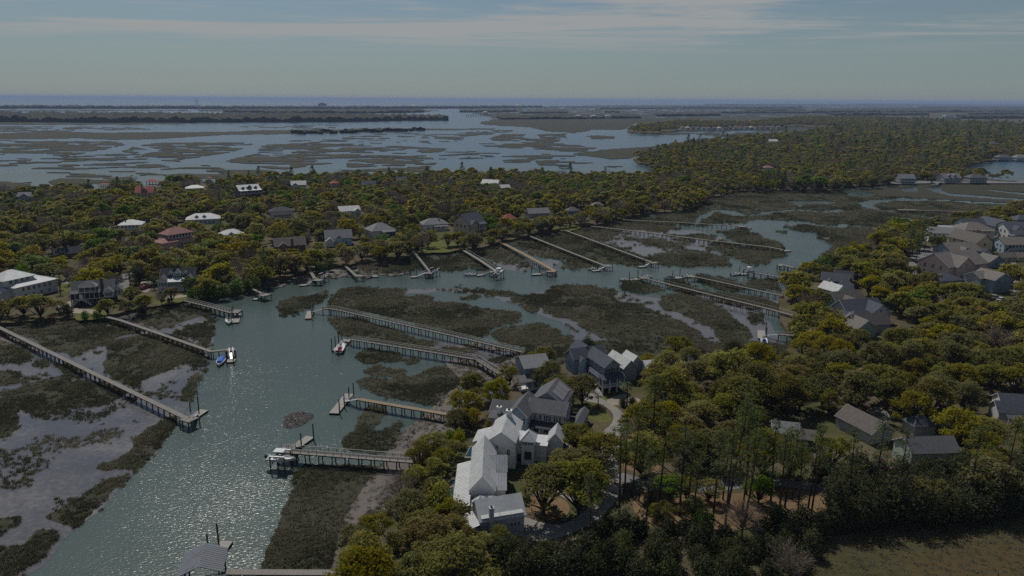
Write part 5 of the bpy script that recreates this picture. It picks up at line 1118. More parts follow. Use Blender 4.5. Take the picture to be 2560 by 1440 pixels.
s = House('pale green house screened by tall pines', (2274, 1176), (2392, 1172), 13, mark='the pale green house'); b = s.block(0, 13, 0, 8, 0, 5.0, 'gable', 'x', 2.6, .4, 'paleg', 'grey'); s.wins(b, 'F', 5, 2.2)
# boathouse at the bottom edge
s = House('boathouse with slate blue hipped roofs rising from the river', (452, 1492), (556, 1478), 7.2, cat='boathouse', name='boathouse', z=0, foot=False)
m = MB()
for x in (.3, 6.9):
    for y in (.3, 3.4, 6.6): m.box(x - .14, x + .14, y - .14, y + .14, -1, 4.2)
s.part(m, 'posts', M_PILE); m = MB()
for x in (.3, 6.9): m.beam((x, .3, 1.6), (x, 6.6, 3.6), .12, .16); m.beam((x, .3, 4.2), (x, 6.7, 4.2), .16, .2)
m.beam((.3, 6.6, 1.6), (6.9, 6.6, 1.6), .12, .2); m.beam((.3, 6.6, 1.5), (3.5, 6.6, 4.0), .1, .12); m.beam((6.9, 6.6, 1.5), (3.5, 6.6, 4.0), .1, .12); s.part(m, 'bracing', M_PILE)
s.block(0, 7.2, .4, 7.2, 2.4, 1.8, 'gable', 'y', 1.5, .4, 'white', 'zinc', True, nowall=True, trim=False); s.block(.6, 7.8, -4.2, -.3, 1.8, 1.7, 'hip', 'x', 1.1, .4, 'white', 'zinc', True, 'low_wall', 'low_roof', nowall=True); s.part(MB().box(0, 8, -4.4, .2, 1.9, 2.1), 'deck', M_WOOD)
# ================================================================== roads, drives, lawns, pools, walls, cars
def smooth_poly(p, n=4):
    p = [np.array(q, float) for q in p]; out = []; k = len(p)
    for i in range(k):
        a, b, c, d = p[i - 1], p[i], p[(i + 1) % k], p[(i + 2) % k]
        for j in range(n):
            t = j / n; out.append(.5 * ((2 * b) + (-a + c) * t + (2 * a - 5 * b + 4 * c - d) * t * t + (-a + 3 * b - 3 * c + d) * t ** 3))
    return out
def patch(name, poly, z, mat, kind='structure', label=None, cat=None, sm=4, th=.05):
    pts = [gp(u, v, LZ) for u, v in (smooth_poly(poly, sm) if sm > 1 else poly)]
    n = len(pts); vs = [(q.x, q.y, z) for q in pts] + [(q.x, q.y, z - th) for q in pts]
    o = put(name, mesh_np(name, vs, [tuple(range(n))] + [(i, n + i, n + (i + 1) % n, (i + 1) % n) for i in range(n)], (mat,)))
    if o.data.polygons and o.data.polygons[0].normal.z < 0: o.data.flip_normals()
    tag(o, label, cat, kind=kind); return o
def pave(name, a, b, sc=.5):
    q = NT(name); n = q.noise(sc, 5, .7); m = q.noise(.08, 3, .6); c = q.mix(q.ramp(n, .3, .7), a, b); c = q.mix(q.ramp(m, .45, .65, 0, .5), c, tuple(x * .75 for x in a)); return q.done(c, .9, .15)
M_ASPH = pave('old_asphalt', (.15, .15, .155), (.20, .20, .205)); M_CONC = pave('concrete', (.20, .192, .18), (.27, .26, .243)); M_SAND = pave('sandy_drive', (.25, .215, .175), (.33, .295, .245)); M_STRAW = pave('pine_straw', (.14, .092, .05), (.205, .138, .08), 1.2)
def lawn_mat():
    q = NT('lawn'); n = q.noise(.3, 5, .7); m = q.noise(2.5, 2, .6); c = q.mix(q.ramp(n, .3, .7), (.075, .09, .024), (.13, .128, .04)); return q.done(q.mix(q.ramp(m, .4, .7, 0, .4), c, (.07, .085, .025)), .95, .1)
M_LAWN = lawn_mat()
OPEN = []       # clearings in which no tree may stand (pixel polygons at ground level)
def road(name, poly, mat, lev, **kw):
    OPEN.append(poly); return patch(name, poly, LZ + .02 + .012 * lev, mat, **kw)
road('road', [(1457,999),(1478,983),(1512,1000),(1556,1031),(1562,1060),(1553,1090),(1545,1140),(1546,1180),(1556,1205),(1548,1242),(1512,1283),(1480,1308),(1410,1340),(1330,1354),(1306,1335),(1309,1295),(1350,1305),(1392,1312),(1432,1299),(1468,1272),(1494,1240),(1508,1208),(1494,1140),(1504,1085),(1528,1060),(1532,1034),(1505,1012)], M_CONC, 0)
road('road', [(1546,1180),(1640,1203),(1800,1198),(1900,1194),(2010,1206),(2100,1222),(2100,1234),(1990,1220),(1900,1215),(1780,1230),(1650,1228),(1560,1206)], M_ASPH, 1)
road('driveway', [(1325,1218),(1390,1220),(1452,1250),(1462,1272),(1440,1266),(1400,1240),(1335,1232)], M_CONC, 2)
road('mulch_bed', [(1313,1260),(1330,1243),(1375,1240),(1410,1250),(1424,1270),(1415,1288),(1375,1300),(1335,1292),(1316,1278)], M_STRAW, 3)
for p in ([(1560,1090),(1625,1080),(1660,1120),(1640,1180),(1560,1170),(1550,1130)], [(1600,1235),(1800,1235),(1990,1225),(2100,1240),(2080,1290),(1900,1320),(1700,1330),(1600,1300)], [(2215,1172),(2270,1166),(2285,1196),(2230,1196)], [(2020,1212),(2062,1208),(2065,1228),(2030,1226)], [(2080,925),(2150,915),(2350,950),(2350,990),(2200,950),(2080,960)]):
    patch('pine_straw_floor', p, LZ + .015, M_STRAW)
road('road', [(2045,970),(2060,950),(2100,940),(2135,935),(2200,941),(2320,947),(2362,965),(2362,975),(2320,958),(2200,952),(2130,946),(2080,957)], M_SAND, 1)
road('driveway', [(2168,1025),(2200,1018),(2228,1040),(2222,1056),(2195,1052)], M_CONC, 1); road('road', [(2540,935),(2700,900),(2700,960),(2545,965)], M_CONC, 1)
road('road', [(2276,640),(2290,624),(2318,618),(2334,622),(2330,640),(2318,676),(2312,690),(2265,690),(2272,664)], M_ASPH, 1, sm=5); road('sidewalk', [(2336,632),(2342,632),(2330,684),(2322,684)], M_CONC, 1, sm=1)
road('alley', [(2522,655),(2538,654),(2550,690),(2565,740),(2540,752),(2532,720)], M_ASPH, 1); road('driveway', [(1518,1000),(1560,985),(1602,1000),(1600,1012),(1560,1012),(1530,1012)], M_SAND, 1)
road('driveway', [(1618,992),(1660,988),(1664,1000),(1622,1004)], M_SAND, 1)
road('road', [(290,694),(335,670),(340,676),(325,692),(322,718),(300,724),(283,708)], M_ASPH, 1); road('driveway', [(352,706),(376,700),(372,728),(352,728)], M_CONC, 1); road('driveway', [(130,704),(192,697),(192,704),(140,712)], M_SAND, 1)
road('sandy_yard', [(135,770),(180,752),(180,768),(240,776),(238,784),(178,782)], M_SAND, 1); road('sandy_yard', [(245,562),(272,560),(276,570),(250,573)], M_SAND, 1); road('sandy_yard', [(374,628),(398,624),(404,634),(382,640)], M_SAND, 1)
road('sandy_yard', [(408,560),(424,556),(440,570),(430,574)], M_SAND, 1); road('sandy_yard', [(582,500),(600,493),(625,505),(600,506)], M_SAND, 1); road('path', [(405,742),(470,735),(500,728),(500,732),(470,741),(408,749)], M_SAND, 1)
road('sand_road', [(2225,454),(2300,451),(2360,452),(2700,453),(2700,458),(2340,458),(2230,460)], M_ASPH, 1)
for p in ([(300,722),(330,716),(345,735),(315,740)], [(190,800),(205,776),(260,772),(270,790),(240,798)], [(380,760),(420,744),(470,742),(460,752),(430,760)], [(150,706),(178,704),(176,730),(158,728)], [(180,497),(200,488),(245,488),(240,498)], [(383,494),(386,482),(405,481),(408,494)],
          [(1060,628),(1065,606),(1110,600),(1140,612),(1125,630)], [(1370,572),(1400,562),(1450,566),(1440,574),(1410,578)], [(1480,990),(1512,985),(1552,1030),(1535,1034),(1510,1004)], [(1460,1010),(1500,1015),(1530,1050),(1500,1056),(1462,1040)], [(2278,1030),(2318,1020),(2330,1042),(2296,1050)], [(930,640),(960,618),(1010,612),(1000,632)], [(600,500),(606,470),(640,470),(650,490)]):
    OPEN.append(p); patch('lawn', p, LZ + .018, M_LAWN)
def wall_line(name, label, pts, h, th, mat, cat='wall'):
    P = [gp(u, v, LZ) for u, v in pts]; o = empty(name, P[0]); tag(o, label, cat); m = MB(); c = MB()
    for a, b in zip(P[:-1], P[1:]):
        a = a - P[0]; b = b - P[0]; m.beam((a.x, a.y, h), (b.x, b.y, h), th, h + .1); c.beam((a.x, a.y, h + .06), (b.x, b.y, h + .06), th + .12, .055)
    m.build('wall_body', mat, o); c.build('coping', mat, o); return o
wall_line('driveway_gate', 'pale solid gate across the concrete drive under the oaks', [(1516, 1224), (1556, 1238)], 1.5, .12, plain('gate_grey', (.42, .41, .40), .7), 'gate')
wall_line('garden_wall', 'low pale garden wall by the bright green bush', [(1398, 1372), (1458, 1346)], .55, .3, M_SAND); wall_line('garden_wall', 'low pale wall at the bottom under the shingled house', [(1270, 1430), (1326, 1412)], .55, .3, M_SAND)
wall_line('garden_fence', 'white garden fence right of the white gabled house', [(1408, 1118), (1422, 1132), (1428, 1170)], 1.5, .15, M_TRIM, 'fence')
def pool(label, quad, name='swimming_pool', cat='swimming pool'):
    P = [gp(u, v, LZ + .5) for u, v in quad]; c = sum(P, Vector()) / 4; o = empty(name, (c.x, c.y, LZ)); tag(o, label, cat); out = [(p - c) * 1.22 for p in P]; inn = [(p - c) for p in P]
    m = MB(); vs = [(p.x, p.y, .55) for p in out] + [(p.x, p.y, .55) for p in inn] + [(p.x, p.y, -.2) for p in out] + [(p.x, p.y, .3) for p in inn]
    m.add(vs, [(i, (i + 1) % 4, 4 + (i + 1) % 4, 4 + i) for i in range(4)] + [(i, 8 + i, 8 + (i + 1) % 4, (i + 1) % 4) for i in range(4)] + [(4 + i, 4 + (i + 1) % 4, 12 + (i + 1) % 4, 12 + i) for i in range(4)]); m.build('pool_deck', M_CONC, o)
    q = NT('pool_water'); MB().add([(p.x, p.y, .42) for p in inn], [(0, 1, 2, 3)]).build('pool_water', q.done((.01, .04, .05), .05, .5), o)
    FOOT.append((c.x, c.y, 2.2))
pool('small dark teal pool beside the white gabled house', [(1164, 1142), (1186, 1142), (1192, 1118), (1176, 1118)])
pool('square blue spa pool beside the low white porch roof', [(1122, 1212), (1140, 1210), (1142, 1198), (1130, 1199)], 'spa_pool', 'spa pool'); pool('long dark pool below the low white porch roof', [(1108, 1256), (1132, 1256), (1134, 1216), (1122, 1222)])
def car(label, u, v, ang, paint):
    p = gp(u, v, LZ + .04); o = empty('parked_car', p, ang); tag(o, label, 'car', 'parked cars'); mat = plain('car_paint', paint, .3, .5, .1, .03)
    m = MB(); prof = [(-2.2, .35), (2.2, .35), (2.25, .75), (1.2, .95), (-2.1, 1.0), (-2.25, .7)]
    def ext(mb, pr, w):
        n = len(pr); mb.add([(x, -w, z) for x, z in pr] + [(x, w, z) for x, z in pr], [tuple(range(n)), tuple(range(2 * n - 1, n - 1, -1))] + [(i, n + i, n + (i + 1) % n, (i + 1) % n) for i in range(n)])
    ext(m, prof, .88); m.build('body', mat, o); m = MB(); ext(m, [(-1.9, .98), (1.0, .95), (.3, 1.45), (-1.4, 1.5)], .78); m.build('cabin_glass', M_GLASSD, o); m = MB(); m.box(-1.35, .25, -.72, .72, 1.47, 1.55); m.build('car_roof', mat, o)
    if 'wheel' not in PILE_ME: PILE_ME['wheel'] = MB().tube([(0, -.12, 0), (0, .12, 0)], [.33, .33], 10).mesh('wheel', M_BLACK)
    for x in (-1.35, 1.4):
        for y in (-.8, .8): put('wheel', PILE_ME['wheel'], o, (x, y, .33))
    FOOT.append((p.x, p.y, 3)); KEEP.append((u - 10, v - 9, u + 10, v + 2, proj(p.x, p.y, 1)[2]))
car('dark car parked on the cul de sac', 2290, 656, 1.4, (.03, .032, .04)); car('red car in the drive between palm and pale dormer house', 362, 722, 1.3, (.28, .03, .05)); car('dark car beside the alley garages', 2516, 662, .3, (.02, .022, .03)); car('white car among the trees by the alley end', 2503, 752, .5, (.6, .6, .6)); car('silver car by the alley end trees', 2488, 746, .3, (.4, .4, .42))
# far structures
s = House('long hotel block on the far barrier island', (797, 268), (817, 268), 60, cat='hotel', name='hotel'); b = s.block(0, 60, 0, 18, 0, 26, 'flat', 'x', 1, .5, 'blue', 'grey'); s.block(14, 40, 2, 16, 26, 6, 'flat', 'x', 1, .5, 'blue', 'grey', False, 'upper_wall', 'upper_roof'); s.wins(b, 'F', 8, 4, 4, 3); s.wins(b, 'F', 8, 12, 4, 3); s.wins(b, 'F', 8, 19, 4, 3)
g = gp(494, 264, 0); o = empty('water_tower', g); tag(o, 'mushroom shaped water tower on the far island', 'water tower'); kk = g.length / F; MB().tube([(0, 0, 0), (0, 0, 11 * kk)], [.7 * kk, .5 * kk], 8).build('tower_stem', WL['blue'], o); MB().tube([(0, 0, 10.5 * kk), (0, 0, 11.5 * kk), (0, 0, 13 * kk), (0, 0, 13.6 * kk)], [.5 * kk, 1.9 * kk, 1.9 * kk, .6 * kk], 10).build('tank', WL['pale'], o)
g = gp(489.5, 264, 0); o = empty('radio_mast', g); tag(o, 'thin radio mast left of the water tower', 'radio mast'); MB().tube([(0, 0, 0), (0, 0, 18 * kk)], [.5 * kk, .2 * kk], 6).build('mast', WL['dark'], o)
a = gp(1165, 291.5, 0); b_ = gp(1246, 288.5, 0); o = empty('road_bridge', a); tag(o, 'low road bridge over the distant inlet', 'bridge'); d = b_ - a; m = MB(); m.beam((0, 0, 9), (d.x, d.y, 9), 12, 1.6); m.build('bridge_deck', M_CONC, o)
for i in range(15):
    q = d * (i / 14); m = MB(); m.box(q.x - 1.2, q.x + 1.2, q.y - 4, q.y + 4, -1, 7.5); m.build('bridge_pier', M_CONC, o)
for i, (u, wl) in enumerate(((1424, 'white'), (1440, 'cream'), (1458, 'white'), (1478, 'white'), (1496, 'pale'), (1514, 'white'))): s = House('%s pale building from the left along the distant marina' % names_l[i], (u, 296), (u + 13, 296), 26, cat='building', name='marina_building'); b = s.block(0, 26, 0, 14, 0, 10 + 3 * (i % 2), 'hip' if i % 2 else 'flat', 'x', 3, .5, wl, 'white'); s.wins(b, 'F', 5, 5, 2, 2)
for i, u in enumerate((1030, 1208, 1292)): s = House(('yellowish building by the distant inlet', 'pale building left of the road bridge', 'white building on the far spit')[i], (u, 271 if i != 1 else 287), (u + 12, 271 if i != 1 else 287), 26, cat='building', name='shore_building'); b = s.block(0, 26, 0, 14, 0, 14, 'hip', 'x', 4, .5, 'cream', 'white'); s.wins(b, 'F', 4, 5, 3, 3)

for q_ in ((1330, 1300, 1470, 1322), (1470, 995, 1545, 1035)): p_ = gp((q_[0] + q_[2]) / 2, q_[3], LZ); KEEP.append((*q_, proj(p_.x, p_.y, LZ)[2]))
# ================================================================== trees and marsh grass
R_ = np.random.default_rng(11)
def leaf_mat(name, a, b, trans=.3, rough=.6):
    q = NT(name); oi = q.node('ShaderNodeObjectInfo').outputs['Random']; ri = q.node('ShaderNodeNewGeometry').outputs['Random Per Island']
    c = q.mix(ri, a, b); v = q.ramp(oi, 0, 1, .78, 1.15)
    hs = q.node('ShaderNodeHueSaturation'); q.l.new(c, hs.inputs['Color']); q.l.new(v, hs.inputs['Value']); q.l.new(q.ramp(q.math('FRACT', q.math('MULTIPLY', oi, 7.13)), 0, 1, .485, .515), hs.inputs['Hue']); q.l.new(q.ramp(q.math('FRACT', q.math('MULTIPLY', oi, 13.7)), 0, 1, .75, 1.1), hs.inputs['Saturation'])
    q.done(hs.outputs[0], rough, .05)
    t = q.node('ShaderNodeBsdfTranslucent'); q.l.new(hs.outputs[0], t.inputs['Color'])
    mx = q.node('ShaderNodeMixShader'); mx.inputs[0].default_value = trans; q.l.new(q.b.outputs[0], mx.inputs[1]); q.l.new(t.outputs[0], mx.inputs[2]); q.l.new(mx.outputs[0], q.out.inputs['Surface'])
    return q.m
LEAF = dict(olive=leaf_mat('olive_oak_leaves', (.185, .176, .022), (.305, .28, .035), .6), gold=leaf_mat('rusty_oak_leaves', (.215, .192, .02), (.33, .288, .03), .6), dark=leaf_mat('dark_oak_leaves', (.14, .138, .034), (.23, .216, .052), .55),
            spring=leaf_mat('spring_leaves', (.10, .165, .016), (.17, .245, .025), .55), bare=leaf_mat('leafless_twigs', (.16, .13, .105), (.26, .215, .18), .15), pine=leaf_mat('pine_needles', (.085, .115, .034), (.165, .195, .06), .5), cedar=leaf_mat('cedar_foliage', (.045, .055, .025), (.09, .092, .04), .35), palm=leaf_mat('palm_fronds', (.06, .085, .04), (.12, .14, .065), .3))
M_BARK = plain('oak_bark', (.075, .062, .05), .9, .1, 0, .3, 2); M_PBARK = plain('pine_bark', (.07, .05, .038), .9, .1, 0, .3, 2)
def unit(n): v = R_.normal(size=(n, 3)); return v / np.linalg.norm(v, axis=1)[:, None]
def quads(c, nrm, size, aspect=1.0):
    n = len(c); t = np.cross(nrm, unit(n)); t /= np.linalg.norm(t, axis=1)[:, None] + 1e-9; b = np.cross(nrm, t); s = (size * R_.uniform(.65, 1.3, n))[:, None]
    t = t * s * .5; b = b * s * .5 * aspect
    v = np.stack([c - t - b * .4, c - t * .1 - b, c + t + b * .3, c + t * .2 + b], 1).reshape(-1, 3)
    return v, np.arange(4 * n).reshape(n, 4)
def oak_crown(R, Hc, z0, lobes, per, leaf, hollow=.55, flat=.62):
    """a broad crown: lobes on a dome, leaves in a shell of each lobe, gaps between"""
    cs = []; lr = []
    for k in range(lobes):
        a = k * 2.399 + R_.uniform(-.5, .5); t = math.sqrt((k + .6) / lobes) * R_.uniform(.88, 1.08); rr = R * t * .80
        z = z0 + Hc * (.16 + .64 * math.sqrt(max(0, 1 - min(1, t) ** 2 * .97))) + R_.uniform(-.12, .10) * Hc
        cs.append((rr * math.cos(a), rr * math.sin(a), z)); lr.append(R * R_.uniform(.19, .40))
    pts = []; nr = []
    for (x, y, z), r in zip(cs, lr):
        m = max(4, int(per * (r / (R * .34)) ** 2)); d = unit(m); d[:, 2] = np.where(d[:, 2] < -.35, -d[:, 2], d[:, 2])
        # small clumps within the lobe
        cl = d * (hollow + (1 - hollow) * R_.random((m, 1))) * np.array([r, r, r * flat]) * (1 + .28 * np.sin(d[:, :1] * 7 + x) * np.cos(d[:, 1:2] * 6 + y))
        pts.append(cl + np.array([x, y, z])); nn = d * .7 + unit(m) * .8 + np.array([0, 0, .6]); nr.append(nn / np.linalg.norm(nn, axis=1)[:, None])
    return cs, lr, quads(np.concatenate(pts), np.concatenate(nr), leaf)
def limbs(cs, R, z0, tr, sub=True, n=6, lean=0.0):
    mb = MB(); fork = Vector((lean * .3, 0, z0 * .55)); mb.tube([(0, 0, -.4), (0, 0, .4), fork], [tr * 1.35, tr, tr * .82], n, cap=False)
    for x, y, z in cs:
        e = Vector((x, y, z)); mid = fork.lerp(e, .5) + Vector((R_.uniform(-.5, .5), R_.uniform(-.5, .5), (e.z - fork.z) * .06 - .3))
        mb.tube([fork, mid, e], [tr * .55, tr * .3, tr * .1], 5 if sub else 4, cap=False)
        if sub:
            for _ in range(3):
                q = mid.lerp(e, R_.uniform(.1, .8)); d = Vector(unit(1)[0]) * R * .24; d.z = abs(d.z) * .7; mb.tube([q, q + d], [tr * .13, tr * .04], 3, cap=False)
    return mb
def make_oak(R, Hc, z0, lobes, per, leaf, tr, sub=True, hollow=.55):
    cs, lr, (v, f) = oak_crown(R, Hc, z0, lobes, per, leaf, hollow)
    return mesh_np('crown', v, f, (LEAF['olive'],)), limbs(cs, R, z0, tr, sub).mesh('trunk', M_BARK, smooth=True)
def make_bare(R, Ht, n1, tw, width):
    """leafless hardwood: branches and sprays of twigs"""
    mb = MB(); tips = []
    mb.tube([(0, 0, -.3), (0, 0, Ht * .32)], [.3, .22], 6, cap=False)
    for k in range(n1):
        a = k * 2.399 + R_.uniform(-.4, .4); el = R_.uniform(.5, 1.25); L_ = Ht * R_.uniform(.4, .62); s = Vector((0, 0, Ht * R_.uniform(.22, .36)))
        e = s + Vector((math.cos(a) * math.cos(el), math.sin(a) * math.cos(el), math.sin(el))) * L_; mb.tube([s, s.lerp(e, .5) + Vector((0, 0, -.3)), e], [.15, .09, .03], 4, cap=False)
        for _ in range(6): q = s.lerp(e, R_.uniform(.35, 1)); d = Vector(unit(1)[0]); d.z = abs(d.z) * .8; tips.append(q + d * R * .18)
    tips = np.array([tuple(t) for t in tips]); m = len(tips) * tw; c = np.repeat(tips, tw, 0) + R_.normal(size=(m, 3)) * R * .14
    d = c - np.array([0, 0, Ht * .3]); d = d / np.linalg.norm(d, axis=1)[:, None] + unit(m) * .7; d /= np.linalg.norm(d, axis=1)[:, None]
    s = np.cross(d, unit(m)); s /= np.linalg.norm(s, axis=1)[:, None]; ln = R_.uniform(.6, 1.6, (m, 1)); v = np.stack([c - s * width / 2, c + s * width / 2, c + d * ln], 1).reshape(-1, 3)
    return mesh_np('crown', v, np.arange(3 * m).reshape(m, 3), (LEAF['bare'],)), mb.mesh('trunk', M_BARK, smooth=True)
def make_pine(Ht, R, tiers, per, leaf, br=True):
    mb = MB(); b = R_.uniform(-.5, .5, 2); mb.tube([(0, 0, -.4), (b[0] * .4, b[1] * .4, Ht * .5), (b[0], b[1], Ht)], [.27, .2, .05], 6, cap=False); pts = []; nr = []
    for k in range(tiers):
        t = k / (tiers - 1); z = Ht * (.5 + .48 * t) + R_.uniform(-.5, .5); rr = R * (1 - .72 * t ** 1.3) * R_.uniform(.45, 1.3)
        for j in range(int(R_.integers(1, 4)) if t < .85 else 2):
            a = k * 1.9 + j * 2.1 + R_.uniform(-.4, .4); e = Vector((b[0] * t + rr * math.cos(a), b[1] * t + rr * math.sin(a), z + rr * .22)); o = Vector((b[0] * t, b[1] * t, z - .3))
            if br: mb.tube([o, e], [.07, .02], 3, cap=False)
            for s_ in (.62, 1.0):
                m = per; q = np.array(o.lerp(e, s_)); d = unit(m); pts.append(q + d * np.array([.85, .85, .45]) * (.4 + .6 * R_.random((m, 1))) * R * .34); nn = unit(m) + np.array([0, 0, .5]); nr.append(nn / np.linalg.norm(nn, axis=1)[:, None])
    m = per * 2; d = unit(m); pts.append(np.array([b[0], b[1], Ht]) + d * R * .28); nr.append(d)
    v, f = quads(np.concatenate(pts), np.concatenate(nr), leaf, .45); return mesh_np('crown', v, f, (LEAF['pine'],)), mb.mesh('trunk', M_PBARK, smooth=True)
def make_cedar(R, Ht, n, leaf, lump=5):
    """dense evergreen or shrub: irregular upright mass"""
    pts = []; nr = []
    for k in range(lump):
        a = k * 2.399; t = math.sqrt(k / lump); c = np.array([R * .5 * t * math.cos(a), R * .5 * t * math.sin(a), Ht * (.52 - .22 * t)]); m = n // lump; d = unit(m)
        pts.append(c + d * (.6 + .4 * R_.random((m, 1))) * np.array([R * .55, R * .55, Ht * .46 * (1 - .3 * t)]) * (1 + .25 * np.sin(d[:, :1] * 9) * np.sin(d[:, 2:] * 8 + k))); nn = d + unit(m) * .8; nr.append(nn / np.linalg.norm(nn, axis=1)[:, None])
    p = np.concatenate(pts); p[:, 2] = np.maximum(p[:, 2], .15); v, f = quads(p, np.concatenate(nr), leaf, .7)
    mb = MB().tube([(0, 0, -.3), (0, 0, Ht * .5)], [.16, .08], 5, cap=False); return mesh_np('crown', v, f, (LEAF['cedar'],)), mb.mesh('trunk', M_BARK, smooth=True)
def make_palm(Ht):
    mb = MB().tube([(0, 0, -.3), (.15, 0, Ht * .5), (.1, .1, Ht)], [.24, .2, .22], 8, cap=True); vs = []; fs = []
    for k in range(30):
        a = k * 2.399; el = 1.15 - 1.9 * (k / 30); o = Vector((.1, .1, Ht)); d = Vector((math.cos(a) * math.cos(el), math.sin(a) * math.cos(el), math.sin(el))); p1 = o + d * 1.0; p2 = p1 + (d * .75 + Vector((0, 0, -.5))) ; s = d.cross(Vector((0, 0, 1))); s.normalize()
        for j in range(7):
            t = (j - 3) / 3; q = p1 + (d * (1 - abs(t) * .45) + s * t * .8 + Vector((0, 0, -.45))) * 1.15; w = s * .09 + d * .02; i = len(vs); vs += [tuple(p1 - w), tuple(p1 + w), tuple(q)]; fs.append((i, i + 1, i + 2))
        i = len(vs); vs += [tuple(o - s * .04), tuple(o + s * .04), tuple(p1)]; fs.append((i, i + 1, i + 2))
    return mesh_np('crown', vs, fs, (LEAF['palm'],)), mb.mesh('trunk', M_PBARK, smooth=True)
# (crown, trunk, radius, height) by kind and level of detail: 0 near, 1 middle, 2 far
PRO = {}
for k in range(3):
    PRO['oak', 0, k] = (*make_oak(6.2, 8.2 + .7 * k, 1.8, 21 + 3 * k, 250, .44, .42, True, .25), 6.2, 10 + .8 * k)
    PRO['oak', 1, k] = (*make_oak(6.2, 8.2 + .7 * k, 1.6, 18 + 2 * k, 88, .76, .42, True, .3), 6.2, 10 + .8 * k)
    PRO['oak', 2, k] = (*make_oak(6.2, 8.0, 1.2, 13 + 2 * k, 50, 1.25, .4, False, .3), 6.2, 9.4)
    PRO['bare', 0, k] = (*make_bare(5, 11, 13, 26, .07), 5, 11.5); PRO['bare', 1, k] = (*make_bare(5, 11, 11, 13, .13), 5, 11.5); PRO['bare', 2, k] = (*make_bare(5, 10.5, 8, 7, .3), 5, 11)
    PRO['pine', 0, k] = (*make_pine(20 + 1.5 * k, 3.4, 12, 15, .5), 3.4, 21 + 1.5 * k); PRO['pine', 1, k] = (*make_pine(18 + 1.5 * k, 3.4, 10, 11, .85), 3.4, 19 + 1.5 * k); PRO['pine', 2, k] = (*make_pine(15 + k, 3.4, 7, 6, 1.5, False), 3.4, 16 + k)
    PRO['cedar', 0, k] = (*make_cedar(2.6, 5.6, 1900, .36, 5 + k), 2.6, 5.6); PRO['cedar', 1, k] = (*make_cedar(2.6, 5.6, 500, .7, 5), 2.6, 5.6); PRO['cedar', 2, k] = (*make_cedar(2.8, 5.6, 110, 1.5, 4), 2.8, 5.6)
    PRO['palm', 0, k] = PRO['palm', 1, k] = PRO['palm', 2, k] = (*make_palm(6 + k), 2.3, 7.5 + k)
SPEC = dict(olive=('oak', 'olive', 'live_oak', 'oak tree', 'olive green live oak'), gold=('oak', 'gold', 'live_oak', 'oak tree', 'rusty yellow live oak'), dark=('oak', 'dark', 'live_oak', 'oak tree', 'dark green live oak'), spring=('oak', 'spring', 'leafy_tree', 'leafy tree', 'bright green leafy tree'),
            bare=('bare', 'bare', 'bare_tree', 'bare tree', 'leafless grey tree'), pine=('pine', 'pine', 'pine_tree', 'pine tree', 'tall thin pine'), cedar=('cedar', 'cedar', 'evergreen_tree', 'evergreen', 'dark dense evergreen'), palm=('palm', 'palm', 'palm_tree', 'palm tree', 'fan palm'), shrub=('cedar', 'olive', 'shrub', 'shrub', 'olive green shrub'), gshrub=('cedar', 'spring', 'shrub', 'shrub', 'bright green shrub'))
T = []          # x, y, kind, scale, rot, variant
def near_foot(x, y, r):
    return any((x - a) ** 2 + (y - b) ** 2 < (c + r) ** 2 for a, b, c in FOOT)
KEEPA = np.array(KEEP); FOOTA = np.array(FOOT)
SIL = [LAND_N, LAND_R, ISLE]
def ok_tree(x, y, kind, sc, force=False, sil=True):
    pk = SPEC[kind][0]; R, Ht = PRO[pk, 1, 0][2] * sc, PRO[pk, 1, 0][3] * sc
    u, v, c = proj(x, y, LZ); ut, vt, ct = proj(x, y, LZ + Ht); r = R * F / c
    if not (-100 < u < 2660): return False
    if force: return True
    k = KEEPA; cut = .12
    hit = (u + r * .85 > k[:, 0]) & (u - r * .85 < k[:, 2]) & (v - (v - vt) * (.12 if pk != 'pine' else .3) > k[:, 1]) & (vt + (v - vt) * .1 < k[:, 3]) & (c < k[:, 4] + 3)
    if hit.any(): return False
    if (((FOOTA[:, 0] - x) ** 2 + (FOOTA[:, 1] - y) ** 2) < (FOOTA[:, 2] + R * .35) ** 2).any(): return False
    for p in OPEN:
        if in_poly(np.array([u]), np.array([v]), p)[0]: return False
    return True
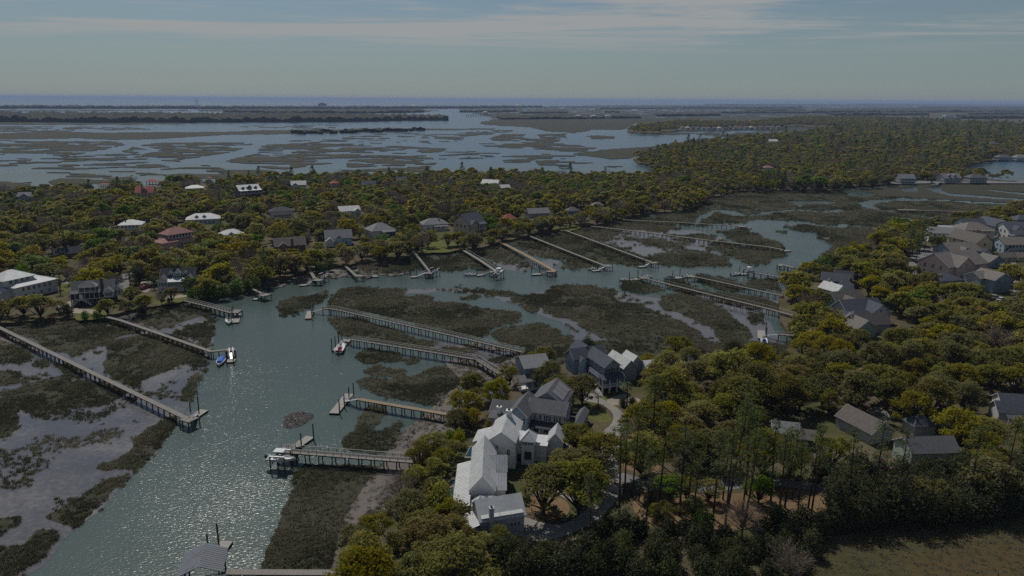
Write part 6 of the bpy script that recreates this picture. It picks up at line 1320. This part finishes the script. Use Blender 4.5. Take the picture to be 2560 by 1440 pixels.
RGN = [         # outline (pixels at the ground), spacing in metres, kinds with weights, scale range
 ([(900,1440),(860,1400),(900,1310),(960,1250),(1000,1200),(1045,1130),(1080,1090),(1130,1050),(1160,990),(1230,980),(1255,1060),(1220,1130),(1130,1200),(1110,1280),(1150,1330),(1180,1440),(1200,1560),(800,1560)], 4.4, dict(olive=6, gold=4, dark=1, shrub=3, gshrub=.6, bare=.4), (.55, .85)),
 ([(1180,1345),(1320,1365),(1480,1360),(1560,1320),(1900,1325),(2080,1320),(2230,1300),(2420,1295),(2700,1270),(2700,1300),(2360,1325),(2160,1345),(2060,1400),(1990,1470),(1900,1700),(1180,1700)], 3.0, dict(cedar=10, dark=1.2, bare=.4, gshrub=.3, pine=.4), (.75, 1.25)),
 ([(1570,1240),(1640,1250),(1800,1240),(2000,1235),(2060,1300),(1900,1335),(1640,1330)], 4.2, dict(pine=2.2, cedar=2.2, dark=.5, olive=.6), (.7, 1.0)),
 ([(2040,1200),(2300,1190),(2700,1180),(2700,1295),(2450,1300),(2300,1316),(2100,1335),(2020,1330)], 3.6, dict(dark=2, cedar=9, pine=3), (.95, 1.6)),
 ([(1600,1130),(1800,1150),(2060,1150),(2300,1170),(2700,1190),(2700,1235),(2100,1210),(1800,1195),(1600,1195)], 5.0, dict(pine=2.6, olive=4, gold=2, dark=1.4), (.75, 1.02)),
 ([(1560,1050),(1700,1060),(2000,1080),(2300,1100),(2700,1110),(2700,1200),(2100,1160),(1800,1150),(1600,1140)], 6.8, dict(olive=5, gold=3, dark=1.4, pine=1.2), (.72, 1.0)),
 (LAND_R, 6.2, dict(olive=5, gold=2.6, dark=3.4, bare=.3, spring=.3), (.6, 1.15)),
 ([(0,492),(336,476),(760,456),(1250,448),(1640,446),(1700,470),(1500,500),(1000,500),(500,510),(0,540)], 7.4, dict(olive=3, dark=1.8, bare=4.2, spring=2.6, gold=1.2, pine=.2), (.72, 1.1)),
 ([(1560,480),(1640,440),(1590,398),(1700,368),(2103,322),(2300,300),(2700,285),(2700,470),(2250,466),(1830,486)], 7.4, dict(olive=3.2, dark=4.2, bare=3.2, spring=.7, gold=1.2, pine=.5), (.6, 1.3)),
 (LAND_N, 7.0, dict(olive=4, gold=2.2, dark=2.6, bare=2.2, spring=1.0, pine=.25), (.58, 1.22)),
 (ISLE, 16, dict(olive=3, dark=3, bare=2), (.9, 1.3)),
]
# trees one can point at, placed one by one: (kind, base pixel, scale)
HAND = [('dark',1358,1284,1.02),('dark',1452,1226,1.0),('dark',1440,1130,.8),('dark',1490,1150,.72),('dark',1420,1006,.74),('dark',1455,1010,.8),('dark',1390,990,.66),('olive',1275,960,.6),('olive',1335,935,.62),('dark',1250,1382,.5),('cedar',1278,1398,.95),('cedar',1302,1388,.8),
 ('gold',2276,1064,1.05),('olive',2357,978,.95),('gold',2400,985,.9),('dark',2198,946,1.1),('dark',2270,945,1.0),('olive',2100,930,.9),('gshrub',1556,1374,.95),('bare',2112,1296,.5),('bare',2290,1308,.45),('bare',1640,1360,.36),('bare',1400,985,.8),('dark',1372,972,.8),('olive',1640,985,.9),('gold',1690,988,.95),('dark',1735,975,.9),('olive',1665,945,.8),('olive',1620,930,.6),('olive',1720,930,.8),('olive',2012,838,.75),('shrub',1996,852,1.5),('shrub',1986,832,1.4),('olive',2032,806,.85),('dark',2040,776,.9),('olive',2004,800,.7),('olive',1990,760,.75),('olive',1985,720,.8),
 ('olive',1122,1312,.5),('olive',1140,1352,.5),('dark',1168,1380,.45),('shrub',1100,1288,1.5),('olive',1092,1205,.55),('olive',1108,1172,.5),('olive',1138,1140,.42),('shrub',1150,1318,1.3),('olive',1085,1260,.55),('olive',1205,1400,.5),('cedar',2080,1332,1.28),('cedar',2098,1306,1.29),('cedar',2084,1284,1.44),('cedar',2112,1326,1.20),('cedar',2130,1300,1.05),('cedar',2116,1278,1.66),('cedar',2150,1322,1.59),('cedar',2168,1296,0.92),('cedar',2154,1274,1.47),('cedar',2190,1313,1.30),('cedar',2208,1287,1.37),('cedar',2194,1265,1.33),('cedar',2228,1309,1.67),('cedar',2246,1283,1.37),('cedar',2232,1261,1.60),('cedar',2266,1307,1.59),('cedar',2284,1281,0.87),('cedar',2270,1259,1.34),('cedar',2304,1307,1.63),('dark',2322,1281,0.82),('cedar',2308,1259,1.50),('cedar',2345,1309,1.52),('cedar',2363,1283,0.94),('cedar',2349,1261,1.32),('cedar',2385,1306,1.30),('cedar',2403,1280,1.38),('cedar',2389,1258,1.20),('cedar',2422,1301,1.31),('cedar',2440,1275,1.41),('cedar',2426,1253,1.62),('cedar',2462,1298,1.43),('dark',2480,1272,1.07),('cedar',2466,1250,1.34),('cedar',2500,1290,1.40),('cedar',2518,1264,0.98),('cedar',2504,1242,1.61),('cedar',2540,1283,1.17),('cedar',2558,1257,1.10),('cedar',2544,1235,1.70),('cedar',2580,1278,1.44),('cedar',2598,1252,1.10),('cedar',2584,1230,1.37),('cedar',1330,1400,1.00),('cedar',1365,1410,1.10),('cedar',1395,1420,1.10),('cedar',1425,1400,0.90),('cedar',1455,1405,1.20),('cedar',1480,1390,1.00),('cedar',1345,1440,1.20),('cedar',1405,1450,1.30),('cedar',1310,1425,1.00),('cedar',1440,1440,1.20),('cedar',1350,1376,0.50),('cedar',1380,1386,0.60),('cedar',1500,1420,1.20),('cedar',1530,1400,1.00),('cedar',1560,1430,1.30),('cedar',1500,1345,0.90),('cedar',1520,1330,0.90),('cedar',1290,1445,1.10),('cedar',1480,1450,1.20),('pine',1616,1302,0.69),('olive',1655,1310,0.51),('pine',1698,1290,0.95),('pine',1716,1288,0.83),('dark',1732,1298,0.47),('pine',1732,1302,0.72),('pine',1782,1297,0.94),('olive',1770,1252,0.55),('pine',1807,1249,0.72),('pine',1820,1265,1.08),('pine',1866,1236,0.94),('pine',1875,1243,0.95),('spring',1896,1256,0.56),('pine',1646,1267,0.86),('pine',1597,1252,0.68),('pine',1962,1270,0.83),('pine',1927,1252,0.97),('pine',1995,1282,0.76),('pine',2020,1270,0.90),('pine',2028,1285,0.84),('pine',1855,1286,0.84),('pine',1947,1291,0.89),('spring',1674,1250,0.66),('olive',1715,1245,0.53),('pine',2120,1280,.9),('pine',2180,1270,.95),('pine',2240,1275,.9),('pine',2420,1270,.95),('pine',2500,1260,1.0),('pine',1474,1368,.72),('pine',1548,1285,.95),('pine',1580,1240,.85),('pine',1562,1230,.8),('palm',1567,1016,.95),('palm',1496,1022,.6),('palm',1512,968,.9),('cedar',1556,1016,.6),('cedar',1580,1014,.6),('cedar',1505,975,.5),
 ('palm',330,730,1.15),('palm',342,724,1.15),('palm',386,722,.95),('palm',150,720,1.0),('palm',152,735,.9),('dark',345,697,.8),('olive',250,690,.9),('dark',20,790,.72),('olive',60,790,.85),('olive',102,795,.95),('olive',148,782,.6),('cedar',168,790,1.1),('dark',270,788,.66),('olive',250,786,.4),('dark',320,788,.62),('olive',362,776,.72),('cedar',352,786,.9),('olive',430,756,.62),('cedar',408,752,.5),('cedar',422,755,.4),
 ('spring',480,728,.7),('olive',520,742,.9),('dark',575,725,.8),('olive',660,712,.95),('dark',700,690,.9),('olive',740,676,.95),('olive',790,668,.9),('olive',865,660,.95),('dark',905,650,.9),('olive',1000,640,1.15),('dark',1070,618,.95),('olive',1120,616,.8),('dark',1045,612,.7),('olive',1160,622,.85),('dark',1230,606,.9),('olive',1300,590,1.0),('dark',1345,578,1.0),('olive',1400,570,.9),('olive',1425,567,.8),('dark',1450,562,1.0),('olive',1500,552,1.1),('olive',1570,540,1.1),
 ('gshrub',500,748,1.3),('gshrub',530,745,1.4),('gshrub',560,742,1.3),('gshrub',590,734,1.4),('gshrub',620,726,1.2),('gshrub',640,722,1.2),('gshrub',800,676,1.0),('gshrub',825,672,1.0),('gshrub',215,800,.8),('gshrub',240,798,.7),('gshrub',480,750,1.0),
 ('pine',1905,478,1.1),('pine',1915,478,1.2),('pine',1940,478,1.2),('pine',1955,479,1.25),('spring',2010,478,1.6),('spring',2050,478,1.5),('olive',2085,477,1.4),('dark',2150,470,1.2),('dark',2180,468,1.2),('dark',2220,464,1.1),('dark',2340,632,.9),
 ('pine',2280,640,1.0),('pine',2298,632,1.0),('pine',2310,628,.9),('pine',2270,650,1.0),('pine',2290,660,.8),('spring',2350,612,.62),('cedar',2195,640,1.3),('cedar',2185,648,1.2),('olive',2490,560,1.1),('dark',2515,556,1.2),('dark',2530,552,1.2),('olive',2440,553,.9),('olive',2420,556,.9),('olive',2390,556,.8),('cedar',1470,880,1.1),('cedar',1460,884,1.0),('cedar',1745,900,1.1),('cedar',1825,890,1.3),('cedar',1835,892,1.2),('olive',1690,905,.9)]
for kind, u, v, sc in HAND:
    p = gp(u, v, LZ); T.append((p.x, p.y, kind, sc * .95, R_.random() * 6.28, int(R_.integers(3)), 1))
cell = {}
def crowd(x, y, r):
    i, j = int(x // 12), int(y // 12)
    for a in (-1, 0, 1):
        for b in (-1, 0, 1):
            for (px, py, pr) in cell.get((i + a, j + b), ()):
                if (px - x) ** 2 + (py - y) ** 2 < ((pr + r) * .62) ** 2: return True
    return False
def reg(x, y, r): cell.setdefault((int(x // 12), int(y // 12)), []).append((x, y, r))
for t in T: reg(t[0], t[1], PRO[SPEC[t[2]][0], 1, 0][2] * t[3] * .8)
done_r = []
for poly, sp, kinds, (s0, s1) in RGN:
    P = np.array([tuple(gp(u, max(v, horizon(u) + 22), LZ))[:2] for u, v in poly]); x0, y0 = P.min(0); x1, y1 = P.max(0); x1 = min(x1, 1700); x0 = max(x0, -1600); y0 = max(y0, 70); y1 = min(y1, 3600)
    ks = list(kinds); wt = np.array([kinds[k] for k in ks], float); wt /= wt.sum(); big = poly is LAND_N or poly is LAND_R or poly is ISLE
    gx, gy = np.meshgrid(np.arange(x0, x1, sp), np.arange(y0, y1, sp)); gx = gx.ravel() + R_.uniform(-.48, .48, gx.size) * sp; gy = gy.ravel() + R_.uniform(-.48, .48, gy.size) * sp
    u, v, c = proj(gx, gy, np.full(gx.shape, LZ)); ins = in_poly(u, v, poly) & (u > -110) & (u < 2670) & (v < 1640)
    if not big: ins &= look(land_b, gx, gy) > 0
    far_ = np.hypot(gx, gy); ins &= ~((far_ > 1150) & (R_.random(gx.size) < .45))
    kn = vnoise(gx / 38, gy / 38, 5); kn2 = vnoise(gx / 60, gy / 60, 8)
    for i in np.flatnonzero(ins):
        x, y = float(gx[i]), float(gy[i])
        w2 = wt * (1 + 3.0 * np.array([max(0, math.sin(6.28 * (kn[i] * 1.3 + .37 * q))) for q in range(len(ks))])); kind = ks[int(np.searchsorted(np.cumsum(w2 / w2.sum()), R_.random()))]
        sc = R_.uniform(s0, s1) * (1.5 if kind in ('gshrub', 'shrub') and s1 < .8 else 1) * (1.3 if far_[i] > 1150 else 1); pk = SPEC[kind][0]; R, Ht = PRO[pk, 1, 0][2] * sc, PRO[pk, 1, 0][3] * sc
        ut, vt, ct = proj(x, y, LZ + Ht * .78); r = R * F / c[i]; topin = poly is LAND_R or poly is ISLE or (poly is LAND_N and u[i] > 1575) or not big and poly[0][1] > 800
        if topin and not (any(in_poly(np.array([ut]), np.array([vt]), q)[0] for q in SIL) and any(in_poly(np.array([u[i] - r * .35]), np.array([(v[i] + vt) / 2]), q)[0] for q in SIL)): continue
        if look(meadow_b, np.array([x]), np.array([y]))[0] or in_poly(u[i:i + 1], v[i:i + 1], MEADOW)[0] or (poly is LAND_R and v[i] > 1440 and u[i] > 1180): continue
        if crowd(x, y, R * (.8 if pk != 'pine' else .55)) or not ok_tree(x, y, kind, sc): continue
        T.append((x, y, kind, sc, R_.random() * 6.28, int(R_.integers(3)), 0)); reg(x, y, R * (.8 if pk != 'pine' else .55))
# which become things of their own: those that show largest
info = []
for n, (x, y, kind, sc, rot, var, hand) in enumerate(T):
    pk = SPEC[kind][0]; u, v, c = proj(x, y, LZ + 4); h = PRO[pk, 1, 0][3] * sc * F / c
    info.append((h if -40 < u < 2600 and v < 1500 else 0, n))
LIMIT = dict(live_oak=300, leafy_tree=110, bare_tree=120, pine_tree=150, evergreen_tree=120, palm_tree=20, shrub=90)
single = set(); cnt = {}
for h, n in sorted(info, key=lambda a: (-T[a[1]][6], -a[0])):
    nm = SPEC[T[n][2]][2]
    if h > 0 and cnt.get(nm, 0) < LIMIT[nm]: single.add(n); cnt[nm] = cnt.get(nm, 0) + 1
# labels from what stands next to each tree
LM = np.array([(a[1], a[2]) for a in LAND_MARKS]); used = {}
ORD = ['', 'second ', 'third ', 'fourth ', 'fifth ', 'sixth ', 'seventh ', 'eighth ', 'ninth ', 'tenth ', 'eleventh ', 'twelfth ', 'thirteenth ', 'fourteenth ', 'fifteenth ', 'sixteenth ', 'seventeenth ', 'eighteenth ', 'nineteenth ', 'twentieth ', 'twenty-first ', 'twenty-second ', 'twenty-third ', 'twenty-fourth ', 'twenty-fifth ', 'twenty-sixth ', 'twenty-seventh ', 'twenty-eighth ', 'twenty-ninth ', 'thirtieth ']
for nm_, u_, v_ in (('the far lake', 2470, 430), ('the sand road', 2290, 453), ('the bay point', 1610, 408), ('the row of island houses', 1830, 322), ('the marsh corner', 1765, 505), ('the pink house in the long wood', 1922, 428), ('the white roof in the far wood', 1934, 358), ('the river bend', 2075, 630), ('the cul de sac', 2300, 650), ('the alley', 2545, 700), ('the driveway gate', 1536, 1230), ('the orange straw floor', 1780, 1270), ('the bright lawn patch', 2300, 1035), ('the mulch circle', 1365, 1270), ('the open meadow', 2330, 1330), ('the sandy forest road', 2200, 945), ('the upright float', 1960, 850), ('the bay shore', 1100, 446), ('the bay shore lawn', 620, 485), ('the mud bank', 720, 705), ('the wide asphalt road', 1900, 1205), ('the bottom boardwalk', 830, 1432), ('the pale stone wall', 1430, 1360), ('the left bank lawn', 240, 790), ('the bare middle wood', 1500, 480), ('the north point', 2050, 478), ('the curved road', 1545, 1050), ('the bottom edge', 1500, 1435), ('the bottom left scrub', 1000, 1400)):
    p_ = gp(u_, v_, LZ); LAND_MARKS.append((nm_, p_.x, p_.y))
LM = np.array([(a[1], a[2]) for a in LAND_MARKS])
def place_words(x, y):
    d = np.hypot(LM[:, 0] - x, LM[:, 1] - y); k = int(d.argmin()); nm = LAND_MARKS[k][0]; a = Vector((x, y)); a.normalize(); rel = Vector((x - LM[k, 0], y - LM[k, 1])); fw = rel.dot(a); rt = rel.dot(Vector((a.y, -a.x)))
    dist = float(d[k]); near = 'just ' if dist < 14 else ('' if dist < 32 else 'well ')
    side = ('behind' if fw > 0 else 'in front of') if abs(fw) > abs(rt) else ('right of' if rt > 0 else 'left of')
    return near + side + ' ' + nm, dist
order = sorted(single, key=lambda n: place_words(T[n][0], T[n][1])[1]); rest = []
for n in order:
    x, y, kind, sc, rot, var, hand = T[n]; pk, lf, nm, cat, words_ = SPEC[kind]; dd = math.hypot(x, y); lod = 0 if dd < 250 else (1 if dd < 620 else 2)
    if kind.endswith('shrub') and dd < 620: lod = 0 if dd < 250 else 1
    crown, trunk, R, Ht = PRO[pk, lod, var]
    size = {'oak': ('small ', '', 'broad ')[0 if sc < .72 else (1 if sc < .98 else 2)], 'pine': ('low ', '', 'high ')[0 if sc < .82 else (1 if sc < .98 else 2)]}.get(pk, '')
    where, _ = place_words(x, y); base = size + words_ + ' ' + where; base = base if len(base.split()) <= 15 else base.replace('just ', '').replace('well ', '').replace(size, ''); k = used.get(base, 0); used[base] = k + 1
    o = empty(nm, (x, y, LZ - .05), rot); o.rotation_euler = (R_.normal(0, .03), R_.normal(0, .03), rot); s3 = sc * R_.uniform(.92, 1.08); o.scale = (sc, sc * R_.uniform(.9, 1.1), s3)
    tag(o, (ORD[k] if k < len(ORD) else ORD[-1]) + base, cat, cat + 's round the creek')
    c = put('crown', crown, o); c.material_slots[0].link = 'OBJECT'; c.material_slots[0].material = LEAF[lf]; put('trunk', trunk, o)
# the rest of the wood: one mass
def scatter(name, label, pts, idx, scl, rot, protos, cat):
    """protos: list of lists of (mesh, material or None); instanced by geometry nodes on one object"""
    cl = bpy.data.collections.new(name + '_kinds')
    for i, pr in enumerate(protos):
        vs = []; ob = bpy.data.objects.new('%s_%02d' % (name, i), pr[0]); cl.objects.link(ob)
        if pr[1] is not None: ob.material_slots[0].link = 'OBJECT'; ob.material_slots[0].material = pr[1]
    me = bpy.data.meshes.new(name); me.vertices.add(len(pts)); me.vertices.foreach_set('co', np.asarray(pts, np.float32).ravel())
    for an, ty, val in (('kind', 'INT', np.asarray(idx, np.int32)), ('turn', 'FLOAT', np.asarray(rot, np.float32))):
        at = me.attributes.new(an, ty, 'POINT'); at.data.foreach_set('value', val)
    at = me.attributes.new('size', 'FLOAT_VECTOR', 'POINT'); at.data.foreach_set('vector', np.asarray(scl, np.float32).ravel()); me.update()
    o = put(name, me); tag(o, label, cat, kind='stuff')
    g = bpy.data.node_groups.new(name, 'GeometryNodeTree'); g.interface.new_socket('Geometry', in_out='INPUT', socket_type='NodeSocketGeometry'); g.interface.new_socket('Geometry', in_out='OUTPUT', socket_type='NodeSocketGeometry')
    n = g.nodes; l = g.links; gi = n.new('NodeGroupInput'); go = n.new('NodeGroupOutput'); ip = n.new('GeometryNodeInstanceOnPoints'); ci = n.new('GeometryNodeCollectionInfo'); ci.inputs['Collection'].default_value = cl; ci.inputs['Separate Children'].default_value = True; ci.inputs['Reset Children'].default_value = True
    def attr(nm, ty): a = n.new('GeometryNodeInputNamedAttribute'); a.data_type = ty; a.inputs['Name'].default_value = nm; return [s for s in a.outputs if s.enabled and s.name == 'Attribute'][0]
    cx = n.new('ShaderNodeCombineXYZ'); l.new(attr('turn', 'FLOAT'), cx.inputs[2]); l.new(gi.outputs[0], ip.inputs['Points']); l.new(ci.outputs[0], ip.inputs['Instance']); ip.inputs['Pick Instance'].default_value = True
    l.new(attr('kind', 'INT'), ip.inputs['Instance Index']); l.new(cx.outputs[0], ip.inputs['Rotation']); l.new(attr('size', 'FLOAT_VECTOR'), ip.inputs['Scale']); l.new(ip.outputs[0], go.inputs[0])
    md = o.modifiers.new('scatter', 'NODES'); md.node_group = g; return o
protos = []; pidx = {}
def pi(key, mesh, mat):
    if key not in pidx: pidx[key] = len(protos); protos.append((mesh, mat))
    return pidx[key]
pts = []; idx = []; scl = []; rots = []
for n, (x, y, kind, sc, rot, var, hand) in enumerate(T):
    if n in single: continue
    pk, lf = SPEC[kind][:2]; lod = 1 if math.hypot(x, y) < 480 else 2; crown, trunk, R, Ht = PRO[pk, lod, var]
    for key, me, mat in (((pk, lod, var, lf), crown, LEAF[lf]), ((pk, lod, var, 'trunk'), trunk, None)):
        if key[3] == 'trunk' and math.hypot(x, y) > 900: continue
        pts.append((x, y, LZ - .05)); idx.append(pi(key, me, mat)); scl.append((sc, sc, sc)); rots.append(rot)
print('TREES', len(T), 'single', len(single), cnt, 'mass', len(pts))
if pts:
    assert len(protos) < 100
    scatter('woodland', 'massed woodland of oaks and bare trees on the far peninsula and shores', pts, idx, scl, rots, protos, 'woodland')
# undergrowth: low leafy clumps on the wood floor
# ---------------------------------------------------------------- marsh grass
def tuft(n, spread, hmin, hmax, wd, lean=.35):
    a = R_.uniform(0, 6.28, n); r = spread * np.sqrt(R_.random(n)); b = np.stack([r * np.cos(a), r * np.sin(a), np.full(n, -.05)], 1); h = R_.uniform(hmin, hmax, n); ll = R_.normal(0, lean, (n, 2)) * h[:, None]
    tp = b + np.stack([ll[:, 0], ll[:, 1], h], 1); k = R_.uniform(0, 6.28, n); s = np.stack([np.cos(k), np.sin(k), 0 * k], 1) * wd / 2
    return np.stack([b - s, b + s, tp + s * .35, tp - s * .35], 1).reshape(-1, 3), np.arange(4 * n).reshape(n, 4)
GM = [leaf_mat('marsh_grass_%s' % nm, a, b, .4, .8) for nm, a, b in (('olive', (.092, .098, .058), (.205, .21, .128)), ('brown', (.118, .108, .075), (.25, .228, .158)), ('dark', (.052, .055, .035), (.118, .118, .073)))]
TU = [mesh_np('tuft', *tuft(16, .42, .35, .8, .16), (GM[0],)) for _ in range(3)]
xs, ys, ss, ki, zz = [], [], [], [], []
ca = np.abs((GX[1:, 1:] - GX[:-1, :-1]) * (GY[1:, :-1] - GY[:-1, 1:]) - (GX[1:, :-1] - GX[:-1, 1:]) * (GY[1:, 1:] - GY[:-1, :-1])) / 2
mm = MARSH_F[:-1, :-1] > .45; dcell = GD[:-1, :-1]; uu_, vv_ = GU[:-1, :-1], GV[:-1, :-1]; vis = (uu_ > -60) & (uu_ < 2620) & (vv_ < 1470)
sz = np.clip(dcell * .0034, .62, 2.6); hole = fbm(GX, GY, 5, 2, 61)[:-1, :-1]; hole2 = fbm(GX, GY, 22, 2, 67)[:-1, :-1]
dens = np.where(mm & vis & (dcell < 720), 1.5 / sz ** 2, 0) * np.clip((hole - .3) * 6, .15, 1) * np.clip((hole2 - .27) * 6, .25, 1)
fl = (soft(flats_b)[:-1, :-1] > .5) & ~mm & vis & (dcell < 460) & (LANDK[:-1, :-1] == 0); cl2 = fbm(GX, GY, 7, 3, 91)[:-1, :-1]; mdk = (mud_b & ~land_b)[:-1, :-1] & ~mm & vis & (dcell < 460)
dens = dens + np.where(mdk, np.clip((cl2 - .42) * 8, .04, 1) * .55 / sz ** 2, 0)
dens = dens + np.where(fl, np.clip((cl2 - .60) * 12, 0, 1) * .5 / sz ** 2, 0)
mb_ = MARSH_F
for _ in range(5): mb_ = soft(mb_)
mb_ = mb_[:-1, :-1]; dens = dens + np.where((mb_ > .06) & ~mm & vis & (dcell < 520) & (LANDK[:-1, :-1] == 0) & ~creek_b[:-1, :-1], .9 * mb_ / sz ** 2 * np.clip((hole - .38) * 6, 0, 1), 0)
dens = dens + np.where((mead_f[:-1, :-1] > .5) & vis, .9, 0)
num = R_.poisson(ca * dens)
for (i, j) in np.argwhere(num > 0):
    k = num[i, j]; a = R_.random(k); b = R_.random(k)
    xs.append(GX[i, j] + a * (GX[i, j + 1] - GX[i, j]) + b * (GX[i + 1, j] - GX[i, j])); ys.append(GY[i, j] + a * (GY[i, j + 1] - GY[i, j]) + b * (GY[i + 1, j] - GY[i, j])); ss.append(np.full(k, sz[i, j])); md_ = mead_f[i, j] > .5; zz.append(np.full(k, LZ if md_ else float(mz[i, j]) if mm[i, j] else .02)); ki.append(np.full(k, 1 if md_ else 0))
xs = np.concatenate(xs); ys = np.concatenate(ys); ss = np.concatenate(ss); zz = np.concatenate(zz); ki = np.concatenate(ki)
cn = fbm(xs, ys, 16, 2, 71) + R_.normal(0, .09, len(xs)); kind = np.where(cn > .56, 1, np.where(cn < .42, 2, 0)); kind = np.where(ki == 1, np.where(R_.random(len(xs)) < .55, 1, 0), kind)
hs = np.clip(ss, .6, 1.35) * R_.uniform(.7, 1.25, len(xs)) * np.where(ki == 1, .55, 1)
print('TUFTS', len(xs))
scatter('marsh_grass', 'olive and brown marsh grass covering the flats and islets', np.stack([xs, ys, zz], 1), kind * 3 + R_.integers(0, 3, len(xs)), np.stack([ss / .62, ss / .62, hs], 1), R_.uniform(0, 6.28, len(xs)), [(TU[k % 3], GM[k // 3]) for k in range(9)], 'marsh grass')
# ------------------------------------------------------------------ haze: pale sea air round everything that stands here
hz = MB().box(-75000, 75000, -3000, 75000, -3.0, 110.0).build('haze', bpy.data.materials.new('sea_haze'))
hm = hz.data.materials[0]; hm.use_nodes = True
hn = hm.node_tree; hn.nodes.remove(hn.nodes['Principled BSDF'])
pv = hn.nodes.new('ShaderNodeVolumePrincipled'); pv.inputs['Color'].default_value = (.47, .61, .92, 1)
pv.inputs['Density'].default_value = HAZE; pv.inputs['Anisotropy'].default_value = 0.0
hn.links.new(pv.outputs[0], hn.nodes['Material Output'].inputs['Volume'])
tag(hz, kind='stuff')
